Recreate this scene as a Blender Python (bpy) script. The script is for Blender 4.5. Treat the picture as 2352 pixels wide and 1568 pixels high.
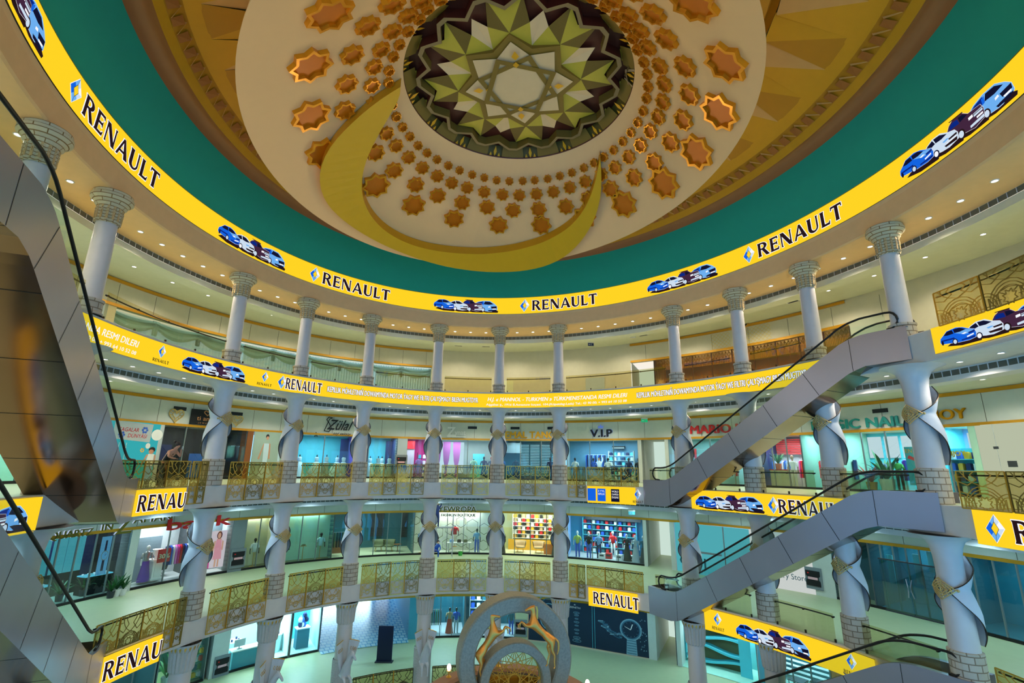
import bpy, bmesh, math, random
import numpy as np
from mathutils import Vector, Matrix
random.seed(7)
sc = bpy.context.scene
for o in list(bpy.data.objects): bpy.data.objects.remove(o)
COL = sc.collection
PI = math.pi
sin, cos, rad = math.sin, math.cos, math.radians

# ------------------------------------------------------------------ camera
ZC = 12.05
F_PX, PITCH, ROLL = 1128.7, 0.2489, 0.01446
def cam_axes():
    fwd = Vector((0, cos(PITCH), sin(PITCH))); up0 = Vector((0, -sin(PITCH), cos(PITCH))); ex = Vector((1, 0, 0))
    right = ex*cos(ROLL) + up0*sin(ROLL); up = -ex*sin(ROLL) + up0*cos(ROLL)
    return right, up, fwd
CR_, CU_, CF_ = cam_axes()
cd = bpy.data.cameras.new('camera'); cam = bpy.data.objects.new('camera', cd); COL.objects.link(cam)
cam.matrix_world = Matrix(((CR_.x, CU_.x, -CF_.x, 0), (CR_.y, CU_.y, -CF_.y, 0), (CR_.z, CU_.z, -CF_.z, ZC), (0, 0, 0, 1)))
cd.sensor_width = 36; cd.lens = F_PX/2352*36; cd.clip_start = .05; cd.clip_end = 400
sc.camera = cam
# ------------------------------------------------------------------ world, exposure
sc.view_settings.view_transform = 'Standard'; sc.view_settings.look = 'None'
sc.view_settings.exposure = 0.0; sc.view_settings.gamma = 1.0; sc.view_settings.use_curve_mapping = False
w = bpy.data.worlds.new('world'); sc.world = w; w.use_nodes = True
nt = w.node_tree; bg = nt.nodes['Background']
tc = nt.nodes.new('ShaderNodeTexCoord'); sep = nt.nodes.new('ShaderNodeSeparateXYZ'); cr = nt.nodes.new('ShaderNodeValToRGB')
mp = nt.nodes.new('ShaderNodeMapRange'); mp.inputs[1].default_value = -1; mp.inputs[2].default_value = 1
nt.links.new(tc.outputs['Generated'], sep.inputs[0]); nt.links.new(sep.outputs[2], mp.inputs[0]); nt.links.new(mp.outputs[0], cr.inputs[0])
nt.links.new(cr.outputs[0], bg.inputs[0])
els = cr.color_ramp.elements
els[0].position = .36; els[0].color = (.03, .42, 1.0, 1)
els[1].position = .60; els[1].color = (.42, .38, .32, 1)
e_ = els.new(.485); e_.color = (.14, .55, 1.0, 1)
bg.inputs[1].default_value = 2.3

# ------------------------------------------------------------------ materials
def lin(c):
    c = c/255.0
    return c/12.92 if c <= .04045 else ((c+.055)/1.055)**2.4
def rgb(t): return (lin(t[0]), lin(t[1]), lin(t[2]), 1)
MATS = {}
def mat(name, col, rough=.6, metal=0.0, var=.06, scale=3.0, bump=0.0, spec=.4, coat=0):
    if name in MATS: return MATS[name]
    m = bpy.data.materials.new(name); m.use_nodes = True; n = m.node_tree; b = n.nodes['Principled BSDF']
    b.inputs['Roughness'].default_value = rough; b.inputs['Metallic'].default_value = metal
    b.inputs['Specular IOR Level'].default_value = spec
    if coat: b.inputs['Coat Weight'].default_value = coat
    t = n.nodes.new('ShaderNodeTexCoord'); nz = n.nodes.new('ShaderNodeTexNoise'); nz.inputs['Scale'].default_value = scale
    n.links.new(t.outputs['Object'], nz.inputs['Vector'])
    mx = n.nodes.new('ShaderNodeMix'); mx.data_type = 'RGBA'
    c = rgb(col)
    mx.inputs[6].default_value = tuple(max(0, v*(1-var)) for v in c[:3])+(1,)
    mx.inputs[7].default_value = tuple(min(1, v*(1+var)) for v in c[:3])+(1,)
    n.links.new(nz.outputs[0], mx.inputs[0]); n.links.new(mx.outputs[2], b.inputs['Base Color'])
    if bump:
        bp = n.nodes.new('ShaderNodeBump'); bp.inputs['Strength'].default_value = bump; bp.inputs['Distance'].default_value = .05
        n.links.new(nz.outputs[0], bp.inputs['Height']); n.links.new(bp.outputs[0], b.inputs['Normal'])
    MATS[name] = m; return m
def emat(name, col, s=1.0):
    if name in MATS: return MATS[name]
    m = bpy.data.materials.new(name); m.use_nodes = True; n = m.node_tree
    n.nodes.remove(n.nodes['Principled BSDF']); e = n.nodes.new('ShaderNodeEmission')
    e.inputs[0].default_value = rgb(col); e.inputs[1].default_value = s
    n.links.new(e.outputs[0], n.nodes['Material Output'].inputs[0]); MATS[name] = m; return m
def glass(name, col, alpha, rough=.03):
    """thin tinted pane: mostly transparent with a mirror-like sheen"""
    if name in MATS: return MATS[name]
    m = bpy.data.materials.new(name); m.use_nodes = True; n = m.node_tree
    n.nodes.remove(n.nodes['Principled BSDF'])
    tr = n.nodes.new('ShaderNodeBsdfTransparent'); tr.inputs[0].default_value = rgb(col)
    gl = n.nodes.new('ShaderNodeBsdfGlossy'); gl.inputs['Roughness'].default_value = rough; gl.inputs[0].default_value = (.9, .95, .95, 1)
    mx = n.nodes.new('ShaderNodeMixShader'); mx.inputs[0].default_value = alpha
    n.links.new(tr.outputs[0], mx.inputs[1]); n.links.new(gl.outputs[0], mx.inputs[2]); n.links.new(mx.outputs[0], n.nodes['Material Output'].inputs[0])
    MATS[name] = m; return m
def brickmat(name, c1, c2, scale, rough=.8, mortar=.03, bw=.5, rh=.25, bump=.4):
    if name in MATS: return MATS[name]
    m = mat(name, c1, rough); n = m.node_tree; b = n.nodes['Principled BSDF']
    for l in list(b.inputs['Base Color'].links): n.links.remove(l)
    uv = n.nodes.new('ShaderNodeUVMap'); br = n.nodes.new('ShaderNodeTexBrick')
    br.inputs['Color1'].default_value = rgb(c1); br.inputs['Color2'].default_value = tuple(v*.85 for v in rgb(c1)[:3])+(1,)
    br.inputs['Mortar'].default_value = rgb(c2); br.inputs['Scale'].default_value = scale; br.inputs['Mortar Size'].default_value = mortar
    br.inputs['Brick Width'].default_value = bw; br.inputs['Row Height'].default_value = rh
    n.links.new(uv.outputs[0], br.inputs[0]); n.links.new(br.outputs[0], b.inputs['Base Color'])
    bp = n.nodes.new('ShaderNodeBump'); bp.invert = True; bp.inputs['Strength'].default_value = bump; bp.inputs['Distance'].default_value = .03
    n.links.new(br.outputs[1], bp.inputs['Height']); n.links.new(bp.outputs[0], b.inputs['Normal'])
    return m

# ------------------------------------------------------------------ mesh builder
class MB:
    def __init__(s): s.v = []; s.f = []; s.m = []; s.uv = {}
    def face(s, pts, m=0, uv=None):
        k = len(s.v); s.v.extend([tuple(p) for p in pts]); s.f.append(tuple(range(k, k+len(pts)))); s.m.append(m)
        if uv: s.uv[len(s.f)-1] = uv
    def grid(s, rows, m=0, closed=False, uv=None, flip=False):
        """rows: list of equal-length lists of points"""
        k = len(s.v); n = len(rows[0])
        for r in rows: s.v.extend([tuple(p) for p in r])
        for i in range(len(rows)-1):
            for j in range(n if closed else n-1):
                a = k+i*n+j; b = k+i*n+(j+1) % n; c = k+(i+1)*n+(j+1) % n; d = k+(i+1)*n+j
                s.f.append((a, d, c, b) if flip else (a, b, c, d)); s.m.append(m)
                if uv: s.uv[len(s.f)-1] = [uv(i, j), uv(i, j+1), uv(i+1, j+1), uv(i+1, j)] if not flip else [uv(i, j), uv(i+1, j), uv(i+1, j+1), uv(i, j+1)]
    def box(s, c, d, m=0, M=None):
        x, y, z = c; a, b, h = d[0]/2, d[1]/2, d[2]/2
        P = [(x+i*a, y+j*b, z+k*h) for k in (-1, 1) for j in (-1, 1) for i in (-1, 1)]
        if M is not None: P = [M @ Vector(p) for p in P]
        k = len(s.v); s.v.extend([tuple(p) for p in P])
        for q in ((0, 2, 3, 1), (4, 5, 7, 6), (0, 1, 5, 4), (2, 6, 7, 3), (0, 4, 6, 2), (1, 3, 7, 5)):
            s.f.append(tuple(k+t for t in q)); s.m.append(m)
    def tube(s, pts, r, n=8, m=0, cap=True, closed=False):
        pts = [Vector(p) for p in pts]; R = r if isinstance(r, (list, tuple)) else [r]*len(pts)
        rows = []; up = Vector((0, 0, 1))
        for i, p in enumerate(pts):
            if closed: t = pts[(i+1) % len(pts)]-pts[i-1]
            else: t = pts[min(i+1, len(pts)-1)]-pts[max(i-1, 0)]
            if t.length < 1e-9: t = Vector((0, 0, 1))
            t.normalize(); a = t.cross(up)
            if a.length < .1: a = t.cross(Vector((1, 0, 0)))
            a.normalize(); b = t.cross(a)
            rows.append([p+(a*cos(2*PI*k/n)+b*sin(2*PI*k/n))*R[i] for k in range(n)])
        if closed: rows.append(rows[0])
        s.grid(rows, m, True, flip=True)
        if cap and not closed: s.face(rows[0][::-1], m); s.face(rows[-1], m)
    def lathe(s, prof, c=(0, 0, 0), n=24, m=0, squash=1.0, uvs=False):
        rows = [[(c[0]+r*sin(2*PI*k/n), c[1]-r*squash*cos(2*PI*k/n), c[2]+z) for k in range(n)] for r, z in prof]
        s.grid(rows, m, True, uv=(lambda i, j: (j/n*3.0, prof[i][1])) if uvs else None)
    def sph(s, c, r, n=10, m=0, sc_=(1, 1, 1)):
        rows = []
        for i in range(n+1):
            a = -PI/2+PI*i/n; rows.append([(c[0]+r*sc_[0]*cos(a)*cos(2*PI*k/(n+2)), c[1]+r*sc_[1]*cos(a)*sin(2*PI*k/(n+2)), c[2]+r*sc_[2]*sin(a)) for k in range(n+2)])
        s.grid(rows, m, True)
    def prism(s, poly, f0, f1, m=0, mside=None):
        """poly 2D list; f0,f1 map (x,y)->3D for front and back"""
        A = [f0(x, y) for x, y in poly]; B = [f1(x, y) for x, y in poly]
        s.face(A, m); s.face(B[::-1], m)
        for i in range(len(poly)):
            j = (i+1) % len(poly); s.face([A[j], A[i], B[i], B[j]], m if mside is None else mside)
    def build(s, name, mats, parent=None, smooth=False, loc=None, fix=True):
        me = bpy.data.meshes.new(name); me.from_pydata(s.v, [], s.f)
        if not isinstance(mats, (list, tuple)): mats = [mats]
        for q in mats: me.materials.append(q)
        me.polygons.foreach_set('material_index', s.m)
        if s.uv:
            ul = me.uv_layers.new(name='UVMap')
            for fi, uv in s.uv.items():
                p = me.polygons[fi]
                for li, u in zip(p.loop_indices, uv): ul.data[li].uv = u
        if smooth: me.polygons.foreach_set('use_smooth', [True]*len(s.f))
        me.update()
        if fix:
            bm = bmesh.new(); bm.from_mesh(me); bmesh.ops.remove_doubles(bm, verts=bm.verts, dist=1e-5)
            if smooth: bmesh.ops.recalc_face_normals(bm, faces=bm.faces)
            bm.to_mesh(me); bm.free()
        o = bpy.data.objects.new(name, me); COL.objects.link(o)
        if parent: o.parent = parent
        if loc: o.location = loc
        return o
def tag(o, label, cat, group=None, kind=None):
    o['label'] = label; o['category'] = cat
    if group: o['group'] = group
    if kind: o['kind'] = kind
    return o
def thing(name, label, cat, loc=(0, 0, 0), rz=0.0, group=None):
    o = bpy.data.objects.new(name, None); COL.objects.link(o); o.empty_display_size = .2
    o.location = loc; o.rotation_euler = (0, 0, rz)
    return tag(o, label, cat, group)
def struct(mb, name, mats, label=None, **k):
    o = mb.build(name, mats, **k); o['kind'] = 'structure'
    if label: o['label'] = label
    return o
def copy_tree(o, parent=None):
    c = o.copy(); COL.objects.link(c); c.parent = parent
    for ch in list(o.children): copy_tree(ch, c)
    return c

# ------------------------------------------------------------------ oval plan of the atrium
CXY = Vector((.075, 16.226)); TH = .3988; RAT = 1.1712
CT, ST = cos(TH), sin(TH)
def E(R, ph, z=0.0):
    """ph in degrees"""
    u = R*sin(rad(ph)); v = R*RAT*cos(rad(ph))
    return Vector((CXY.x+CT*u-ST*v, CXY.y+ST*u+CT*v, z))
def Etan(ph):
    t = E(10, ph+.01)-E(10, ph-.01); return t.normalized()
def Erz(ph):
    t = Etan(ph); return math.atan2(t.y, t.x)
def Eout(ph):
    t = Etan(ph); n = Vector((-t.y, t.x, 0)); return n      # away from the centre
def R_eff(x, y):
    dx, dy = x-CXY.x, y-CXY.y; u = CT*dx+ST*dy; v = (-ST*dx+CT*dy)/RAT
    return math.hypot(u, v), math.degrees(math.atan2(u, v))
def ray(px, py):
    return CR_*((px-1176)/F_PX) + CU_*(-(py-784)/F_PX) + CF_
def onR(px, py, R):
    """where the line of sight through a place seen in the photo meets the oval wall of size R: (phi, z)"""
    d = ray(px, py); x0, y0 = -CXY.x, -CXY.y
    du, u0 = CT*d.x+ST*d.y, CT*x0+ST*y0; dv, v0 = (-ST*d.x+CT*d.y)/RAT, (-ST*x0+CT*y0)/RAT
    A = du*du+dv*dv; B = 2*(du*u0+dv*v0); C = u0*u0+v0*v0-R*R
    t = (-B+math.sqrt(B*B-4*A*C))/(2*A)
    p = d*t; return R_eff(p.x, p.y)[1], p.z+ZC
def atz(px, py, z):
    d = ray(px, py); t = (z-ZC)/d.z; return Vector((d.x*t, d.y*t, z))
def wph(px, R=20.6, py=1070): return onR(px, py, R)[0]
def arc_map(R, ph0):
    """u metres along the oval from ph0 -> phi"""
    g = np.linspace(-175, 185, 3601); r = np.radians(g)
    ds = R*np.hypot(np.cos(r), RAT*np.sin(r))*np.radians(.1); s = np.concatenate([[0], np.cumsum((ds[1:]+ds[:-1])/2)])
    s0 = np.interp(ph0, g, s)
    return lambda u: float(np.interp(s0+u, s, g))
def arc_len(R, a, b):
    r = np.radians(np.linspace(a, b, 200)); return float(np.trapezoid(R*np.hypot(np.cos(r), RAT*np.sin(r)), r)) if hasattr(np, 'trapezoid') else float(np.trapz(R*np.hypot(np.cos(r), RAT*np.sin(r)), r))
def sweep(mb, prof, a, b, step=2.0, m=0, caps=False, mfun=None, close=False):
    n = max(1, int(abs(b-a)/step+.5)); phs = [a+(b-a)*i/n for i in range(n+1)]
    P = list(prof)+([prof[0]] if close else [])
    for k in range(len(P)-1):
        (r0, z0), (r1, z1) = P[k], P[k+1]
        mb.grid([[E(r0, p, z0) for p in phs], [E(r1, p, z1) for p in phs]], m if mfun is None else mfun(k))
    if caps: mb.face([E(r, a, z) for r, z in prof], m); mb.face([E(r, b, z) for r, z in prof][::-1], m)
def frame(R, ph, z):
    """matrix: X along the wall (right as seen from the void), Y outwards, Z up"""
    o = E(R, ph, z); t = Etan(ph); n = Eout(ph)
    return Matrix(((t.x, n.x, 0, o.x), (t.y, n.y, 0, o.y), (0, 0, 1, o.z), (0, 0, 0, 1)))
# levels
F0, F1, F2, F3 = 0.0, 5.60, 11.05, 16.73
S1, S2, S3 = 4.70, 10.10, 15.68          # undersides of the slabs
C3 = 21.13                               # top gallery soffit
RW = 20.6
# ------------------------------------------------------------------ palette
white = mat('white_plaster', (214, 208, 200), .55)
colm = mat('column_white', (206, 200, 198), .45, coat=.2)
beige = mat('beige_plaster', (238, 190, 132), .6)
ceilm = mat('ceiling_cream', (204, 204, 182), .6)
wallc = mat('wall_cream', (194, 186, 162), .6)
panelw = mat('fascia_panels', (196, 200, 190), .5)
goldtrim = mat('gold_trim', (196, 140, 30), .4, .3)
gold = mat('polished_gold', (226, 180, 80), .28, .7)
claspm = mat('clasp_gold', (214, 184, 118), .35, .45)
sleevem = mat('sleeve_shaded_white', (206, 208, 214), .5)  # bluish shade is put into the white of the sleeves
dkgold = mat('aged_gold_lattice', (150, 126, 60), .4, .5)
bronze = mat('dark_bronze', (70, 55, 40), .4, .7)
green = mat('green_band', (0, 152, 124), .7, var=.04)
grille = mat('vent_grille', (98, 96, 80), .6, var=.1)
dark = mat('near_black', (14, 14, 18), .4)
steel = mat('brushed_steel', (176, 174, 192), .30, .75, var=.10, scale=.6, bump=.12)
steelu = mat('steel_underside_reflection', (140, 112, 92), .16, .95, var=.25, scale=.5)  # brown reflection is put into the steel colour
rubber = mat('black_rubber', (16, 15, 16), .45)
floorm = mat('polished_stone_floor', (182, 188, 146), .38, 0, spec=.3)
stone = brickmat('stone_blocks', (196, 184, 166), (136, 118, 98), 1.0, bw=.36, rh=.21, mortar=.018)
crackst = brickmat('cracked_stone', (212, 196, 158), (140, 104, 56), 1.0, bw=.5, rh=.11, mortar=.012)
rail_glass = glass('amber_glass', (228, 220, 188), .06)
rail_glass2 = glass('olive_glass', (208, 194, 140), .07)
clear_glass = glass('shop_glass', (225, 240, 240), .07)
cyan_glass = glass('cyan_glass', (150, 215, 220), .12)
lampm = emat('lamp_glow', (255, 250, 240), 6)
ledY = emat('led_yellow', (255, 212, 36), 1.0)
ledB = emat('led_ink', (38, 22, 26), 1.0)
ledW = emat('led_white', (250, 250, 255), 1.0)

# ================================================================== STRUCTURE
PA, PB = -150, 178      # how far round the galleries are built (the photographer stands in the gap)
def gallery():
    for i, (zf, zs, nm) in enumerate(((F1, S1, 'first'), (F2, S2, 'second'), (F3, S3, 'third'))):
        a, b = -118, 134
        m = MB()
        sweep(m, [(13.72, zf), (RW+6, zf)], a, b, m=0)
        if i == 1: sweep(m, [(13.72, zf), (17, zf), (17, zf-.5), (13.72, zf-.5)], b, 242, m=0, close=True)
                                         # walking surface
        struct(m, 'floor', [floorm], 'pale polished gallery floor')
        m = MB()
        sweep(m, [(13.72, zf), (13.70, zf-.03), (13.70, zs+.03), (13.74, zs), (15.6, zs)], a, b)
        struct(m, 'trim', [white], 'plain white slab edge round the void')
        m = MB()
        lo = zs-.45 if i < 2 else zs-.42
        sweep(m, [(15.6, zs), (15.6, zs-.04)], a, b)
        sweep(m, [(15.6, zs-.24), (15.6, lo), (16.3, lo)], a, b)
        struct(m, 'trim', [white], 'white ceiling drop behind the slab edge')
        m = MB(); sweep(m, [(15.62, zs-.04), (15.62, zs-.24)], a, b)
        for k in range(int((b-a)/1.0)):
            ph = a+k*1.0; m.box((0, -.015, -.14), (.02, .03, .2), 1, frame(15.62, ph, zs))
        o = m.build('vent_grille', [grille, white]); tag(o, 'long continuous dark vent grille under the %s floor slab' % nm, 'vent')
        m = MB(); sweep(m, [(16.3, lo), (16.32, zs-.10), (RW+.02, zs-.10)], a, b)
        struct(m, 'ceiling', [ceilm])
        # shop fascia with gold trims
        zb = {0: F0, 1: F1, 2: F2}[i]
        zl = zb+3.0 if i else zb+2.75
        m = MB(); sweep(m, [(RW, zl+.12), (RW, zs-.1)], a, b); sweep(m, [(RW, zl+.12), (RW+.3, zl+.12)], a, b)
        st = 5.0
        for k in range(int((b-a)/st)):
            m.box((0, -.004, (zs-.1-zl-.12)/2), (.02, .012, zs-.1-zl-.14), 1, frame(RW, a+k*st+1.2, zl+.12))
        struct(m, 'wall_shopfront', [panelw, grille])
        m = MB()
        sweep(m, [(RW, zl-.02), (RW-.07, zl-.02), (RW-.07, zl+.12), (RW, zl+.12)], a, b)
        sweep(m, [(RW, zs-.28), (RW-.06, zs-.28), (RW-.06, zs-.12), (RW, zs-.12)], a, b)
        struct(m, 'trim', [goldtrim])
        # rear wall and shop ceilings
        m = MB(); sweep(m, [(RW+.15, zl+.1), (RW+6, zl+.1)], a, b, 4); struct(m, 'ceiling', [ceilm], 'shop ceiling')
gallery()
m = MB(); sweep(m, [(13.72, F0), (RW+14, F0)], -118, 134, 3); struct(m, 'floor', [floorm], 'ground floor')
m = MB(); sweep(m, [(13.72, F0), (13.70, F0-.05), (13.72, F0-1.0), (14.5, F0-1.0)], -118, 134); struct(m, 'trim', [white], 'white slab edge of the ground floor')
m = MB(); sweep(m, [(.1, -5.5), (14.5, -5.5)], -180, 180, 6); sweep(m, [(14.5, -5.5), (14.5, -1)], -118, 134, 6); struct(m, 'floor', [floorm], 'basement floor')
# top gallery: soffit, grille drop, ceiling
m = MB()
sweep(m, [(13.68, 22.05), (13.72, 21.9), (13.76, C3+.05), (13.82, C3), (15.9, C3)], -180, 180); struct(m, 'trim', [beige], 'beige band under the top screen')
m = MB(); sweep(m, [(15.9, C3-.0), (15.9, C3-.02)], -180, 180); sweep(m, [(15.9, C3-.22), (15.9, C3-.5), (16.7, C3-.5), (16.72, C3+.12), (RW+3, C3+.12)], -118, 134)
struct(m, 'ceiling', [ceilm])
m = MB(); sweep(m, [(15.88, C3-.02), (15.88, C3-.22)], -180, 180)
for k in range(360): m.box((0, -.015, -.12), (.012, .02, .2), 1, frame(15.88, k, C3))
o = m.build('vent_grille', [grille, white]); tag(o, 'long dark vent grille line in the top gallery ceiling', 'vent')

# ------------------------------------------------------------------ dome
H = lambda h: ZC+10*h
m = MB(); sweep(m, [(13.6, H(1.115)), (13.45, H(1.15)), (13.1, H(1.21)), (12.75, H(1.265)), (12.53, H(1.302))], -180, 180)
struct(m, 'ceiling', [green], 'deep green cove band above the top screen', smooth=True)
m = MB(); sweep(m, [(12.53, H(1.302)), (12.47, H(1.325)), (12.3, H(1.345)), (12.1, H(1.342)), (11.9, H(1.325)), (11.76, H(1.312))], -180, 180)
brown = mat('brown_cornice', (168, 112, 62), .6)
struct(m, 'trim', [brown], 'brown rounded cornice of the dome', smooth=True)
gA = mat('dome_ochre', (206, 146, 8), .6); gB = mat('dome_dark_ochre', (184, 124, 4), .6); gC = mat('dome_pink_ochre', (206, 152, 78), .6); gD = mat('dome_rust', (160, 96, 30), .6)
m = MB()
sweep(m, [(11.76, H(1.312)), (11.55, H(1.337))], -180, 180, 2, 0)
sweep(m, [(11.15, H(1.372)), (10.70, H(1.394))], -180, 180, 2, 0)
nz_ = 128
for k in range(nz_):
    a = 360/nz_*k; b = a+360/nz_; c = (a+b)/2
    P = lambda r, p: E(r, p, H(1.337+(11.55-r)*.0875)+0.0)
    m.face([P(11.55, a), P(11.55, b), P(11.38, b), P(11.38, a)], 1)
    m.face([P(11.38, a), P(11.38, b), P(11.15, b), P(11.15, a)], 3 if 0 else 1)
    up = Vector((0, 0, -.06))
    m.face([P(11.50, a)+up, P(11.50, c)+up, P(11.2, c)+up*2, P(11.22, a)+up], 3)
    m.face([P(11.50, a)+up, P(11.2, c)+up*2, P(11.17, c)+up, P(11.46, a)+up], 2)
    m.face([P(11.2, c)+up*2, P(11.50, b)+up, P(11.46, b)+up, P(11.17, c)+up], 2)
nt_ = 56
for k in range(nt_):
    a = 360/nt_*k+1.5; b = a+360/nt_; c = (a+b)/2
    Q = lambda r, p, d=0: E(r, p, H({0: 1.392, 1: 1.50}[0 if r > 9 else 1])+d)
    m.face([Q(10.75, a), Q(10.75, b), Q(8.6, c, -.12)], (1, 0, 2, 0)[k % 4] if k % 2 else 1)
    m.face([Q(10.75, b), Q(8.6, c+360/nt_), Q(8.6, c, -.12)], (0, 2)[k % 2])
sweep(m, [(8.6, H(1.50)), (8.45, H(1.53)), (8.3, H(1.5)), (4.0, H(1.62)), (.05, H(1.63))], -180, 180, 4, 1)
struct(m, 'ceiling', [gA, gB, gC, gD], 'ochre faceted dome ceiling')
m = MB(); sweep(m, [(14.6, H(.95)), (14.4, H(1.2)), (12.9, H(1.45)), (8, H(1.72)), (.05, H(1.8))], -180, 180, 6); struct(m, 'ceiling', [ceilm], 'unseen shell added above the dome to block sky light')  # added out of sight to stop world light leaking through the dome
# dish (hanging oval disc)
DC = Vector((-.89, 16.16)); RC = Vector((.11, 16.16)); RR, DA, DB, DT = 4.4, 8.36, 9.82, .365
def dish(t, a, off=0.0):
    c = RC+(DC-RC)*t; A_ = RR+(DA-RR)*t; B_ = RR+(DB-RR)*t; u = A_*sin(rad(a)); v = B_*cos(rad(a))
    return Vector((c.x+cos(DT)*u-sin(DT)*v, c.y+sin(DT)*u+cos(DT)*v, H(1.42-.33*t)+off))
disc = thing('ceiling_medallion', 'huge oval cream ceiling medallion with gold stars, gold crescent and star rosette', 'ceiling medallion', (RC.x, RC.y, H(1.42)))
dloc = -Vector(disc.location)
def dbuild(mb, name, mats, parent=disc, **k):
    mb.v = [tuple(Vector(v)+dloc) for v in mb.v]; return mb.build(name, mats, parent, **k)
dishm = mat('dish_cream', (230, 180, 120), .6, var=.02)
m = MB(); AA = [i*3.0 for i in range(121)]
rows = [[dish(t, a) for a in AA] for t in [0, .2, .4, .6, .8, .97, 1.0]]
rows += [[dish(1.0, a, .12) for a in AA], [dish(.98, a, .32) for a in AA], [dish(.8, a, .9) for a in AA], [dish(.0, a, .9) for a in AA]]
m.grid(rows); dbuild(m, 'dish', [dishm], smooth=False)
# crescent
inner = [(0.014, -77.3), (-0.005, -73.0), (0.095, -66.7), (0.257, -59.2), (0.398, -53.9), (0.516, -48.6), (0.622, -42.4), (0.712, -34.3), (0.772, -26.1), (0.808, -16.5), (0.818, -6.2), (0.81, 4.4), (0.799, 16.7), (0.77, 28.9), (0.72, 41.2), (0.629, 52.2), (0.493, 59.8), (0.332, 65.8), (0.118, 73.0)]
outer = [(0.331, 70.1), (0.51, 66.5), (0.681, 61.4), (0.831, 55.2), (0.943, 48.3), (0.992, 40.1), (1.0, 30.4), (0.988, 18.8), (0.96, 5.0), (0.927, -7.5), (0.894, -22.4), (0.87, -34.3), (0.85, -43.8), (0.822, -51.4), (0.752, -58.5), (0.659, -64.1), (0.55, -68.0), (0.41, -71.0), (0.241, -74.5), (0.113, -76.8)]
ni = 60
def resamp(L, n, key=None):
    P = [dish(t, a) for t, a in L]; Ls = [0]
    for i in range(1, len(P)): Ls.append(Ls[-1]+(P[i]-P[i-1]).length)
    out = []
    for k in range(n+1):
        s = Ls[-1]*k/n; j = max(i for i in range(len(Ls)) if Ls[i] <= s+1e-9); j = min(j, len(P)-2); f = (s-Ls[j])/(Ls[j+1]-Ls[j]); out.append(P[j].lerp(P[j+1], f))
    return out
def smooth_pts(P, it=3):
    for _ in range(it): P = [P[0]]+[(P[i-1]+P[i]*2+P[i+1])/4 for i in range(1, len(P)-1)]+[P[-1]]
    return P
A_i = smooth_pts(resamp(inner, ni)); A_o = smooth_pts(resamp([inner[-1]]+outer+[inner[0]], ni))[::-1]
crescm = mat('crescent_gold', (206, 156, 16), .45, .1, var=.03); crescs = mat('crescent_side', (196, 138, 20), .4, .2)
m = MB(); dn = Vector((0, 0, -.42)); dn0 = Vector((0, 0, -.03))
m.grid([[p+dn for p in A_i], [p+dn for p in A_o]], 0)
m.grid([[p+dn0 for p in A_i], [p+dn for p in A_i]], 1); m.grid([[p+dn for p in A_o], [p+dn0 for p in A_o]], 1)
dbuild(m, 'crescent', [crescm, crescs])
# stars
star_side = mat('star_rim_gold', (222, 146, 24), .25, .6); star_in = mat('star_panel_amber', (196, 104, 4), .35, .25)
def star_pts(r, n=8, ri=.76, rot=0): return [(r*(1 if k % 2 == 0 else ri)*cos(PI*k/n+rot), r*(1 if k % 2 == 0 else ri)*sin(PI*k/n+rot)) for k in range(2*n)]
def make_star():
    m = MB(); P = star_pts(1.0); P2 = star_pts(.82); h = .46
    top = lambda x, y: Vector((x, y, h)); bot = lambda x, y: Vector((x, y, 0)); ins = lambda x, y: Vector((x, y, h-.30))
    for i in range(16):
        j = (i+1) % 16
        m.face([bot(*P[i]), bot(*P[j]), top(*P[j]), top(*P[i])]); m.face([top(*P[i]), top(*P[j]), top(*P2[j]), top(*P2[i])]); m.face([top(*P2[i]), top(*P2[j]), ins(*P2[j]), ins(*P2[i])])
    s = m.build('star_ornament', [star_side], disc)
    m = MB(); m.face([ins(*p) for p in P2]); f = m.build('star_panel', [star_in], s)
    return s, f
proto = None
rings_ = [(.212, [(-114.9, .061), (-107.4, .071), (-99.7, .08), (-93.1, .093), (-85.5, .107), (-78.9, .11), (-72.4, .112), (-65.9, .12), (-58.6, .128), (-51.4, .131), (-44.4, .135), (-37.2, .142), (-30.4, .145), (-23.5, .148), (-16.1, .152), (-9.1, .155), (-1.5, .16), (5.6, .164), (12.8, .172), (19.9, .175), (27.3, .175), (34, .179), (41.3, .186), (48.1, .188), (55, .194), (62, .196), (68.2, .198), (74.3, .198), (80.8, .2), (87.6, .197), (94.1, .197), (100.6, .19), (107.3, .182), (114.2, .166), (120.4, .154), (126.8, .136), (133, .111)], 16, .08),
          (.335, [(-116.2, .157), (-107.7, .18), (-98.6, .195), (-90.2, .212), (-81.1, .222), (-72, .23), (-63.3, .235), (-54.4, .24), (-46, .244), (-36.7, .246), (-27.3, .252), (-18.1, .255), (-9.5, .265), (-.9, .268), (8.5, .279), (18.2, .29), (27, .298), (35.9, .303), (44.7, .314), (53.2, .318), (61.5, .32), (70.2, .327), (77.8, .342), (86.1, .345), (94.1, .344), (102.1, .335), (109.7, .329), (117, .317), (125, .295), (132.8, .253)], 12, .18),
          (.43, [(-120.3, .323), (-110.4, .362), (-98.5, .377), (-86.3, .385), (-75.5, .42), (-63.5, .39), (-50.5, .378), (-37.7, .381), (-24.8, .385), (-12.5, .395), (0, .397), (12.6, .407), (25.5, .431), (37.8, .446), (50.8, .482), (61.6, .487), (72.4, .495), (83.7, .529), (94.3, .546), (104.7, .541), (114.8, .538), (124.8, .518), (134.8, .464)], 9, .36),
          (.60, [(-114.1, .62), (-97.3, .614), (-79.4, .628), (-64.2, .655), (-39.2, .546), (-19.9, .537), (-.3, .547), (20.4, .568), (39.7, .605), (58.5, .645), (75.5, .692), (92.4, .751), (108.1, .775), (123.2, .78), (138.1, .759)], 5, .66)]
k_ = 0
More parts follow.
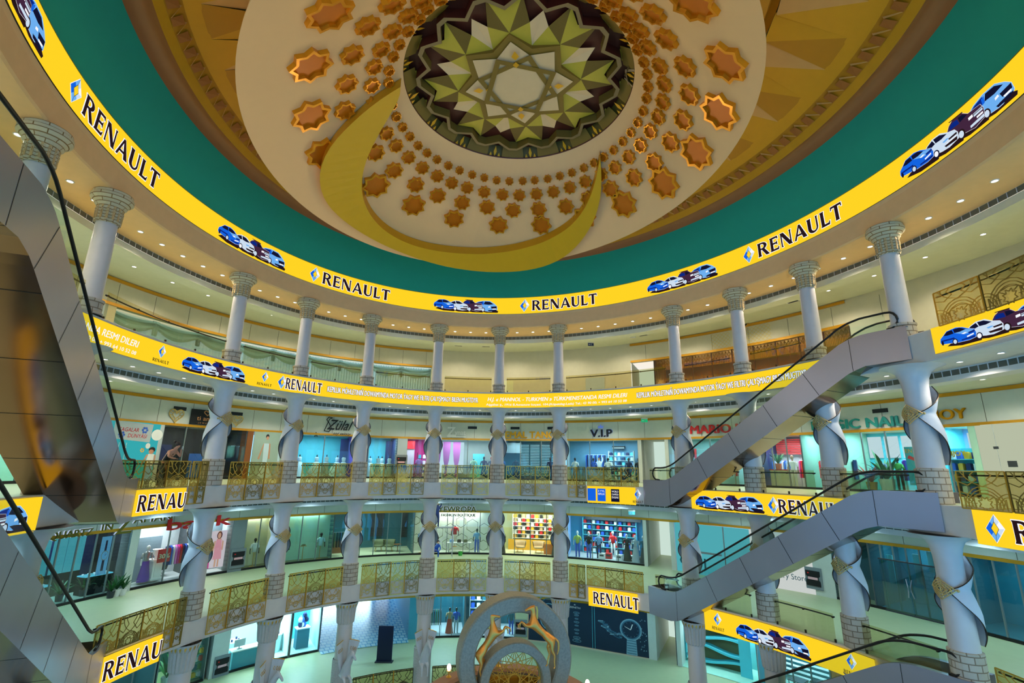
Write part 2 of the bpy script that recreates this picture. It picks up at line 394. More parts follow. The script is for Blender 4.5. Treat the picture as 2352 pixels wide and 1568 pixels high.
for r, tab, nf, tf in rings_:
    a1, a2 = tab[-1][0], tab[0][0]+360
    for a, t in tab+[(a1+(a2-a1)*(q+1)/(nf+1), tf) for q in range(nf)]:
        aa = a; rr = r
        if r == .60: rr = .53+.22*min(1, max(0, (abs(((aa-18+180) % 360)-180)-15)/60))
        p = dish(t, a); d1 = (dish(t+.01, a)-p).normalized(); d2 = (dish(t, a+.5)-p).normalized(); nn = d1.cross(d2).normalized()
        if nn.z > 0: nn = -nn
        d2 = nn.cross(d1).normalized()
        M = Matrix(((d1.x*rr, d2.x*rr, nn.x*.36, p.x+dloc.x), (d1.y*rr, d2.y*rr, nn.y*.36, p.y+dloc.y), (d1.z*rr, d2.z*rr, nn.z*.36, p.z+dloc.z), (0, 0, 0, 1)))
        if proto is None:
            proto = make_star(); s = proto[0]
        else:
            s = proto[0].copy(); COL.objects.link(s); f = proto[1].copy(); COL.objects.link(f); f.parent = s
        s.matrix_local = M
        k_ += 1
# rosette
tipdir = atz(1337, 154, H(1.5)); RZ = math.atan2(tipdir.y-RC.y, tipdir.x-RC.x)
def ros(r, a, z): return Vector((RC.x+r*cos(RZ+rad(a)), RC.y+r*sin(RZ+rad(a)), z))
ivory = mat('rosette_ivory', (208, 176, 128), .6); olive = mat('rosette_olive', (120, 92, 22), .6); ylw = mat('rosette_yellow', (176, 156, 44), .55); oli2 = mat('rosette_dark_olive', (104, 82, 22), .6)
wine = mat('rosette_wine', (74, 22, 4), .6); tan_ = mat('rosette_tan', (128, 104, 62), .6); amber = mat('rosette_amber', (210, 150, 10), .4, .2)
zf = H(1.455); RMS = [ivory, olive, ylw, oli2, wine, tan_, amber]
m = MB(); R_ = 4.55    # scale for the recessed plane
m.face([ros(R_*.93, i*6, zf+.18) for i in range(60)], 4)                        # wine ground
for i in range(60):
    m.face([ros(R_*.93, i*6, zf+.18), ros(R_*.93, i*6+6, zf+.18), ros(4.52, i*6+6, H(1.425)), ros(4.52, i*6, H(1.425))], 3)   # sloped outer wall
st_o = [ros(R_*(.53 if k % 2 == 0 else .405), 22.5*k, zf-.15) for k in range(16)]; m.face(st_o, 1)
st_i = [ros(R_*(.465 if k % 2 == 0 else .345), 22.5*k, zf-.18) for k in range(16)]; m.face(st_i, 0)
for k in range(16):
    j = (k+1) % 16; m.face([st_o[k], st_o[j], st_o[j]+Vector((0, 0, .3)), st_o[k]+Vector((0, 0, .3))], 1)
def bar(a, b, w, z, mi):
    a = Vector(a); b = Vector(b); d = (b-a).normalized(); n = Vector((-d.y, d.x, 0))*w/2; e = d*w/2
    m.face([a-n-e, b-n+e, b+n+e, a+n-e], mi)
for s_ in (0, 1):
    Q = [ros(R_*.33, 22.5+s_*45+90*k, zf-.22-.03*s_) for k in range(4)]
    for k in range(4): bar([p+Vector((0, 0, -.012*(k % 2))) for p in Q][k], [p+Vector((0, 0, -.012*(k % 2))) for p in Q][(k+1) % 4], .19, 0, 1)
for k in range(4):
    c = ros(R_*.255, 90*k+3, zf-.26); d = (c-ros(0, 0, c.z)).normalized(); n = Vector((-d.y, d.x, 0))
    m.face([c+d*.14, c+n*.12, c-d*.14, c-n*.12], 6); m.face([c+d*.62, c+d*.38+n*.14, c+d*.22, c+d*.38-n*.14], 6)
for k in range(8):
    a = 45*k
    tip = ros(R_*.53, a, zf-.10); nt1, nt2 = ros(R_*.405, a-22.5, zf), ros(R_*.405, a+22.5, zf)
    for sgn, mi1, mi2, mi3 in ((1, 2, 3, 2), (-1, 2, 3, 2)):
        o1 = ros(R_*.81, a+sgn*9.5, zf+.05); on = ros(R_*.725, a, zf+.0); sd = ros(R_*.60, a+sgn*15.5, zf+.02); nn = ros(R_*.405, a+sgn*22.5, zf)
        m.face([tip, on, o1], 2 if sgn > 0 else 2); m.face([tip, o1, sd], 3); m.face([tip, sd, nn], 2)
        m.face([nn, sd, ros(R_*.70, a+sgn*22.5, zf+.1)], 0)
# scalloped ring
def lobe(rb, z):
    P = []
    for k in range(16):
        a0 = 22.5*k
        for d, r in ((0, .745), (5.5, .80), (8.5, .835), (14, .835), (17, .80)): P.append(ros(R_*(r+rb), a0+d, z))
    return P
L1_, L2_, L3_ = lobe(0, zf-.22), lobe(.034, zf-.22), lobe(0, zf+.15)
nL = len(L1_)
for k in range(nL):
    j = (k+1) % nL; m.face([L1_[k], L1_[j], L2_[j], L2_[k]], 5); m.face([L1_[k], L1_[j], L3_[j], L3_[k]], 3)
    m.face([L2_[k], L2_[j], L2_[j]+Vector((0, 0, .5)), L2_[k]+Vector((0, 0, .5))], 4)
# outer motifs on the sloped wall
def wallp(f, a): return ros(R_*.88+(4.50-R_*.88)*f, a, (zf+.06)*(1-f)+(H(1.425)-.05)*f)
for k in range(16):
    a = 22.5*k+11.25
    m.face([wallp(0, a-6.5), wallp(0, a+6.5), wallp(.95, a+6.8), wallp(.95, a-6.8)], 1)
    m.face([wallp(-.1, a-4), wallp(-.1, a+4), wallp(.2, a+3), wallp(.2, a-3)], 2)
    dz = Vector((0, 0, -.04))
    for q0, q1 in (((.15, -2), (.95, -6)), ((.15, -2), (.5, 6)), ((.15, 3), (.95, 6)), ((.4, -6), (.15, 2))):
        A = wallp(*q0)+dz; B = wallp(*q1)+dz; t = (B-A).normalized(); s = t.cross((A-Vector((RC.x, RC.y, A.z-2))).normalized()).normalized()*.045
        m.face([A-s, B-s, B+s, A+s], 0 if q0[1] != -6 else 5)
    b = a+11.25
    m.face([wallp(.1, b), wallp(.5, b+1), wallp(.9, b), wallp(.5, b-1)], 6)
    for q in (-2.6, 2.6): m.face([wallp(.55, b+q), wallp(.95, b+q+1.3), wallp(.95, b+q-1.3)], 6)
dbuild(m, 'rosette', RMS, fix=False)
m = MB(); m.tube([ros(4.46, i*5, H(1.425)) for i in range(72)], .07, 6, closed=True); dbuild(m, 'rosette_rim', [mat('rim_wine', (92, 34, 14), .5)])

# ================================================================== LED SCREENS
INK, WHT, BL1, BL2, BL3, SIL, PUR, YEL, ORG, GRY = range(10)
LM = [ledB, ledW, emat('led_blue_dark', (12, 40, 130)), emat('led_blue', (20, 100, 225)), emat('led_blue_light', (110, 175, 240)), emat('led_silver', (205, 222, 240)), emat('led_plum', (66, 38, 62)), ledY, emat('led_orange', (250, 150, 20)), emat('led_navy', (18, 20, 48))]
LET = {
 'R': (.80, [[(0, 0), (.27, 0), (.24, .1), (.24, .9), (.27, 1), (0, 1), (.04, .9), (.04, .1)], 'B', [(.30, .50), (.50, .54), (.86, -.02), (.60, -.02), (.34, .42)]]),
 'E': (.64, [[(0, 0), (.24, 0), (.24, 1), (0, 1), (.04, .9), (.04, .1)], [(.2, 0), (.62, 0), (.66, .22), (.6, .22), (.55, .13), (.2, .13)], [(.2, .46), (.48, .46), (.5, .38), (.55, .38), (.55, .66), (.5, .66), (.48, .58), (.2, .58)], [(.2, .87), (.52, .87), (.58, .78), (.62, .8), (.6, 1), (.2, 1)]]),
 'N': (.86, [[(.06, 0), (.19, 0), (.15, .12), (.15, .9), (.05, .9)], [(0, 1), (.27, 1), (.86, 0), (.60, 0)], [(.70, .12), (.80, .0), (.80, .88), (.84, 1), (.67, 1), (.70, .9)]]),
 'A': (.84, [[(0, 0), (.14, 0), (.43, .82), (.38, 1)], [(.36, 1), (.50, 1), (.90, 0), (.62, 0)], [(.2, .25), (.66, .25), (.62, .37), (.24, .37)]]),
 'U': (.78, [[(.04, .3), (.27, .3), (.27, .9), (.29, 1), (0, 1), (.04, .9)], 'V', [(.62, .3), (.73, .3), (.73, .9), (.77, 1), (.60, 1), (.62, .9)]]),
 'L': (.60, [[(0, 0), (.25, 0), (.25, .9), (.28, 1), (0, 1), (.04, .9), (.04, .1)], [(.2, 0), (.58, 0), (.62, .24), (.56, .24), (.52, .14), (.2, .14)]]),
 'T': (.72, [[(.24, 0), (.50, 0), (.48, .1), (.48, .95), (.26, .95), (.26, .1)], [(0, .76), (.05, .76), (.08, .87), (.66, .87), (.69, .76), (.74, .76), (.73, 1), (.01, 1)]])}
def letter_polys(ch):
    w_, L = LET[ch]; out = []
    for p in L:
        if p == 'B':
            n = 8
            for i in range(n):
                a, b = PI/2-PI*i/n, PI/2-PI*(i+1)/n
                f = lambda t, rx, ry: (.34+rx*cos(t), .73+ry*sin(t))
                out.append([f(a, .37, .27), f(b, .37, .27), f(b, .15, .155), f(a, .15, .155)])
            out.append([(.2, .885), (.34, .885), (.34, 1.0), (.2, 1.0)]); out.append([(.2, .46), (.34, .46), (.34, .575), (.2, .575)])
        elif p == 'V':
            n = 8
            for i in range(n):
                a, b = PI+PI*i/n, PI+PI*(i+1)/n
                fo = lambda t: (.385+.345*cos(t), .30+.32*sin(t)); fi = lambda t: (.445+.175*cos(t), .30+.19*sin(t))
                out.append([fo(a), fo(b), fi(b), fi(a)])
        else: out.append(p)
    return w_, out
def map2(M2, u, v, d): return M2(u, v, d)
def add_poly(mb, M2, P, d, mi): mb.face([M2(x, y, d) for x, y in P], mi)
def stroke(mb, M2, P, w_, d, mi):
    for i in range(len(P)):
        a = Vector(P[i]); b = Vector(P[(i+1) % len(P)]); t = b-a
        if t.length < 1e-6: continue
        t.normalize(); n = Vector((-t.y, t.x))*w_; e = t*w_*.7
        add_poly(mb, M2, [a-n-e, b-n+e, b+n+e, a+n-e], d, mi)
def word_renault(mb, M2, u0, v0, W, Hh, ink=0, halo=1, hw=.03, letters='RENAULT'):
    tot = sum(LET[c][0]+.13 for c in 'RENAULT')-.13; u = u0; k = W/tot
    for c in letters:
        w_, P = letter_polys(c)
        for p in P:
            q = [(u+x*k, v0+y*Hh) for x, y in p]
            if halo is not None: stroke(mb, M2, q, hw, .010, halo)
            add_poly(mb, M2, q, .022, ink)
        u += (w_+.13)*k
def logo(mb, M2, uc, vc, Hh):
    w_ = Hh*.36; h = Hh/2; iw, ih = w_*.42, h*.50
    T, B, L, R = (uc+w_*.12, vc+h), (uc-w_*.12, vc-h), (uc-w_, vc-.02*Hh), (uc+w_, vc+.02*Hh)
    t, b, l, r = (uc+.03*w_, vc+ih), (uc-.03*w_, vc-ih), (uc-iw, vc), (uc+iw, vc)
    stroke(mb, M2, [T, R, B, L], .02*Hh, .010, 1)
    def g(P, c1, c2):   # two-tone facet
        m1 = ((P[0][0]+P[1][0])/2, (P[0][1]+P[1][1])/2); m2 = ((P[2][0]+P[3][0])/2, (P[2][1]+P[3][1])/2)
        add_poly(mb, M2, [P[0], m1, m2, P[3]], .016, c1); add_poly(mb, M2, [m1, P[1], P[2], m2], .016, c2)
    g([L, T, t, l], BL2, BL3); g([T, R, r, t], SIL, WHT); g([R, B, b, r], SIL, BL3); g([B, L, l, b], BL3, BL2)
    stroke(mb, M2, [t, r, b, l], .008*Hh, .02, GRY); stroke(mb, M2, [T, t], .006*Hh, .02, GRY); stroke(mb, M2, [B, b], .006*Hh, .02, GRY)
def ell_(cx, cy, rx, ry, n=14): return [(cx+rx*cos(2*PI*k/n), cy+ry*sin(2*PI*k/n)) for k in range(n)]
CARS = [ # x0, width, layers (poly, colour)
 (0.0, .32, 0, [([(0, .35), (.02, .56), (.13, .74), (.23, .93), (.50, 1), (.68, .90), (.84, .72), (.97, .62), (1, .40), (.98, .14), (.8, .06), (.5, .08), (.32, .14), (.1, .2), (.02, .24)], BL2),
   ([(.12, .70), (.24, .90), (.38, .92), (.42, .68), (.24, .66)], GRY), ([(.44, .69), (.42, .93), (.60, .93), (.76, .74), (.6, .68)], GRY), ([(.44, .69), (.6, .68), (.76, .74), (.96, .61), (.99, .45), (.7, .46)], BL3),
   ([(.62, .53), (.72, .58), (.78, .53), (.68, .48)], WHT), ([(.8, .52), (.98, .58), (.98, .46), (.82, .42)], BL1), ([(.75, .32), (.94, .40), (.94, .32), (.76, .24)], WHT), ([(.6, .2), (.97, .24), (.95, .13), (.6, .13)], BL1), ([(.04, .45), (.42, .44), (.42, .34), (.03, .36)], BL1),
   (ell_(.42, .17, .075, .19), GRY), (ell_(.42, .17, .05, .13), SIL), (ell_(.07, .26, .035, .13), GRY)]),
 (.235, .31, .0, [([(0, .62), (.12, .80), (.30, .96), (.55, .95), (.75, .72), (.92, .62), (.98, .42), (.97, .12), (.7, .02), (.5, .06), (.2, .2), (.02, .38)], SIL),
   ([(.05, .66), (.15, .80), (.3, .90), (.36, .66), (.2, .58)], GRY), ([(.38, .66), (.34, .92), (.52, .90), (.72, .70), (.55, .64)], GRY), ([(.55, .46), (.68, .50), (.75, .44), (.6, .38)], BL3), ([(.72, .42), (.96, .46), (.96, .36), (.74, .34)], INK), ([(.58, .22), (.95, .26), (.93, .1), (.62, .12)], INK), ([(.64, .28), (.94, .32), (.94, .28), (.66, .24)], WHT),
   (ell_(.33, .14, .09, .20), GRY), (ell_(.33, .14, .06, .14), WHT)]),
 (.455, .31, .0, [([(0, .45), (.0, .68), (.08, .86), (.2, .98), (.48, .95), (.62, .74), (.95, .70), (1, .5), (.98, .12), (.7, .0), (.45, .1), (.15, .2)], PUR),
   ([(.05, .68), (.12, .84), (.2, .9), (.33, .86), (.36, .64)], BL1), ([(.38, .66), (.36, .90), (.48, .88), (.6, .72)], GRY), ([(.1, 1.02), (.5, .99), (.52, .94), (.12, .98)], INK), ([(.6, .56), (.72, .58), (.72, .46), (.6, .44)], WHT), ([(.74, .56), (.98, .58), (.98, .44), (.74, .42)], SIL), ([(.74, .53), (.98, .55), (.98, .52), (.74, .50)], INK), ([(.6, .2), (.98, .26), (.98, .14), (.6, .1)], SIL), ([(.8, .36), (.97, .38), (.97, .30), (.8, .28)], WHT),
   (ell_(.34, .16, .11, .22), INK), (ell_(.34, .16, .07, .15), SIL), (ell_(.05, .3, .04, .15), INK)]),
 (.66, .34, .0, [([(0, .78), (.1, .88), (.36, .98), (.66, .96), (.86, .72), (.98, .50), (1, .2), (.9, .04), (.6, .02), (.3, .1), (.08, .3)], BL3),
   ([(.02, .76), (.12, .84), (.34, .92), (.30, .62), (.16, .5)], BL1), ([(.36, .66), (.42, .92), (.64, .90), (.82, .68), (.6, .62)], GRY), ([(.3, .6), (.3, .84), (.38, .9), (.36, .62)], BL2), ([(.58, .46), (.66, .5), (.68, .40), (.58, .36)], WHT), ([(.7, .46), (.97, .50), (.97, .30), (.74, .26)], GRY), ([(.76, .28), (.94, .30), (.94, .22), (.78, .2)], WHT), ([(.56, .14), (.98, .18), (.92, .04), (.6, .04)], GRY),
   (ell_(.34, .16, .09, .2), INK), (ell_(.34, .16, .06, .14), SIL)])]
def cars(mb, M2, u0, v0, W, Hh):
    for k, (x0, wd, y0, L) in enumerate(CARS):
        add_poly(mb, M2, [(u0+W*(x0+wd*x), v0+Hh*(y*1.0)) for x, y in [(.1, .05), (.5, -.08), (1.02, -.08), (1.05, .05), (.9, .2), (.3, .25)]], .008+k*.006, INK)
    order = [0, 1, 2, 3]
    for k in (3, 2, 1, 0):
        x0, wd, y0, L = CARS[k]; ua, ub = u0+W*x0, u0+W*(x0+wd)
        def MP(u, v, d, ua=ua, ub=ub):
            a = M2(ua, v, d); b = M2(ub, v, d); return a+(b-a)*((u-ua)/(ub-ua))
        hh = (1.0, .88, 1.0, 1.0)[k]*Hh; dd = .020+(3-k)*.022
        for i, (P, mi) in enumerate(L):
            q = [(u0+W*(x0+wd*x), v0+hh*(y0+y*(.86 if k == 0 else 1))) for x, y in P]
            if i == 0: stroke(mb, MP, q, .010*Hh, dd-.001, WHT)
            add_poly(mb, MP, q, dd+i*.0008, mi)
def text_polys(s, shear=0.0, offset=0.0, sx=1.0):
    c = bpy.data.curves.new('t', 'FONT'); c.body = s; c.size = 1; c.shear = shear; c.offset = offset; c.resolution_u = 3; c.space_character = 1.0
    o = bpy.data.objects.new('t', c); COL.objects.link(o); bpy.context.view_layer.update()
    me = bpy.data.meshes.new_from_object(o); V = [v.co.copy() for v in me.vertices]; F = [tuple(p.vertices) for p in me.polygons]
    bpy.data.objects.remove(o); bpy.data.curves.remove(c); bpy.data.meshes.remove(me)
    return V, F
def add_text(mb, M2, s, u0, v0, W=None, Hh=1.0, d=.02, mi=0, shear=0.0, bold=0.0, halo=None, hw=.02, cap=.73):
    V, F = text_polys(s, shear, 0.0)
    if not V: return
    x0 = min(v.x for v in V); x1 = max(v.x for v in V); ky = Hh/cap; kx = ky if W is None else W/(x1-x0)
    def put(du, dv, dd, m_):
        k = len(mb.v); mb.v.extend([tuple(M2(u0+(v.x-x0)*kx+du, v0+v.y*ky+dv, dd)) for v in V])
        for f in F: mb.f.append(tuple(k+i for i in f)); mb.m.append(m_)
    bw = bold*ky
    if halo is not None:
        for q in range(8): put((hw*ky+bw)*cos(q*PI/4), (hw*ky+bw*.5)*sin(q*PI/4), d-.012-.0005*q, halo)
    if bw > 0:
        for e_, q in enumerate((-1, 1)): put(bw*q, bw*.4*q, d-.001*(e_+1), mi)
    put(0, 0, d, mi)
    return (x1-x0)*kx
def ringmap(R, ph0, z0, Rtop=None, ztop=None):
    am = arc_map(R, ph0)
    def M2(u, v, d):
        r = R if Rtop is None else R+(Rtop-R)*v/(ztop-z0)
        return E(r-d, am(u), z0+v)
    return M2
def led_band(name, label, a, b, z0, z1, R=13.64, Rtop=None, group=None, cat='advertising screen', items=()):
    """items: callables (mb, M2, u0) placed from phi"""
    t = thing(name, label, cat, E(R, (a+b)/2, z0), 0, group); off = -Vector(t.location)
    m = MB(); Rt = R if Rtop is None else Rtop
    sweep(m, [(R+.05, z0), (R, z0), (Rt, z1), (Rt+.05, z1)], a, b, 1.5, mfun=lambda k: 0 if k == 1 else 1)
    m.v = [tuple(Vector(v)+off) for v in m.v]; m.build('screen_panel', [ledY, dark], t)
    for kind, ph, W, args in items:
        M2 = ringmap(R, ph, z0, Rtop, z1); m = MB()
        Hh = z1-z0
        if kind == 'cars': cars(m, M2, 0, Hh*.13, W, Hh*.70); nm = 'car_picture'
        elif kind == 'word': word_renault(m, M2, 0, Hh*.17, W, Hh*.62, hw=.028, letters=args or 'RENAULT'); nm = 'lettering'
        elif kind == 'logo': logo(m, M2, W/2, Hh*.5, Hh*.76); nm = 'diamond_logo'
        elif kind == 'logoname':
            logo(m, M2, W/2, Hh*.62, Hh*.56); word_renault(m, M2, 0, Hh*.12, W, Hh*.14, halo=None); nm = 'diamond_logo'
        elif kind == 'text':
            for (s, du, v, wd, hh, mi, halo, shear) in args:
                add_text(m, M2, s, du, v*Hh, wd, hh*Hh, .03, mi, shear, .02, halo, .035)
            nm = 'lettering'
        elif kind == 'badge':
            for (x, mi, ln) in args:
                add_poly(m, M2, [(x, .12*Hh), (x+.5, .12*Hh), (x+.5, .86*Hh), (x, .86*Hh)], .01, mi)
                for i, s in enumerate(ln): add_text(m, M2, s, x+.05, (.66-.17*i)*Hh, .4, .12*Hh, .02, WHT)
            nm = 'badge_picture'
        m.v = [tuple(Vector(v)+off) for v in m.v]; m.build(nm, LM, t, fix=False)
    return t
def I(kind, px, py, W=None, args=None, R=13.65): return (kind, onR(px, py, R)[0], W, args)
top_items = []
for lx, ly, wx, wy in ((172, 212, 190, 235), (721, 633, 740, 640), (1205, 704, 1222, 702), (1722, 585, 1742, 578)):
    p = onR(wx, wy, 13.65)[0]
    top_items.append(('word', p, 4.42, None)); top_items.append(('logo', arc_map(13.65, p)(-.82), .62, None))
for x, y in ((495, 535), (995, 703), (1488, 665), (2073, 390)): top_items.append(I('cars', x, y, 4.33))
top_items.append(('cars', arc_map(13.65, onR(95, 105, 13.65)[0])(-4.3), 4.33, None))
led_band('led_ribbon_screen', 'long yellow curved screen under the green band, black car-maker wordmarks and rows of cars repeating', -180, 180, 22.05, 23.17, 13.64, 13.60, items=top_items)
KT = 'KEPILLIK MÖHLETINIŇ DOWAMYNDA MOTOR ÝAGY WE FILTRI ÇALYŞMAGY BILEN MUGTDYR'
kt = lambda: [(KT, 0, .34, 9.5, .36, WHT, INK, 0)]
hj = [('H.J. « MANNOL - TURKMEN » TÜRKMENISTANDA RESMI DILERI', 0, .46, 9.05, .28, WHT, None, .25), ('Aşgabat ş., 1916 B.Annanow koçesi, 104.(Köpetdag-Lada) Tel.: 43 90 00; + 993 64 10 52 08', -.1, .14, 9.1, .16, WHT, None, .1)]
z0, z1 = 15.72, 16.62
l3 = [I('text', 751, 900, 0, kt()), I('text', 1120, 918, 0, hj), I('text', 1463, 910, 0, kt()), I('logoname', 590, 875, .85), I('logoname', 350, 818, .85), I('cars', 413, 835, 3.6), I('logo', 640, 881, .36)]
l3.append(I('word', 655, 885, 2.16))
ph_end = onR(317, 790, 13.65)[0]
l3.append(('text', arc_map(13.65, ph_end)(-9.05), 0, hj))
led_band('led_ribbon_screen', 'yellow curved screen on the third floor slab edge with white slogan lettering', -98, onR(1905, 840, 13.65)[0], z0, z1, items=l3)
pr = onR(2140, 760, 13.65)[0]
led_band('led_screen', 'yellow screen on the third floor slab at far right, right of the escalator head', pr, pr+45, 15.85, 16.72, 13.62, items=[('cars', arc_map(13.65, pr)(.35), 3.9, None), ('word', arc_map(13.65, pr)(6), 4, None)])
# second floor slab
def seg(px0, px1, py, R=13.6): return onR(px0, py, R)[0], onR(px1, py, R)[0]
zb0, zb1 = 10.06, 11.0
a, b = seg(309, 424, 1150)
led_band('led_screen', 'short yellow screen showing RENAU on the second floor slab beside the left escalator foot', a, b, zb0, zb1, 13.6, items=[('word', arc_map(13.6, a)(.16), (arc_len(13.6, a, b)-.2)/.715, 'RENAU')])
led_band('led_screen', 'yellow screen with a blue van on the second floor slab at the left edge', a-32, onR(92, 1170, 13.6)[0], zb0-.02, zb1, 13.6, items=[('cars', arc_map(13.6, onR(70, 1180, 13.6)[0])(-3.7), 3.6, None)])
a, b = seg(1349, 1460, 1135)
led_band('led_screen', 'small yellow screen with blue badges on the second floor slab by an escalator foot', a, b, zb0, zb1, 13.6,
         items=[('badge', a, 0, [(.02, BL2, []), (.62, BL2, ['3 YYL', 'KEPILLIK', '']), (1.45, GRY, ['WORLD', 'CHAMPION', 'ENGINE'])]), ('logoname', arc_map(13.6, a)(2.75), .6, None)])
a, b = seg(1588, 1946, 1150)
led_band('led_screen', 'long yellow screen with cars and black wordmark on second floor slab behind the escalators', a, b, zb0, zb1, 13.6,
         items=[I('cars', 1598, 1140, 3.5, R=13.6), I('logo', 1764, 1150, .5, R=13.6), I('word', 1787, 1150, 3.1, R=13.6)])
a = onR(2237, 1200, 13.6)[0]
led_band('led_screen', 'yellow screen on the second floor slab cut by the right edge, logo and letter R', a, a+40, zb0-.05, zb1, 13.6, items=[('logo', arc_map(13.6, a)(.32), .62, None), ('word', arc_map(13.6, a)(1.15), 4.2, None)])
# first floor slab
zc0, zc1 = 4.55, 5.5
a, b = seg(245, 367, 1500)
led_band('led_screen', 'short yellow screen showing RENAU on the first floor slab at lower left', a-2, b, zc0, zc1, 13.6, items=[('word', arc_map(13.6, a)(.0), (arc_len(13.6, a, b)-.05)/.715, 'RENAU')])
a, b = seg(1352, 1465, 1380)
led_band('led_screen', 'small yellow screen with black wordmark on first floor slab right of the stone ring', a, b, zc0, zc1, 13.6, items=[('word', arc_map(13.6, a)(.28), 2.6, None)])
a, b = seg(1621, 2000, 1460)
led_band('led_screen', 'long yellow screen on the first floor slab at lower right, cars between two logos', a, b, zc0, zc1, 13.6,
         items=[I('logoname', 1634, 1410, .6, R=13.6), I('cars', 1692, 1440, 3.3, R=13.6), I('logoname', 1935, 1510, .7, R=13.6)])

# ================================================================== COLUMNS
COLPH = [-101.5, -84.9, -72.4, -44.6, -28.7, -12.2, 6.1, 22.7, 38.2, 66.2, 79.7, 92.9, 106.3]
LEFT = {-101.5: 0}
def col_top(ph):
    t = thing('fluted_column', '', 'column', E(14.0, ph, F3), Erz(ph), None)
    m = MB(); m.lathe([(.44, 0), (.44, .08), (.40, .12), (.40, .42), (.43, .46), (.43, .52), (.34, .55)], n=28, uvs=True); m.build('stone_base', [stone], t, smooth=False)
    m = MB(); m.lathe([(.33, .5), (.325, 1.5), (.31, 3.42)], n=28); m.build('shaft', [colm], t, smooth=True)
    m = MB(); nF = 14; zt = 3.42
    rows = []
    for z, base, fl in ((3.25, .335, 0), (3.3, .35, .03), (3.75, .37, .035), (3.82, .37, .0)):
        rows.append([((base+(fl if k % 2 else -fl))*sin(2*PI*k/(2*nF)), -(base+(fl if k % 2 else -fl))*cos(2*PI*k/(2*nF)), z) for k in range(2*nF)])
    m.grid(rows, 0, True, uv=lambda i, j: (j/28*3, [3.25, 3.3, 3.75, 3.82][i]))
    m.lathe([(.37, 3.82), (.42, 3.9), (.46, 3.95), (.46, 4.0), (.58, 4.12), (.62, 4.16), (.62, 4.28), (.58, 4.31), (.58, 4.40)], n=28, uvs=True)
    for k in range(nF):
        a = 2*PI*(k+.5)/nF; M = Matrix.Rotation(a, 4, 'Z')
        m.box((0, -.375, 3.62), (.055, .03, .5), 1, M)
    c = m.build('capital', [crackst, mat('flute_rust', (206, 168, 112), .6)], t)
    return t
SLV = []
def col_mid(ph, zf, ht):
    t = thing('wrapped_column', '', 'column', E(14.05, ph, zf), Erz(ph), None)
    m = MB(); m.lathe([(.46, 0), (.46, 1.12), (.40, 1.14)], n=28, uvs=True); m.build('stone_base', [stone], t)
    m = MB(); m.lathe([(.40, .9), (.38, 2.6), (.37, 3.6), (.385, ht-.7), (.43, ht-.42), (.52, ht-.22), (.70, ht-.08), (.95, ht)], n=32); m.build('shaft', [colm], t, smooth=True)
    # sleeve that parts above and below the clasp
    zc_ = 2.95; lo, hi = 1.25, 3.95; nz2, na = 36, 26
    def half(z):
        if z > zc_: x = (z-zc_)/(hi-zc_); return rad(14+150*x**.55)
        x = (zc_-z)/(zc_-lo); return rad(14+150*x**.8)
    def srad(z):
        x = abs(z-zc_); return .415+.18*min(1, x/.7)**.8 - (.06*max(0, (z-hi+.35)/.35) if z > hi-.35 else 0)
    m = MB(); zs_ = [lo+(hi-lo)*i/nz2 for i in range(nz2+1)]
    outr = []; inr = []
    for z in zs_:
        g = half(z); r = srad(z)
        outr.append([(r*sin(g+(2*PI-2*g)*k/na), -r*cos(g+(2*PI-2*g)*k/na), z) for k in range(na+1)])
        inr.append([((r-.035)*sin(g+(2*PI-2*g)*k/na), -(r-.035)*cos(g+(2*PI-2*g)*k/na), z) for k in range(na+1)])
    m.grid(outr, 0); m.grid(inr, 0, flip=True)
    s = m.build('petal_sleeve', [sleevem], t, smooth=True)
    m = MB()
    for sd in (0, -1): m.tube([Vector(r[sd])*1.0 for r in outr], .015, 5)
    m.build('sleeve_edge', [bronze], s)
    # clasp: pierced diamond
    m = MB(); R0 = .49
    def cp(x, z, d=0): a = x/R0; return Vector(((R0+d)*sin(a), -(R0+d)*cos(a), zc_+z))
    for sx in (.42, .31, .20, .10):
        h = sx*.78; P = [cp(-sx, 0), cp(0, h), cp(sx, 0), cp(0, -h)]
        for i in range(4):
            a_, b_ = [(-sx, 0), (0, h), (sx, 0), (0, -h)][i], [(0, h), (sx, 0), (0, -h), (-sx, 0)][i]
            m.tube([cp(a_[0]+(b_[0]-a_[0])*q/4, a_[1]+(b_[1]-a_[1])*q/4, .01) for q in range(5)], .019, 5)
    for q in (-.26, -.13, 0, .13, .26):
        hh = .27*(1-abs(q)/.45); m.tube([cp(q-.06, -hh, 0), cp(q+.06, hh, 0)], .014, 4); m.tube([cp(q+.06, -hh, 0), cp(q-.06, hh, 0)], .014, 4)
    for x in (-.46, .46): m.sph(cp(x, 0, .0), .045, 6)
    m.build('gold_clasp', [claspm], t)
    return t
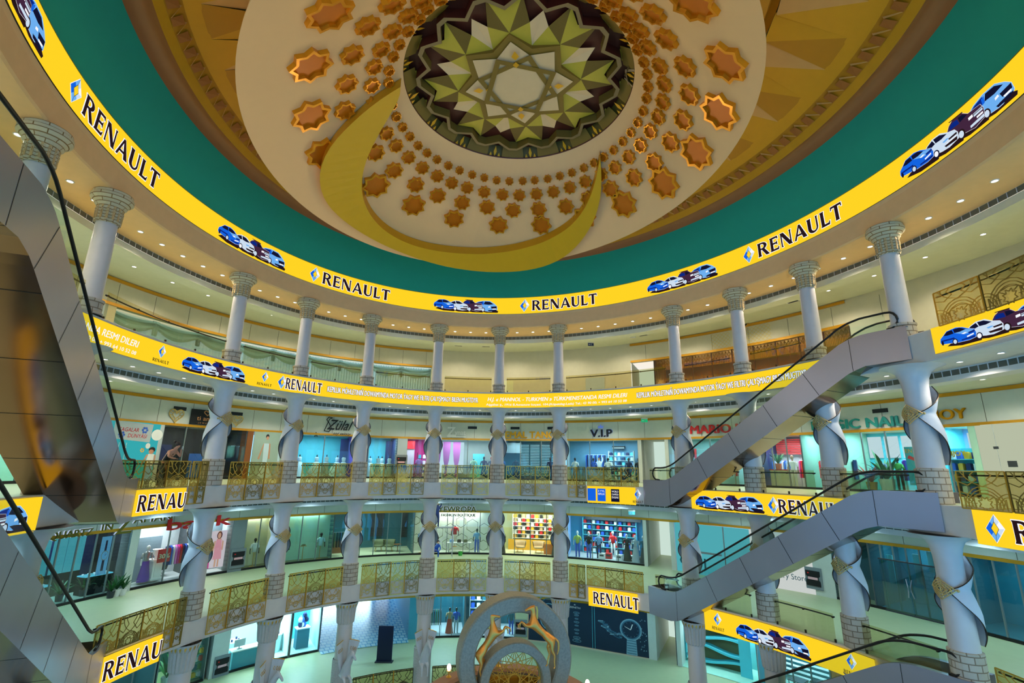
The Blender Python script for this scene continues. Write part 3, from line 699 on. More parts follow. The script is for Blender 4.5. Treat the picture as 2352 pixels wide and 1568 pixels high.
def col_base(ph, ht):
    t = thing('carved_column', '', 'column', E(14.05, ph, F0), Erz(ph), None)
    m = MB(); m.lathe([(.50, 0), (.50, 1.9), (.46, 1.95)], n=28, uvs=True); m.build('carved_base', [mat('carved_stone', (190, 190, 190), .7, bump=1.0, scale=14)], t)
    m = MB(); m.lathe([(.42, 1.9), (.40, ht-1.0)], n=28); m.build('shaft', [colm], t, smooth=True)
    m = MB(); n = 20
    rows = []
    for z, r, f in ((ht-1.05, .43, 0), (ht-1.0, .45, .02), (ht-.3, .50, .03), (ht-.12, .58, .02), (ht, .62, 0)):
        rows.append([((r+(f if k % 2 else -f))*sin(2*PI*k/(2*n)), -(r+(f if k % 2 else -f))*cos(2*PI*k/(2*n)), z) for k in range(2*n)])
    m.grid(rows, 0, True)
    for k in range(n):
        a = 2*PI*k/n; M = Matrix.Rotation(a, 4, 'Z'); m.face([M @ Vector(p) for p in ((-.08, -.585, ht-.02), (.08, -.585, ht-.02), (0, -.56, ht-.26))], 1)
    m.build('capital', [mat('carved_capital', (192, 190, 186), .6, bump=.6, scale=9), gold], t)
    return t
protoT = protoM = protoB = None
names_pos = {-101.5: 'beyond the left edge', -84.9: 'half hidden behind the big left escalator', -72.4: 'nearest on the left beside the big escalator', -44.6: 'third from the left', -28.7: 'fourth from the left', -12.2: 'fifth from the left', 6.1: 'left of the middle of the far side', 22.7: 'at the middle of the far side', 38.2: 'right of the middle of the far side', 66.2: 'first to the right of the wide gap', 79.7: 'second to the right of the wide gap', 92.9: 'third to the right of the wide gap', 106.3: 'nearest on the right beside the escalator heads'}
for ph in COLPH:
    pos = names_pos[ph]
    if ph > -100 or True:
        if protoT is None: c = protoT = col_top(ph)
        else: c = copy_tree(protoT); c.location = E(14.0, ph, F3); c.rotation_euler.z = Erz(ph)
        tag(c, 'top gallery white fluted column, '+pos, 'column', 'top gallery columns')
    if ph < -80: continue
    for zf, ht, nm in ((F2, S3-F2, 'second'), (F1, S2-F1, 'first')):
        if protoM is None: c = protoM = col_mid(ph, zf, S3-F2)
        else: c = copy_tree(protoM); c.location = E(14.05, ph, zf); c.rotation_euler.z = Erz(ph); c.scale.z = ht/(S3-F2)
        tag(c, '%s floor gold-clasped white column, %s' % (nm, pos), 'column', '%s floor columns' % nm)
    if protoB is None: c = protoB = col_base(ph, S1-F0)
    else: c = copy_tree(protoB); c.location = E(14.05, ph, F0); c.rotation_euler.z = Erz(ph)
    tag(c, 'ground floor column with carved capital, '+pos, 'column', 'ground floor columns')

# ================================================================== RAILINGS
def lattice(mb, M2, u0, u1, v0, v1, mi=0, vs=None):
    if v0 > -.1: vs = .03
    """one lattice panel between u0..u1, v0..v1: frame, fans of arcs, star and stepped lines"""
    W_ = u1-u0; Hh = v1-v0; w_ = .0095
    def ln(P, ww=w_, closed=False):
        Q = [(u0+x*W_, v0+y*Hh) for x, y in P]
        if closed: Q.append(Q[0])
        for a, b in zip(Q[:-1], Q[1:]):
            a = Vector(a); b = Vector(b); t = b-a
            if t.length < 1e-6: continue
            t.normalize(); n = Vector((-t.y, t.x))*ww
            mb.face([M2(*(a-n), .02), M2(*(b-n), .02), M2(*(b+n), .02), M2(*(a+n), .02)], mi)
            mb.face([M2(*(a-n), .0), M2(*(a+n), .0), M2(*(b+n), .0), M2(*(b-n), .0)], mi)
    asp = Hh/W_
    ln([(0, 0), (1, 0), (1, 1), (0, 1)], .018, True)
    c = .47 if vs is None else vs
    def arc(cx, cy, r, a0, a1, n=9): ln([(cx+r*cos(rad(a0+(a1-a0)*i/n)), cy+r/asp*sin(rad(a0+(a1-a0)*i/n))) for i in range(n+1)])
    for r in (.42, .36, .30): arc(.5, c, r, 0, 180)
    for cx, s in ((0, 1), (1, -1)):
        for r in (.30, .24): arc(cx, c+.0, r, 90, 90-s*90)
        if v0 < -.1:
            for r in (.46, .40): arc(.5, c, r, -20, -160) if cx == 0 else None
    for yc, R0 in ((c+.09/asp*1.0, .15), (.16, .17))[:2 if v0 < -.1 else 1]:
        ln([(.5+R0*(1 if k % 2 == 0 else .62)*cos(PI*k/8+PI/8), yc+R0/asp*(1 if k % 2 == 0 else .62)*sin(PI*k/8+PI/8)) for k in range(16)], w_, True)
    yt = c+.42/asp
    for s in (-1, 1):
        ln([(.5+s*.12, 1), (.5+s*.22, yt+(1-yt)*.75), (.5+s*.1, yt+(1-yt)*.45), (.5+s*.3, yt+.02), (.5+s*.5, yt+(1-yt)*.3)])
        ln([(.5+s*.5, yt+(1-yt)*.6), (.5+s*.34, yt+(1-yt)*.62), (.5+s*.34, 1)]); ln([(.5, yt), (.5+s*.2, yt+(1-yt)*.25), (.5+s*.3, yt+(1-yt)*.5), (.5+s*.42, 1)])
        ln([(.5+s*.5, .08), (.5+s*.34, .08), (.5+s*.34, .26), (.5+s*.22, .33), (.5+s*.22, c-.02)]); ln([(.5+s*.42, .0), (.5+s*.42, .3), (.5+s*.3, c-.04)])
        ln([(.5+s*.17, .16), (.5+s*.34, .16)]); ln([(.5+s*.09, .27), (.5+s*.2, .36), (.5, .42)])
def railing(a, b, zf, name_lab, glass_h=1.02, below=.72, n=3, deco=True, R=13.62, group=None, frame_=False):
    t = thing('railing', name_lab, 'railing', E(R, (a+b)/2, zf), 0, group); off = -Vector(t.location)
    def bl(m, nm, mt, **k): m.v = [tuple(Vector(v)+off) for v in m.v]; return m.build(nm, mt, t, **k)
    L_ = arc_len(R, a, b); M2 = ringmap(R, a, zf)
    m = MB(); sweep(m, [(R+.03, zf-.02), (R+.03, zf+glass_h)], a, b, 1.0); bl(m, 'glass_panel', [rail_glass2 if deco else rail_glass])
    m = MB(); am = arc_map(R+.10, a); N_ = max(3, int(L_*2)); LL = arc_len(R+.10, a, b)
    m.tube([E(R+.10, am(LL*i/N_), zf+glass_h-.12) for i in range(N_+1)], .028, 6); bl(m, 'handrail', [dark], smooth=True)
    if deco:
        for k in range(n):
            m = MB(); lattice(m, M2, L_*k/n+.02, L_*(k+1)/n-.02, -below, glass_h, vs=below/(below+glass_h)); bl(m, 'lattice_panel', [bronze if zf == F0 else dkgold if k % 2 else gold], fix=False)
        for k in range(1, n):
            m = MB(); u = L_*k/n; m.face([M2(u-.025, -below, .03), M2(u+.025, -below, .03), M2(u+.025, glass_h, .03), M2(u-.025, glass_h, .03)]); bl(m, 'post', [goldtrim])
    else:
        for k in range(n+1):
            m = MB(); ph = arc_map(R+.06, a)(min(LL-.05, max(.05, LL*k/n))); m.box((0, 0, glass_h-.13), (.05, .07, .06), 0, frame(R+.06, ph, zf)); m.box((0, 0, .06), (.06, .05, .12), 0, frame(R+.05, ph, zf)); bl(m, 'glass_clamp', [bronze])
    return t
def colspan(p0, p1, pad=2.2): return p0+pad, p1-pad
c_ = [-84.9, -72.4, -44.6, -28.7, -12.2, 6.1, 22.7, 38.2]
bn = {(-72.4, -44.6): 'in the widest bay at left', (-44.6, -28.7): 'in the third bay from the left', (-28.7, -12.2): 'in the fourth bay from the left', (-12.2, 6.1): 'in the bay left of the middle', (6.1, 22.7): 'in the middle bay', (22.7, 38.2): 'in the bay right of the middle'}
for (p0, p1), pos in bn.items():
    for zf, nm in ((F2, 'second'), (F1, 'first')):
        q0 = p0 if p0 != -72.4 else -62.0
        if p0 == -72.4: q0 = onR(262 if zf == F2 else 215, 1150 if zf == F2 else 1480, 13.6)[0]
        n = 4 if p0 in (-12.2, -72.4) else 3
        if p0 == -72.4:
            qe = onR(427 if zf == F2 else 370, 1150 if zf == F2 else 1480, 13.6)[0]
            railing(q0, qe-.15, zf, '%s floor lattice railing above the short left screen' % nm, n=3, below=.0, group='%s floor lattice railings' % nm); q0 = qe+.15; n = 2
        railing(q0+(2.2 if p0 != -72.4 else 0), p1-2.2, zf, '%s floor gold lattice and glass railing %s' % (nm, pos), n=n, group='%s floor lattice railings' % nm)
for (p0, p1), pos in bn.items():
    if p0 >= -28.7: railing(p0+2.2, p1-2.2, F0, 'ground floor dark lattice railing '+pos, n=3, below=.05, group='ground floor lattice railings')
for zf, nm in ((F2, 'second'), (F1, 'first')):
    qe = onR(1347, 1135 if zf == F2 else 1380, 13.6)[0]
    railing(40.4, qe-.15, zf, '%s floor lattice railing left of the small screen by the escalator foot' % nm, n=2, group='%s floor lattice railings' % nm)
    railing(qe+.15, 57.0, zf, '%s floor lattice railing above the small screen by the escalator foot' % nm, n=3, below=.0, group='%s floor lattice railings' % nm)
    for (p0, p1, pos) in ((59.5, 64.2, 'short piece behind the escalator foot'), (68.2, 77.7, 'behind the escalator incline'), (81.7, 90.9, 'between the second and third columns at right'), (94.9, 104.5, 'before the nearest right column')):
        railing(p0, p1, zf, '%s floor plain amber glass railing, %s' % (nm, pos), n=2, deco=False, below=0, group='%s floor glass railings' % nm)
    railing(110.8, 140, zf, '%s floor lattice railing at the right edge beyond the escalator head' % nm, n=5, below=.05, glass_h=1.05, group='%s floor lattice railings' % nm)
for (p0, p1) in ((-84.9, -72.4), (-72.4, -44.6), (-44.6, -28.7), (-28.7, -12.2), (-12.2, 6.1), (6.1, 22.7), (22.7, 38.2), (38.2, 66.2), (66.2, 79.7), (79.7, 92.9)):
    pos = bn.get((p0, p1), {-84.9: 'behind the big left escalator', 38.2: 'in the wide bay right of the middle', 66.2: 'before the restaurant, left part', 79.7: 'before the restaurant, behind the escalator'}.get(p0))
    railing(p0+2.0, p1-2.0, F3, 'third floor amber glass railing, '+pos, n=2 if p1-p0 < 20 else 4, deco=False, R=13.8, glass_h=1.0, group='third floor glass railings')
railing(112.5, 150, F3, 'third floor gold lattice railing above the screen at far right', n=6, below=.02, glass_h=1.1, group=None)

# ================================================================== ESCALATORS
def escalator(name_lab, p0, d, w_, zl, zh, s_end, s_start=0.0, side=1, group=None, drop=.95):
    """p0: foot of the void-side skirt; d: plan direction uphill; w_: width to the outer side"""
    t = thing('escalator', name_lab, 'escalator', (p0[0], p0[1], zl), 0, group)
    d = Vector((d[0], d[1], 0)).normalized(); n = Vector((d.y, -d.x, 0))*side; o = Vector((p0[0], p0[1], 0)); off = -Vector(t.location)
    # n points away from the void (to the outer side)
    P = lambda s, y, z: o+d*s+n*y+Vector((0, 0, z))
    k = .5774
    zt0, zt1 = zl+.38, zh+.36; zb0, zb1 = zl-drop, zh-.85
    s1 = 1.9; s2 = s1+(zt1-zt0)/k                # top edge bends
    b1 = 1.75; b2 = b1+(zb1-zb0)/k
    top = [(s_start, zt0), (s1-.5, zt0), (s1-.1, zt0+.06), (s1+.35, zt0+.24)] + [(s1+.35+(s2-s1-.8)*q, zt0+.24+(s2-s1-.8)*k*q) for q in (1/3, 2/3, 1)] + [(s2-.05, zt1-.08), (s2+.4, zt1), (s_end, zt1)]
    bot = [(s_start, zb0), (b1-.3, zb0), (b1+.25, zb0+.12)] + [(b1+.25+(b2-b1-.5)*q, zb0+.12+(b2-b1-.5)*k*q) for q in (1/3, 2/3, 1)] + [(b2+.3, zb1), (s_end, zb1)]
    def bl(m, nm, mt, par=t, **kk): m.v = [tuple(Vector(v)+off) for v in m.v]; return m.build(nm, mt, par, **kk)
    def zat(L, s):
        for (a, za), (b, zb) in zip(L[:-1], L[1:]):
            if a <= s <= b: return za+(zb-za)*(s-a)/max(1e-6, b-a)
        return L[-1][1]
    N_ = 64; ss = [s_start+(s_end-s_start)*i/N_ for i in range(N_+1)]
    for y, nm in ((0, 'side_cladding'), (w_, 'side_cladding')):
        m = MB(); m.grid([[P(s, y, zat(bot, s)) for s in ss], [P(s, y, (zat(bot, s)+zat(top, s))/2) for s in ss], [P(s, y, zat(top, s)) for s in ss]], 0)
        np_ = int((s_end-s_start)/1.7)
        for i in range(1, np_):
            s = s_start+(s_end-s_start)*i/np_; yy = y-.004 if y == 0 else y+.004
            lean = .55 if s1+.8 < s < s2-.4 else 0
            sb = s+lean; m.face([P(sb, yy, zat(bot, sb)+.01), P(sb+.02, yy, zat(bot, sb+.02)+.01), P(s+.02, yy, zat(top, s+.02)-.01), P(s, yy, zat(top, s)-.01)], 1)
        bl(m, nm, [steel, dark])
    m = MB(); m.grid([[P(s, 0, zat(bot, s)) for s in ss], [P(s, w_, zat(bot, s)) for s in ss]], 0)
    for i in range(1, 9):
        s = s_start+(s_end-s_start)*i/9; m.face([P(s, 0, zat(bot, s)-.004), P(s, w_, zat(bot, s)-.004), P(s+.02, w_, zat(bot, s+.02)-.004), P(s+.02, 0, zat(bot, s+.02)-.004)], 1)
    m.face([P(s_start, 0, zb0), P(s_start, w_, zb0), P(s_start, w_, zt0), P(s_start, 0, zt0)], 0)
    bl(m, 'underside', [steelu, dark])
    # decks, steps
    m = MB()
    for y0, y1 in ((0, .22), (w_-.22, w_)): m.grid([[P(s, y0, zat(top, s)) for s in ss], [P(s, y1, zat(top, s)) for s in ss]], 0)
    bl(m, 'deck', [steel])
    m = MB(); sz = lambda s: min(zh+.02, max(zl+.02, zl+.02+(s-s1-.3)*k)); q = []
    s = s_start
    while s < s_end-.4:
        m.box((0, 0, 0), (.40, w_-.5, .2), 0, Matrix(((d.x, n.x, 0, P(s+.2, w_/2, 0).x), (d.y, n.y, 0, P(s+.2, w_/2, 0).y), (0, 0, 1, sz(s+.2)-.1), (0, 0, 0, 1)))); s += .4
    bl(m, 'steps', [mat('step_grey', (70, 70, 74), .5, .4)])
    for y in (.11, w_-.11):
        base = [(s, zat(top, s)) for s in ss if s_start+.9 <= s <= s_end-.5]
        hr = .66
        m = MB(); m.grid([[P(s, y, z) for s, z in base], [P(s, y, z+hr) for s, z in base]], 0)
        g = bl(m, 'glass_balustrade', [clear_glass])
        pts = []
        sA, zA = base[0]; sB, zB = base[-1]; r = hr/2
        pts += [P(sA+.1, y, zA+.02), P(sA-.05, y, zA+.04)]
        pts += [P(sA-.05-r*sin(PI*q/8), y, zA+r-r*cos(PI*q/8)+.02) for q in range(1, 8)]
        pts += [P(s, y, z+hr) for s, z in base]
        pts += [P(sB+.05+r*sin(PI*q/8), y, zB+r+r*cos(PI*q/8)) for q in range(1, 8)]
        pts += [P(sB, y, zB+.03)]
        m = MB(); m.tube(pts, .042, 8); bl(m, 'handrail', [rubber], smooth=True)
    return t
dE = (.481, -.877)
for zl, zh, nm in ((F2, F3, 'grey steel escalator with glass balustrades, upper of the two crossing at right'), (F1, F2, 'grey steel escalator with glass balustrades, lower of the two crossing at right'), (F0, F1, 'escalator head with dark glass balustrade at the bottom right corner')):
    escalator(nm, (7.45, 28.6), dE, 1.5, zl, zh, 13.55, side=-1, group='right hand escalators')
d4 = (.416, -.909)
for zl, zh, nm in ((F2, F3, 'huge steel escalator along the left edge, its bronze-reflecting underside in view'), (F1, F2, 'steel escalator at the bottom left corner, lower one at left')):
    escalator(nm, (-13.96, 19.3), d4, 2.0, zl, zh, 16.5, side=1, group='left hand escalators', drop=1.12)

# ================================================================== LAMPS
def downlights(R, z, step, a, b, group, off=0.0, power=0, colr=(1, .9, .7), lab=''):
    m = MB(); m.lathe([(.001, -.012), (.07, -.012), (.10, -.0), (.11, .0)], n=12, m=0)
    base = None; ph = a+off; k = 0
    while ph < b:
        if base is None:
            t = thing('downlight', lab, 'ceiling light', E(R, ph, z), 0, group); base = t
            mm = MB(); mm.lathe([(.001, -.004), (.085, -.004)], n=12); mm.build('lamp_disc', [lampm], t)
            mm = MB(); mm.lathe([(.085, -.004), (.09, -.02), (.115, -.02), (.12, 0)], n=12); mm.build('trim_ring', [white], t)
        else:
            t = copy_tree(base); t.location = E(R, ph, z)
        ph += step; k += 1
def spots(R, z, step, a, b, power, colr, size=1.9, blend=.6, off=0):
    ph = a+off; k = 0
    while ph < b:
        l = bpy.data.lights.new('downlight_beam', 'SPOT'); l.energy = power; l.color = colr; l.spot_size = size; l.spot_blend = blend; l.shadow_soft_size = .12
        o = bpy.data.objects.new('downlight_beam', l); COL.objects.link(o); o.location = E(R, ph, z-.06); ph += step
spots(14.9, C3, 12, -108, 132, 330, (1, .88, .68), 2.6)
spots(18.6, C3+.05, 12, -100, 132, 300, (1, .92, .72), 2.7, off=6)
spots(14.9, S3, 14, -100, 132, 260, (1, .95, .82), 2.6)
spots(18.4, S3-.15, 14, -100, 132, 300, (1, .97, .85), 2.7, off=6)
spots(18.4, S2-.15, 14, -90, 132, 190, (.55, .88, 1.0), 2.7, off=4)
spots(14.9, S2, 14, -90, 132, 220, (.5, .8, 1.0), 2.7)
spots(17.5, S1-.15, 14, -80, 132, 260, (.35, .75, 1.0), 2.8, off=2)
downlights(14.9, C3, 4.1, -108, 132, 'outer row of top gallery downlights', lab='small round downlight in the outer row of the top gallery ceiling')
downlights(18.4, C3+.12, 6.1, -108, 132, 'inner row of top gallery downlights', lab='small round downlight in the back row of the top gallery ceiling')
downlights(14.7, S3, 4.6, -98, 132, 'downlights under the third floor slab', lab='small round downlight under the third floor slab edge', off=1)
downlights(18.2, S3-.1, 7.1, -98, 132, 'back row of downlights under the third floor', lab='small round downlight in the ceiling before the second floor shops', off=2)

for k in range(12):          # added fill spots that brighten the dome, no fixtures stand there
    ph = -170+30*k; l = bpy.data.lights.new('dome_fill_spot', 'SPOT'); l.energy = 380; l.color = (1, .84, .66); l.spot_size = 1.9; l.spot_blend = .9; l.shadow_soft_size = .35
    o = bpy.data.objects.new('dome_fill_spot', l); COL.objects.link(o); o.location = E(13.3, ph, F3+1.3)
    d = Vector((CXY.x, CXY.y, 26.0))-o.location; o.rotation_euler = d.to_track_quat('-Z', 'Y').to_euler()

# ================================================================== SHOPS
def colr(name, c, r=.6, me=0.0): return mat('paint_'+name, c, r, me)
SK = mat('mannequin_dark', (40, 34, 32), .4); SKW = mat('mannequin_white', (225, 225, 225), .5); SKN = mat('skin', (196, 140, 110), .6); HAIR = mat('hair_dark', (34, 24, 22), .6)
winl = emat('daylight_pane', (215, 232, 238), 1.0)
frame_m = mat('shop_frame', (120, 130, 130), .4, .3)
WN = [0]
class Bay:
    def __init__(s, zf, zl, px0, px1, py, back, side=None, D=3.2, light=None, fr=3, gl=True, floorc=None, name=''):
        s.zf, s.zl, s.D = zf, zl, D; s.p0 = onR(px0, py, RW)[0]; s.p1 = onR(px1, py, RW)[0]; s.name = name
        a, b = s.p0, s.p1; m = MB(); R = RW
        n = max(2, int((b-a)/1.5)); phs = [a+(b-a)*i/n for i in range(n+1)]
        m.grid([[E(R+D, p, zf) for p in phs], [E(R+D, p, zl+.12) for p in phs]], 0); struct(m, 'wall_shop_rear', [back])
        for p in (a, b): m = MB(); m.face([E(R, p, zf), E(R+D, p, zf), E(R+D, p, zl+.12), E(R, p, zl+.12)]); struct(m, 'wall_shop_side', [side or back])
        if floorc is not None: m = MB(); m.grid([[E(R+.02, p, zf+.02) for p in phs], [E(R+D, p, zf+.02) for p in phs]]); struct(m, 'floor', [floorc])
        if gl:
            WN[0] += 1; m = MB(); m.grid([[E(R+.02, p, zf+.05) for p in phs], [E(R+.02, p, zl) for p in phs]], 0); o = struct(m, 'window_%d' % WN[0], [clear_glass])
            m = MB()
            for i in range(fr+1): m.box((0, 0, (zl-zf)/2), (.05, .08, zl-zf), 0, frame(R+.02, a+(b-a)*i/fr, zf))
            sweep(m, [(R-.03, zf), (R-.03, zf+.12), (R+.05, zf+.12)], a, b, 1, 1); k = m.build('window_frame', [frame_m, dark], o)
        if light:
            l = bpy.data.lights.new('shop_ceiling_lamp', 'AREA'); l.energy = light[1]; l.color = light[0]; l.shape = 'RECTANGLE'; l.size = min(4, arc_len(R+1.5, a, b)*.7); l.size_y = 1.4
            o = bpy.data.objects.new('shop_ceiling_lamp', l); COL.objects.link(o); mm = frame(R+1.5, (a+b)/2, zl+.02); o.matrix_world = mm
    def ph(s, u): return s.p0+(s.p1-s.p0)*u
    def at(s, u, v, z=0.0): return E(RW+v, s.ph(u), s.zf+z)
    def rz(s, u): return Erz(s.ph(u))
    def panel(s, u0, u1, v, z0, z1, m_, name, label, cat, kind=None):
        m = MB(); m.box((0, 0, (z1-z0)/2), ((E(RW+v, s.ph(u1), 0)-E(RW+v, s.ph(u0), 0)).length, .05, z1-z0), 0)
        o = m.build(name, [m_]); o.location = s.at((u0+u1)/2, v, z0); o.rotation_euler.z = s.rz((u0+u1)/2)
        if kind: o['kind'] = kind
        else: tag(o, label, cat)
        return o
def pier(zf, zl, px0, px1, py, m_=None, D=.9):
    a, b = onR(px0, py, RW)[0], onR(px1, py, RW)[0]; m = MB()
    sweep(m, [(RW+D, zf), (RW-.05, zf), (RW-.05, zl+.12), (RW+D, zl+.12)], a, b, 1.0, caps=True); struct(m, 'wall_pier', [m_ or panelw])
    return (a+b)/2
PEOPLE = 0
def torso(m, z0, z1, w1, w2, w3, mi=0, sq=.6):
    m.lathe([(.02, z0), (w1, z0+.01), (w2, z0+(z1-z0)*.4), (w3, z0+(z1-z0)*.82), (w3*.75, z0+(z1-z0)*.95), (.06, z1), (.001, z1+.005)], n=14, m=mi, squash=sq)
def mannequin(loc, rz, label, top, bottom, skin=None, female=False, stand=False, group=None, head=True, h=1.0):
    t = thing('mannequin', label, 'mannequin', loc, rz, group); skin = skin or SK
    if stand:
        m = MB(); m.tube([(0, 0, 0), (0, 0, .95)], .018, 6); m.lathe([(.001, 0), (.2, 0), (.2, .02), (.001, .03)], n=14); m.build('stand', [goldtrim], t)
    else:
        m = MB()
        if female and bottom and bottom[1] == 'skirt':
            m.lathe([(.30, .0), (.26, .3), (.19, .7), (.15, .98)], n=16, squash=.7)
        else:
            for x in (-.09, .09): m.tube([(x*1.2, 0, .0), (x*1.15, 0, .5), (x, 0, .95)], [.05, .065, .09], 8)
        m.build('lower_garment', [bottom[0] if bottom else skin], t, smooth=True)
    m = MB(); torso(m, .88, 1.45, .15, .135 if not female else .12, .20 if not female else .165); m.tube([(-.19, 0, 1.38), (-.25, -.02, 1.18), (-.26, -.03, 1.12)], .055, 7); m.tube([(.19, 0, 1.38), (.25, -.02, 1.18), (.26, -.03, 1.12)], .055, 7)
    m.build('top_garment', [top], t, smooth=True)
    m = MB()
    for s in (-1, 1): m.tube([(s*.26, -.03, 1.12), (s*.275, -.05, .95), (s*.27, -.08, .80)], [.035, .03, .035], 6)
    m.tube([(0, 0, 1.42), (0, 0, 1.53)], .05, 8)
    if head: m.sph((0, -.01, 1.63), .105, 8, 0, (.85, .95, 1.15))
    m.build('body', [skin], t, smooth=True)
    if h != 1.0: t.scale = (h, h, h)
    return t
def gown(loc, rz, label, col_, s=1.0, group=None):
    s *= .78
    t = thing('wedding_gown', label, 'wedding gown', loc, rz, group)
    m = MB(); n = 28
    rows = [[((r+(.02 if k % 2 else -.02)*w_)*sin(2*PI*k/n), -(r+(.02 if k % 2 else -.02)*w_)*cos(2*PI*k/n), z) for k in range(n)] for r, z, w_ in ((.85*s, .02, 1), (.80*s, .3, 1), (.55*s, .75, .8), (.2, 1.08, .2), (.125, 1.13, 0))]
    m.grid(rows, 0, True); m.build('skirt', [col_], t, smooth=True)
    m = MB(); torso(m, 1.08, 1.48, .125, .13, .155); m.build('bodice', [col_], t, smooth=True)
    m = MB(); m.tube([(0, 0, 1.45), (0, 0, 1.56)], .045, 8); m.sph((0, 0, 1.59), .05, 6); m.build('neck_stand', [SK], t); return t
def garment(loc, rz, label, col_, group, L=.95):
    m = MB(); m.box((0, 0, -L/2-.05), (.07, .42, L)); m.box((0, 0, -.03), (.05, .26, .08)); o = m.build('hanging_garment', [col_]); o.location = loc; o.rotation_euler.z = rz
    return tag(o, label, 'garment', group)
PALS = {}
def rack(B, u, v, label, cols, n=8, W=1.3, top=1.6):
    """clothes rail with single garments hanging from it"""
    loc = B.at(u, v); rz = B.rz(u); t = thing('clothes_rail', label, 'clothes rail', loc, rz)
    m = MB(); m.tube([(-W/2, 0, top), (W/2, 0, top)], .016, 6); m.build('rail', [steel], t)
    for s in (-1, 1): m = MB(); m.tube([(s*W/2, 0, 0), (s*W/2, 0, top)], .016, 6); m.build('post', [steel], t)
    M = Matrix.Rotation(rz, 4, 'Z')
    base = {}
    for k in range(n):
        c = cols[k % len(cols)]; cn = c.name.replace('paint_', '').replace('_', ' '); p = Vector(loc)+(M @ Vector((-W/2+W*(k+.5)/n, 0, top-.02)))
        if c.name in base: o = base[c.name].copy(); COL.objects.link(o); o.location = p
        else: o = garment(p, rz, '%s garment hanging on the %s' % (cn, label), c, cn+' garments on the '+label); base[c.name] = o
    return t
def shelves(B, u, v, label, W, Hh, rows, board, goods, gcat='folded garment', per=4, z0=.1, gname='folded_garment', back=None):
    loc = B.at(u, v); rz = B.rz(u); t = thing('shelf_unit', label, 'shelves', loc, rz); M = Matrix.Rotation(rz, 4, 'Z')
    m = MB()
    for s in (-1, 1): m.box((s*W/2, 0, Hh/2), (.04, .35, Hh))
    m.build('side_panel', [board], t)
    if back: m = MB(); m.box((0, .16, Hh/2), (W, .02, Hh)); m.build('back_panel', [back], t)
    protos = {}
    for r in range(rows):
        z = z0+(Hh-z0)*r/rows; m = MB(); m.box((0, 0, z), (W, .34, .03)); m.build('shelf', [board], t)
        for k in range(per):
            c = goods[(r*3+k) % len(goods)]; p = Vector(loc)+(M @ Vector((-W/2+W*(k+.5)/per, -.02, z+.02)))
            if c.name in protos: o = protos[c.name].copy(); COL.objects.link(o); o.location = p
            else:
                mm = MB(); hh = (Hh/rows)*.55; mm.box((0, 0, hh/2), (W/per*.62, .22, hh)); mm.box((0, 0, hh+.01), (W/per*.35, .14, .03)); o = mm.build(gname, [c]); o.location = p; o.rotation_euler.z = rz
                cn = c.name.replace('paint_', '').replace('_', ' '); tag(o, '%s %s on the %s' % (cn, gcat, label), gcat, cn+' things on the '+label); protos[c.name] = o
    return t
def plant(loc, label, s=1.0, pot=None, n=16, col_=None):
    t = thing('potted_plant', label, 'plant', loc, 0)
    m = MB(); m.lathe([(.001, 0), (.14*s, 0), (.19*s, .34*s), (.16*s, .34*s), (.15*s, .28*s), (.001, .28*s)], n=14); m.build('pot', [pot or colr('white', (225, 225, 220))], t, smooth=False)
    m = MB(); r = random.Random(int(loc[0]*100))
    for k in range(n):
        a = 2*PI*k/n*2.4+r.random(); e = .35+.6*r.random(); L_ = s*(.5+.4*r.random()); w_ = .05*s
        d = Vector((cos(a), sin(a), 0)); q = Vector((-sin(a), cos(a), 0)); P = []
        for i in range(6):
            f = i/5; c = Vector((0, 0, .3*s))+d*(L_*f*cos(e*1.2))+Vector((0, 0, L_*(f*1.2-.75*f*f*(1.1-e)*1.4))); ww = w_*(sin(PI*min(.97, f*.85+.12)))
            P.append((c-q*ww, c+q*ww))
        for i in range(5): m.face([P[i][0], P[i][1], P[i+1][1], P[i+1][0]])
    m.build('foliage', [col_ or mat('leaf_green', (30, 92, 40), .5)], t, fix=False); return t
def board(zf, px0, px1, py, z0, z1, name, label, cat, mats, draw, off=.05, R=None):
    """flat picture on the wall line; draw(mb, M2, W, H) adds shapes"""
    R = R or RW; a, b = onR(px0, py, R)[0], onR(px1, py, R)[0]; W = arc_len(R-off, a, b); am = arc_map(R-off, a)
    o = E(R-off, a, zf+z0)
    pa, pb = E(R-off, a, zf+z0), E(R-off, b, zf+z0); nn_ = Eout((a+b)/2)
    M2 = lambda u, v, d: pa+(pb-pa)*(u/W)-nn_*d+Vector((0, 0, v))
    t = thing(name, label, cat, E(R, (a+b)/2, zf+z0)); of = -Vector(t.location)
    m = MB(); n = 4; m.grid([[M2(W*i/n, 0, 0) for i in range(n+1)], [M2(W*i/n, z1-z0, 0) for i in range(n+1)]], 0); m.grid([[M2(W*i/n, z1-z0, -.04) for i in range(n+1)], [M2(W*i/n, 0, -.04) for i in range(n+1)]], 0)
    m.v = [tuple(Vector(v)+of) for v in m.v]; m.build('backing', mats, t)
    m = MB(); draw(m, M2, W, z1-z0)
    if m.f: m.v = [tuple(Vector(v)+of) for v in m.v]; m.build('picture', mats, t, fix=False)
    return t
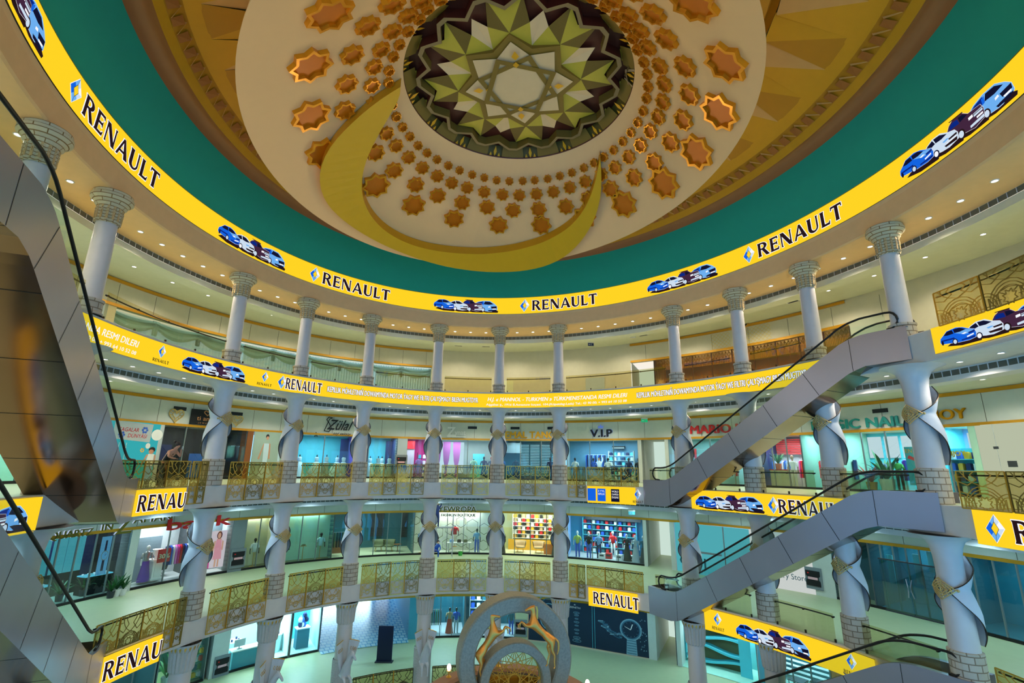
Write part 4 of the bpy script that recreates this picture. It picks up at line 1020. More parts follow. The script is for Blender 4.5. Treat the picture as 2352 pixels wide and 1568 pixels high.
def sign(px, py, txt, W, Hh, m_, label, shear=0, bold=.02, halo=None, z=None, ext=.12, extra=None, R=None, back=None):
    bold = min(bold, .035)
    """raised letters on the fascia, first letter starting at the place seen at px,py (lower left)"""
    R = R or RW; ph, zz = onR(px, py, R); zz = z if z is not None else zz; am = arc_map(R-.02, ph)
    t = thing('shop_sign', label, 'shop sign', E(R-.05, am(W/2), zz)); of = -Vector(t.location)
    M2 = lambda u, v, d: E(R-.02-d, am(u), zz+v)
    m = MB()
    lines = txt if isinstance(txt, list) else [(txt, 0, 0, W, Hh)]
    for (s, u, v, w_, h_) in lines:
        if halo: add_text(m, M2, s, u, v, w_, h_, .02, 1, shear, bold+.03)
        add_text(m, M2, s, u, v, w_, h_, ext, 0, shear, bold); add_text(m, M2, s, u+.012, v-.012, w_, h_, ext*.55, 0, shear, bold)
    m.v = [tuple(Vector(v)+of) for v in m.v]; m.build('lettering', [m_, halo or m_], t, fix=False)
    if extra:
        m = MB(); extra(m, M2); m.v = [tuple(Vector(v)+of) for v in m.v]; m.build('ornament', [m_, halo or m_], t, fix=False)
    return t
W_ = lambda k: colr(*k)
c_white = colr('white', (225, 225, 220)); c_cream = colr('cream', (205, 205, 170)); c_black = colr('black', (16, 16, 20)); c_navy = colr('navy', (20, 34, 84)); c_blue = colr('blue', (40, 90, 190)); c_lblue = colr('light_blue', (130, 170, 220))
c_teal = colr('teal', (30, 150, 160)); c_cyan = colr('cyan', (90, 200, 215)); c_purple = colr('purple', (96, 40, 160)); c_pink = colr('pink', (214, 120, 200)); c_mag = colr('magenta', (200, 20, 130)); c_red = colr('red', (200, 24, 30)); c_green = colr('green', (60, 120, 60))
c_olive = colr('olive', (96, 100, 66)); c_yel = colr('mustard', (214, 160, 30)); c_wood = colr('wood', (128, 74, 30)); c_grey = colr('grey', (120, 128, 132)); c_dgrey = colr('dark_grey', (50, 56, 62)); c_lgrey = colr('light_grey', (170, 180, 182)); c_gown = colr('gown_white', (190, 215, 225)); c_tan = colr('tan', (180, 150, 110))
c_mint = colr('mint', (170, 215, 190)); c_brown = colr('brown', (70, 42, 24)); c_dteal = colr('dark_teal', (20, 90, 104)); c_rose = colr('rose', (226, 170, 176))
zl2, zl1, zl0 = F2+3.0, F1+3.0, F0+2.75
cool = (.55, .85, 1.0); neut = (.95, 1, .95); warm = (1, .85, .55)
P2, P1, P0 = 1040, 1240, 1440
# ------------------------------ second floor, left to right
B = Bay(F2, zl2, -60, 236, P2, c_mint, D=2.5, light=(cool, 160), name='far left')
# children's shop film
def kids(m, M2, W, Hh):
    pf = lambda P, d, mi: m.face([M2(x*W, y*Hh, d) for x, y in P], mi)
    pf([(.08, .70), (.82, .66), (.84, .98), (.08, 1.0)], .01, 6)
    pf(ell_(.95, .8, .12, .10), .012, 1); pf(ell_(.80, .60, .05, .05), .012, 1)
    add_text(m, M2, 'ÇAGALAR', .16*W, .83*Hh, .40*W, .07*Hh, .02, 2, .15); add_text(m, M2, 'DÜNYÄSI', .36*W, .73*Hh, .38*W, .07*Hh, .02, 2, .15)
    for cx, cy, mi, r in ((.68, .87, 3, .045), (.24, .77, 3, .045), (.12, .52, 2, .025), (.70, .52, 4, .03), (.55, .22, 5, .03), (.30, .35, 5, .02)):
        for k in range(6): pf(ell_(cx+r*cos(k*PI/3), cy+r*.9*sin(k*PI/3), r*.5, r*.45, 8), .02, mi)
    for x in (.22, .36): pf([(x, .0), (x+.008, .0), (x+.012, .64), (x+.004, .64)], .02, 1)
    # boy: hair, face, shirt, arms, trousers
    pf(ell_(.90, .535, .07, .05), .02, 7); pf(ell_(.89, .50, .055, .04), .024, 8); pf([(.80, .25), (.98, .25), (.97, .46), (.84, .46)], .02, 1); pf([(.80, .45), (.84, .45), (.76, .28), (.73, .29)], .02, 8); pf([(.96, .45), (1.0, .44), (1.0, .30), (.96, .28)], .02, 8); pf([(.80, .0), (.98, .0), (.97, .26), (.82, .26)], .02, 9)
board(F2, 238, 357, P2, 0, 3.0, 'shop_poster', 'turquoise childrens shop window film with a small boy and ÇAGALAR DÜNYÄSI lettering', 'poster', [emat('film_turquoise', (62, 190, 196), .75), c_white, c_red, c_blue, c_yel, c_teal, c_lgrey, HAIR, SKN, c_lblue], kids)
pier(F2, zl2, 357, 366, P2, c_lgrey)
B = Bay(F2, zl2, 366, 562, P2, c_black, c_dgrey, light=((.8, .9, 1), 60), fr=4, floorc=c_dgrey)
B.panel(.48, .72, 1.6, .0, 1.5, emat('display_blue', (40, 90, 150), .8), 'display_case', 'blue-lit jewellery display case behind the dark shop window', 'display case')
B.panel(.2, .34, 2.4, 1.0, 2.0, c_navy, 'display_case', 'small dark blue jewellery cabinet at the back of the dark shop', 'display case')
pier(F2, zl2, 562, 576, P2, c_wood)
def bride(m, M2, W, Hh):
    pf = lambda P, d, mi: m.face([M2(x*W, y*Hh, d) for x, y in P], mi)
    pf([(.30, .30), (.42, .30), (.44, .75), (.28, .75)], .02, 1); pf([(.20, .0), (.62, .0), (.45, .35), (.28, .35)], .02, 1); pf(ell_(.355, .90, .045, .05), .03, 2); pf(ell_(.36, .865, .035, .04), .034, 3); pf([(.27, .74), (.30, .76), (.20, .40), (.16, .42)], .02, 3); pf([(.42, .76), (.46, .74), (.48, .42), (.44, .42)], .02, 3)
    pf([(.62, .0), (.95, .0), (.85, .38), (.70, .38)], .015, 4); pf([(.70, .38), (.76, .38), (.76, .75), (.70, .75)], .012, 1)
board(F2, 578, 662, P2, 0, 3.0, 'shop_poster', 'pale green wedding poster of a bride in a mermaid gown', 'poster', [colr('sage_print', (150, 172, 160)), c_gown, HAIR, SKN, c_lgrey], bride)
B = Bay(F2, zl2, 664, 818, P2, c_cyan, c_purple, light=(cool, 190), fr=2)
B.panel(.0, .28, 2.6, .0, 2.9, c_purple, 'curtain', 'deep purple draped curtain at left of the bridal salon', 'curtain')
B.panel(.86, .98, 2.2, .0, 2.9, c_navy, 'curtain', 'blue gathered curtain at right of the bridal salon window', 'curtain')
for i, (u, v, s) in enumerate(((.10, 1.0, .55), (.28, 1.9, .65), (.50, 1.5, .9), (.58, .4, .40), (.80, 1.5, .95), (.84, .4, .40))): gown(B.at(u, v), B.rz(u), ['slim white gown by the purple curtain', 'white gown before the purple curtain', 'wide pale gown in the middle of the bridal salon', 'small white gown on a low stand mid salon', 'huge blue-white ball gown at right of the bridal salon', 'slim white gown before the huge ball gown'][i], c_gown, s)
B = Bay(F2, zl2, 846, 912, P2, c_cyan, c_navy, light=(cool, 150), fr=1)
for i, (u, v, s) in enumerate(((.26, 1.9, .62), (.66, 2.0, .72), (.42, .6, .42), (.80, .6, .42))): gown(B.at(u, v), B.rz(u), ['pale ball gown half behind the fifth column', 'wide pale ball gown with dark collar right of the fifth column', 'small lace gown in front of the ball gowns', 'small strapless gown by the salon pillar'][i], c_gown, s)
B.panel(.80, 1.0, 2.6, .0, 2.9, c_navy, 'curtain', 'dark blue curtain behind the ball gowns', 'curtain')
pier(F2, zl2, 912, 934, P2, c_lgrey)
B = Bay(F2, zl2, 934, 1000, P2, c_mag, c_lgrey, light=((.9, .75, 1), 130), fr=1)
B.panel(.0, .42, 2.5, .0, 2.3, c_lgrey, 'partition_screen', 'light grey partition behind the violet dress', 'screen')
B.panel(.1, .42, 2.4, 2.3, 2.95, c_red, 'wall_panel', 'bright red wall panel above the grey partition', 'panel')
shelves(B, .75, 2.4, 'dark shelf of the violet corner shop', 1.1, 2.0, 4, c_black, [c_teal, c_white, c_lblue], per=3)
mannequin(B.at(.5, .9), B.rz(.5), 'mannequin in a short violet dress left of the curtained shop', colr('violet', (170, 110, 200)), (colr('violet', (170, 110, 200)), 'skirt'), female=True, head=False)
B = Bay(F2, zl2, 1004, 1144, P2, c_lgrey, c_lgrey, light=(neut, 150), fr=2)
B.panel(.0, .48, 2.9, .4, 2.95, winl, 'window_90', '', '', 'structure')
for k, u in enumerate((.06, .20, .36)):
    t = thing('sheer_curtain', 'pink sheer curtain tied back, %s of three at the curtained shop' % ['leftmost', 'middle', 'rightmost'][k], 'curtain', B.at(u, 2.4), B.rz(u), 'pink sheer curtains'); m = MB(); n = 24
    m.grid([[((-.32+.64*i/n)*w_, .03*(1 if i % 2 else -1), z) for i in range(n+1)] for w_, z in ((1, 2.95), (.95, 2.2), (.7, 1.4), (.25, .75), (.3, .45), (.3, .1))]); m.build('drape', [colr('pink_sheer', (214, 120, 214), .7)], t, smooth=True)
B.panel(.62, .80, 2.6, .0, 2.0, c_cyan, 'poster_board', 'pale cyan board behind the patterned mannequin', 'board')
mannequin(B.at(.62, 1.2), B.rz(.6), 'mannequin in a mint blouse beside the pink curtains', c_mint, (c_mint, 'skirt'), female=True, head=False)
mannequin(B.at(.78, .9), B.rz(.8), 'printed figure in a dark floral coat right of the mint blouse', colr('floral_plum', (84, 50, 90)), (c_navy, 'skirt'), female=True)
mannequin(B.at(.90, .8), B.rz(.9), 'mannequin with a red cap and grey floral robe', colr('floral_grey', (110, 100, 130)), (c_dgrey, 'skirt'), female=True, skin=colr('cap_red', (180, 60, 60)))
B = Bay(F2, zl2, 1148, 1292, P2, c_dteal, c_dgrey, light=(cool, 140), fr=3)
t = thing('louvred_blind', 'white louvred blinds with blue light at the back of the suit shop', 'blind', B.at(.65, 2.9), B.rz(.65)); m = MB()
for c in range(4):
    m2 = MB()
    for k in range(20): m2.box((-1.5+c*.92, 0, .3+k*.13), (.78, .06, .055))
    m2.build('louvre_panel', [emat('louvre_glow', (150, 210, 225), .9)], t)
B.panel(.02, .34, 2.5, 2.1, 2.95, c_lgrey, 'wall_panel', 'pale upper wall panel at left of the suit shop', 'panel')
mannequin(B.at(.04, 1), B.rz(.04), 'mannequin in a blue jacket beside the middle column', c_blue, (c_navy, 0)); mannequin(B.at(.26, 1.5), B.rz(.2), 'headless mannequin in a long black coat in the suit shop', c_black, (c_black, 'skirt'), female=True, head=False)
mannequin(B.at(.80, .9), B.rz(.8), 'mannequin in a navy suit before the louvred blinds', c_navy, (c_navy, 0)); plant(B.at(.90, 1.6), 'green plant at right of the suit shop', .8)
t = thing('armchair', 'white cane lounge chair in the suit shop', 'chair', B.at(.45, 1.0), B.rz(.45)); m = MB(); m.lathe([(.001, .4), (.34, .4), (.36, .48), (.001, .48)], n=14); m.build('seat', [c_white], t); m = MB(); m.tube([(.36*cos(PI*k/10), .36*sin(PI*k/10)*.5+.1, .5+.6*sin(PI*k/10)) for k in range(11)], .03, 6); m.build('backrest', [c_lgrey], t)
for q in ((-.25, -.2), (.25, -.2), (-.25, .2), (.25, .2)): m = MB(); m.tube([(q[0], q[1], 0), (q[0]*.9, q[1]*.9, .4)], .02, 6); m.build('leg', [c_lgrey], t)
B = Bay(F2, zl2, 1302, 1466, P2, colr('vip_blue', (110, 160, 190)), c_lgrey, light=(cool, 220), fr=3)
mannequin(B.at(.10, 1.0), B.rz(.1), 'curly-haired mannequin in a white blouse at left of the V.I.P shop', c_white, (c_navy, 0), female=True); mannequin(B.at(.36, .9), B.rz(.3), 'curly-haired mannequin in a blue shirt in the V.I.P shop', c_blue, (c_navy, 'skirt'), female=True); mannequin(B.at(.56, .9), B.rz(.5), 'mannequin in a white dress in the middle of the V.I.P shop', c_white, (c_white, 'skirt'), female=True)
rack(B, .36, 2.5, 'wall rail of the V.I.P shop', [c_blue, c_navy, c_lblue], 14, 1.6, 2.0); shelves(B, .70, 2.6, 'wide wall shelves of the V.I.P shop', 2.0, 2.3, 6, c_white, [c_cyan, c_white, c_lblue, c_navy], per=6)
mannequin(B.at(.84, .8), B.rz(.8), 'mannequin in an open navy suit near the V.I.P shop right end', c_navy, (c_navy, 0)); mannequin(B.at(.97, .8), B.rz(.95), 'mannequin in a dark suit with a blue cap at the V.I.P shop door', c_black, (c_black, 0), skin=c_navy)
t = thing('air_conditioner', 'long wall air conditioner above the V.I.P shelves', 'air conditioner', B.at(.66, 2.9, 2.6), B.rz(.6)); m = MB(); m.box((0, 0, 0), (1.0, .25, .22)); m.build('housing', [c_dgrey], t); m = MB(); m.box((0, -.13, -.05), (.95, .02, .05)); m.build('air_slot', [c_white], t)
pier(F2, zl2, 1466, 1474, P2)
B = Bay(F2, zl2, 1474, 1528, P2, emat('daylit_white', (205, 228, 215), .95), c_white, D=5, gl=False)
pier(F2, zl2, 1528, 1536, P2)
B = Bay(F2, zl2, 1536, 1738, P2, colr('pale_teal', (160, 200, 196)), c_lgrey, light=(cool, 220), fr=4)
shelves(B, .12, 1.8, 'red framed bag shelves left of the escalator', 1.5, 2.4, 4, c_red, [c_navy, c_white, c_lblue], per=3, gname='handbag', gcat='handbag')
rack(B, .55, 2.4, 'clothes rail behind the upper escalator', [c_red, c_black, c_lgrey], 10)
B = Bay(F2, zl2, 1742, 1842, P2, c_lgrey, c_navy, light=((1, .9, 1), 190), fr=3)
for k in range(9): B.panel(.02, 1.0, 2.95, 2.0+k*.11, 2.06+k*.11, c_red if 1 else c_white, 'window_blind_slat' , 'red blind slat over the striped window, counted %s' % ['lowest', 'second from below', 'third from below', 'fourth from below', 'middle of nine', 'sixth from below', 'third from top', 'second from top', 'topmost'][k], 'blind slat')
rack(B, .22, 2.2, 'left rail of the red trimmed shop', [c_blue, c_lblue, c_white], 10, 1.2); rack(B, .80, 2.2, 'right rail of the red trimmed shop', [c_mag, c_red, c_navy, c_pink], 10, 1.2)
mannequin(B.at(.62, .9), B.rz(.6), 'mannequin in a white long shirt facing the void, red trimmed shop', c_white, (c_white, 0), female=True, skin=SKN, h=1.08)
B.panel(.1, .62, .9, .0, 1.0, c_cream, 'counter', 'cream counter with a red top in the red trimmed shop', 'counter'); B.panel(.08, .64, .9, 1.0, 1.06, c_red, 'red_board', 'thin red board lying on the cream counter', 'board'); plant(B.at(.3, .9, 1.06), 'palm plant in a terracotta pot on the red topped counter', 1.0, colr('terracotta', (200, 90, 40)))
B = Bay(F2, zl2, 1842, 1920, P2, colr('pale_teal', (160, 200, 196)), c_mint, light=(cool, 180), fr=1)
rack(B, .75, 1.2, 'dark rail of the pale mint shop', [c_black, c_olive, c_navy], 9, 1.8)
B = Bay(F2, zl2, 1930, 2100, P2, c_cyan, c_mint, light=(cool, 190), fr=3)
for k in range(4): B.panel(.02+k*.21, .19+k*.21, 3.1, 1.75, 2.9, winl, 'window_%d' % (91+k), '', '', 'structure')
plant(B.at(.42, 1.2), 'tall spider plant in the nail studio window', 1.9, n=26); plant(B.at(.20, 1.3), 'red flowers and gold vase at left of the nail studio window', 1.4, c_yel, col_=colr('flower_red', (170, 50, 30)))
mannequin(B.at(.34, 1.5), B.rz(.3), 'headless mannequin in a grey-blue jacket before the spider plant', colr('slate', (70, 100, 120)), (c_navy, 0), head=False); mannequin(B.at(.56, 1.4), B.rz(.5), 'mannequin in a bright green blouse right of the spider plant', colr('bright_green', (60, 160, 60)), (c_black, 0))
rack(B, .78, 1.6, 'violet and blue clothes rail in the nail studio', [c_purple, c_blue, c_lblue], 9)
t = board(F2, 2064, 2108, P2, .4, 2.2, 'shop_poster', 'teal ENJOY board with shoes and bead strings, left of the nearest right column', 'poster', [c_teal, c_yel, c_white, c_red], lambda m, M2, W, Hh: (add_text(m, M2, 'ENJOY', .05*W, .84*Hh, .9*W, .11*Hh, .02, 1), [m.face([M2((.5+.07*i)*W, (.12+.07*j)*Hh, .02), M2((.54+.07*i)*W, (.12+.07*j)*Hh, .02), M2((.54+.07*i)*W, (.17+.07*j)*Hh, .02), M2((.5+.07*i)*W, (.17+.07*j)*Hh, .02)], 2) for i in range(6) for j in range(8)], m.face([M2(.1*W, .7*Hh, .02), M2(.5*W, .62*Hh, .02), M2(.5*W, .7*Hh, .02), M2(.2*W, .78*Hh, .02)], 3)), off=-.5)
B = Bay(F2, zl2, 2124, 2236, P2, c_lblue, c_cyan, light=(cool, 200), fr=2)
for k in range(2): B.panel(.1+k*.42, .48+k*.42, 3.1, 1.9, 2.9, winl, 'window_%d' % (96+k), '', '', 'structure')
shelves(B, .52, 1.2, 'blue shoe wall of the shop right of the nearest right column', 1.5, 2.1, 4, c_cyan, [c_navy, c_white, c_blue, c_yel], per=5, gname='shoe', gcat='shoe', back=c_teal)
sign(2170, 1046, 'ENJOY', .85, .22, c_yel, 'small gold ENJOY lettering inside the shoe shop window', R=RW+.95, ext=.03)
pier(F2, zl2, 2236, 2252, P2, c_mint)
def closed(m, M2, W, Hh):
    for x in (.12, .35, .55): m.face([M2(x*W, 0, .01), M2(x*W+.02, 0, .01), M2(x*W+.02, Hh, .01), M2(x*W, Hh, .01)], 1)
    for x, y, w_, h_ in ((.10, .66, .035, .035), (.17, .42, .06, .08), (.33, .42, .05, .08)): m.face([M2(x*W, y*Hh, .02), M2((x+w_)*W, y*Hh, .02), M2((x+w_)*W, (y+h_)*Hh, .02), M2(x*W, (y+h_)*Hh, .02)], 2)
board(F2, 2253, 2700, P2, 0, 3.0, 'blanked_shopfront', 'pale blanked-out shopfront with small dark notices at the right edge', 'shopfront', [emat('emissive_pale', (200, 208, 180), .8), c_lgrey, c_dgrey], closed)  # board face is one flat emissive colour
# ------------------------------ second floor fascia signs
def heart(px, py, label, s=.42, m_=claspm):
    ph, z = onR(px, py, RW); t = thing('heart_ornament', label, 'ornament', E(RW-.06, ph, z), Erz(ph)); P = [(16*sin(a)**3*s/16, 0, (13*cos(a)-5*cos(2*a)-2*cos(3*a)-cos(4*a))*s/16) for a in [2*PI*k/28 for k in range(28)]]
    m = MB(); m.tube(P, .035, 5, closed=True); m.tube([(x*.5, 0, z_*.5) for x, _, z_ in P], .025, 5, closed=True); m.build('heart_outline', [m_], t)
    m = MB(); [m.tube([P[k], (P[k][0]*.5, 0, P[k][2]*.5)], .02, 4) for k in range(0, 28, 2)]; m.build('fretwork', [m_], t)
heart(404, 953, 'openwork gold heart on the fascia left of the black jewellery sign'); heart(544, 965, 'openwork copper-gold heart on the fascia right of the black jewellery sign', .36)
def tiamo(m, M2, W, Hh):
    add_text(m, M2, 'ti amo', .20*W, .28*Hh, .62*W, .30*Hh, .03, 1); add_text(m, M2, '· J E W E L R Y ·', .22*W, .08*Hh, .6*W, .08*Hh, .03, 1)
    P = [(.53*W+16*sin(a)**3*.014*Hh, .80*Hh+(13*cos(a)-5*cos(2*a)-2*cos(3*a)-cos(4*a))*.011*Hh) for a in [2*PI*k/24 for k in range(24)]]; stroke(m, M2, P, .025, .03, 1)
board(0, 436, 505, 955, onR(455, 975, RW)[1], onR(455, 940, RW)[1], 'shop_sign', 'black jewellery sign board reading ti amo, partly behind the third column', 'shop sign', [c_black, colr('copper_letter', (214, 150, 100))], tiamo, off=.12)
def flour(m, M2):
    for q in ((-.55, -.30), (2.55, -.30)):
        for k in range(5): m.face([M2(q[0]+.13*cos(k*1.257), q[1]+.13*sin(k*1.257), .05), M2(q[0]+.2*cos(k*1.257+.4), q[1]+.2*sin(k*1.257+.4), .05), M2(q[0]+.13*cos(k*1.257+.8), q[1]+.13*sin(k*1.257+.8), .05), M2(q[0], q[1], .05)], 1)
    stroke(m, M2, [(-.35, -.32), (2.4, -.32)], .012, .05, 0); stroke(m, M2, [(.0, .0), (.35, -.05), (.5, .2), (.3, .55), (.1, .8), (.25, 1.0), (.5, .95), (.3, .85)], .03, .05, 0)
sign(744, 989, [('Zülal', .15, .12, 1.9, .75), ('toý salony', .65, -.22, 1.3, .17)], 2.2, .6, c_black, 'black script sign Zülal toý salony with small flowers', shear=.5, bold=.01, extra=flour)
sign(1027, 998, [('Z', 0, -.08, .62, .72), ('ynat', .58, .0, .85, .42)], 1.5, .55, c_white, 'white Zynat sign with an underline', bold=.02, extra=lambda m, M2: m.face([M2(.0, -.2, .1), M2(1.45, -.2, .1), M2(1.45, -.12, .1), M2(0, -.12, .1)], 0))
sign(1147, 1005, 'KEMAL TANCA', 4.9, .52, colr('sign_gold', (210, 150, 20), .3, .6), 'gold capital letters KEMAL TANCA on the fascia', bold=.05)
crown = lambda m, M2: m.face([M2(.72, .64, .1), M2(1.06, .64, .1), M2(1.12, .86, .1), M2(.98, .76, .1), M2(.89, .92, .1), M2(.80, .76, .1), M2(.66, .86, .1)], 2 if 0 else 1)
sign(1357, 1003, 'V.I.P', 1.65, .56, c_black, 'black V.I.P sign with a little gold crown and blue glow', bold=.06, halo=emat('sign_glow_blue', (90, 120, 190), .9), extra=lambda m, M2: m.face([M2(.62, .62, .12), M2(.98, .62, .12), M2(1.04, .86, .12), M2(.92, .74, .12), M2(.80, .92, .12), M2(.68, .74, .12), M2(.56, .86, .12)], 1))
sign(1587, 996, 'MARIO MORA', 5.6, .56, c_red, 'red serif-like capitals MARIO, the rest behind the escalator', bold=.05)
sign(1868, 988, 'MAGIC NAILS', 4.9, .50, colr('sign_teal', (20, 130, 125)), 'teal letters MAGIC NAILS partly behind a column', bold=.04)
sign(2103, 968, 'ENJOY', 2.15, .46, colr('sign_gold', (210, 150, 20), .3, .6), 'gold lettering ENJOY, only the last letters right of the nearest right column', bold=.05)
def vent(px, py, label, W=.72, R=None, Hh=.2):
    R = R or RW; ph, z = onR(px, py, R); t = thing('air_vent', label, 'vent', E(R-.03, ph, z), Erz(ph), 'fascia air vents'); m = MB(); m.box((0, 0, 0), (W, .03, Hh)); m.build('vent_frame', [c_black], t)
    m = MB(); [m.box((0, -.02, -Hh*.4+k*Hh*.2), (W*.92, .012, .015)) for k in range(5)]; m.build('louvre', [c_dgrey], t)
for px, py, l in ((413, 938, 'above the left gold heart'), (544, 950, 'above the copper heart'), (1085, 982, 'right of the Zynat sign'), (1183, 983, 'above the gold capital letters, left'), (1268, 983, 'above the gold capital letters, right'), (1872, 958, 'above the teal letters, left'), (2022, 943, 'above the teal letters, right')): vent(px, py, 'dark air vent on the second floor fascia '+l)
# ------------------------------ first floor, left to right
def person(name, label, loc, rz, joints, cols, extra=None):
    """one continuous skinned body; joints: list of (name, parent index, xyz, radius)"""
    V = [j[1] for j in joints]; Ed = [(j[0], i) for i, j in enumerate(joints) if j[0] is not None]
    me = bpy.data.meshes.new(name); me.from_pydata(V, Ed, []); o = bpy.data.objects.new(name, me); COL.objects.link(o); me.materials.append(cols[0])
    md = o.modifiers.new('skin', 'SKIN'); md.use_smooth_shade = True
    for i, j in enumerate(joints): me.skin_vertices[0].data[i].radius = (j[2], j[2]*(j[3] if len(j) > 3 else 1)); me.skin_vertices[0].data[i].use_root = (i == 0)
    ss = o.modifiers.new('sub', 'SUBSURF'); ss.levels = 1; ss.render_levels = 2
    o.location = loc; o.rotation_euler.z = rz; tag(o, label, 'person' if name == 'person' else 'statue'); return o
B = Bay(F1, zl1, -90, 84, P1, c_dteal, c_dteal, D=2.6, light=(cool, 120))
pier(F1, zl1, 84, 92, P1)
B = Bay(F1, zl1, 92, 300, P1, c_navy, c_black, D=3.4, light=((.5, .8, 1), 200), fr=5, floorc=colr('shop_floor_green', (150, 170, 150)))
for k, (u, w_) in enumerate(((.30, .09), (.42, .13), (.56, .09), (.66, .07))): B.panel(u, u+w_, 1.9, 1.05, 2.75, emat('case_glow', (70, 165, 180), .8), 'watch_cabinet', 'tall blue-green glowing watch cabinet, %s of four at left' % ['first', 'second', 'third', 'fourth'][k], 'display cabinet')
B.panel(.30, .74, 1.95, .0, 1.04, c_black, 'base_cabinet', 'black base cabinet under the glowing watch cabinets', 'cabinet')
def watch(m, M2, W, Hh):
    pf = lambda P, d, mi: m.face([M2(x*W, y*Hh, d) for x, y in P], mi)
    pf([(.36, .1), (.64, .1), (.6, .9), (.4, .9)], .01, 2); pf(ell_(.5, .5, .38, .13), .02, 1); pf(ell_(.5, .5, .31, .105), .03, 0); pf([(.49, .5), (.51, .5), (.51, .58), (.49, .58)], .04, 2); pf([(.5, .49), (.66, .535), (.66, .545), (.5, .505)], .04, 2)
board(F1, 250, 271, 1250, .9, 2.7, 'wrist_watch_poster', 'tall blue poster of a round wrist watch in the dark watch shop', 'poster', [emat('poster_blue', (80, 150, 190), .8), c_lgrey, c_navy], watch, off=-.6)
for k, (u, v) in enumerate(((.12, .7), (.14, 1.9), (.80, 1.0))):
    t = thing('jewel_counter', 'black counter with blue-lit jewellery tray, %s' % ['nearest the shop left end', 'second from the shop left end', 'under the watch poster'][k], 'display counter', B.at(u, v), B.rz(u))
    m = MB(); m.box((0, 0, .42), (1.3, .6, .84)); m.build('base', [c_black], t); m = MB(); m.box((0, 0, .88), (1.3, .6, .05)); m.build('lit_top', [emat('tray_glow', (90, 190, 220), 1)], t); m = MB(); [m.box((-.5+.13*i, (-.15 if i % 2 else .12), .93), (.06, .1, .06)) for i in range(9)]; m.build('jewellery', [c_white], t)
for k, (u, v, s_) in enumerate(((.44, .8, .9), (.68, .8, .9), (.80, .3, .9), (.87, .35, 1.0), (.94, .3, .9))): plant(B.at(u, v-.9 if k > 1 else v), 'leafy green plant %s the watch shop' % ['inside the left half of', 'inside the right half of', 'in a grey pot outside', 'in a white pot outside, middle of three before', 'in a white pot outside, rightmost before'][k], s_, c_dgrey if k in (0, 1, 2) else None)
pier(F1, zl1, 300, 318, P1, panelw)
B = Bay(F1, zl1, 318, 455, P1, c_lgrey, c_dgrey, D=2.6, light=((1, .97, 1), 230), fr=2, floorc=c_lgrey)
B.panel(.12, .60, 1.5, 0, 2.3, colr('grey_blue_wall', (110, 130, 140)), 'display_wall', 'grey-blue display wall behind the purple-skirted mannequin', 'display wall')
B.panel(-.0, .60, .8, -.0, .14, c_white, 'window_plinth', 'low white window plinth of the fashion shop with the 30% board', 'plinth')
mannequin(B.at(.30, .75, .14), B.rz(.3), 'white mannequin in a silver top and long purple skirt', colr('silver_top', (150, 150, 150), .3, .5), (c_purple, 'skirt'), SKW, True, h=1.05)
t = thing('pedestal_urn', 'white panelled pedestal with a white urn beside the purple-skirted mannequin', 'pedestal', B.at(.46, .8, .14), B.rz(.4)); m = MB(); m.box((0, 0, .5), (.5, .5, 1.0)); m.box((0, 0, .05), (.62, .62, .1)); m.box((0, 0, 1.02), (.64, .64, .08)); m.box((0, -.26, .52), (.3, .03, .7)); m.build('pedestal', [c_white], t); m = MB(); m.lathe([(.001, 1.06), (.14, 1.06), (.08, 1.14), (.1, 1.2), (.19, 1.32), (.2, 1.5), (.24, 1.56), (.001, 1.5)], n=16); m.build('urn', [c_white], t, smooth=True)
def sale(m, M2, W, Hh): add_text(m, M2, '30%', .08*W, .30*Hh, .84*W, .36*Hh, .02, 1, bold=.03)
board(F1, 366, 394, 1290, onR(380, 1292, RW)[1]-F1, onR(380, 1262, RW)[1]-F1, 'sale_board', 'red square board reading 30% hanging in the fashion shop', 'sale sign', [c_red, c_cream], sale, off=-.25)
rack(B, .80, .9, 'rail right of the 30% board', [c_navy, c_blue, c_white, c_pink, c_mag, c_red], 9, 1.2, 1.8)
t = thing('armchair', 'black tub chair behind the 30% board', 'chair', B.at(.68, 1.8), B.rz(.6)); m = MB(); m.lathe([(.001, .4), (.36, .4), (.42, .7), (.40, .85), (.36, .7), (.001, .48)], n=16); m.build('seat_shell', [c_black], t, smooth=True)
for k in range(4): m = MB(); m.tube([(0, 0, .38), (.3*cos(k*PI/2+.7), .3*sin(k*PI/2+.7), .0)], .02, 6); m.build('leg', [c_lgrey], t)
def lady(hem):
    def f(m, M2, W, Hh):
        pf = lambda P, d, mi: m.face([M2(x*W, y*Hh, d) for x, y in P], mi)
        pf([(0, .72), (.22, .72), (.22, 1), (0, 1)], .01, 2); add_text(m, M2, '%', .03*W, .82*Hh, .14*W, .07*Hh, .02, 3); pf([(0, 0), (.30, .0), (.26, .5), (.0, .55)], .012, 5)
        pf([(.44, .50), (.80, .50), (.74, .76), (.50, .76)], .02, 1); pf([(.42, .22), (.84, .22), (.80, .50), (.46, .50)], .022, 1); pf(ell_(.62, .88, .13, .11), .02, 4); pf(ell_(.61, .87, .08, .075), .026, 6); pf([(.40, .72), (.48, .74), (.42, .44), (.36, .46)], .018, 6); pf([(.78, .74), (.86, .70), (.86, .46), (.80, .46)], .018, 6); pf([(.52, .02), (.60, .02), (.60, .22), (.52, .22)], .02, 6); pf([(.66, .02), (.74, .02), (.74, .22), (.66, .22)], .02, 6); pf([(.5, .76), (.74, .76), (.70, .80), (.55, .80)], .02, 6)
    return f
B = Bay(F1, zl1, 458, 531, P1, colr('grey_blue_wall', (110, 130, 140)), c_lgrey, D=1.6, light=((1, .97, 1), 120), fr=1, floorc=c_white)
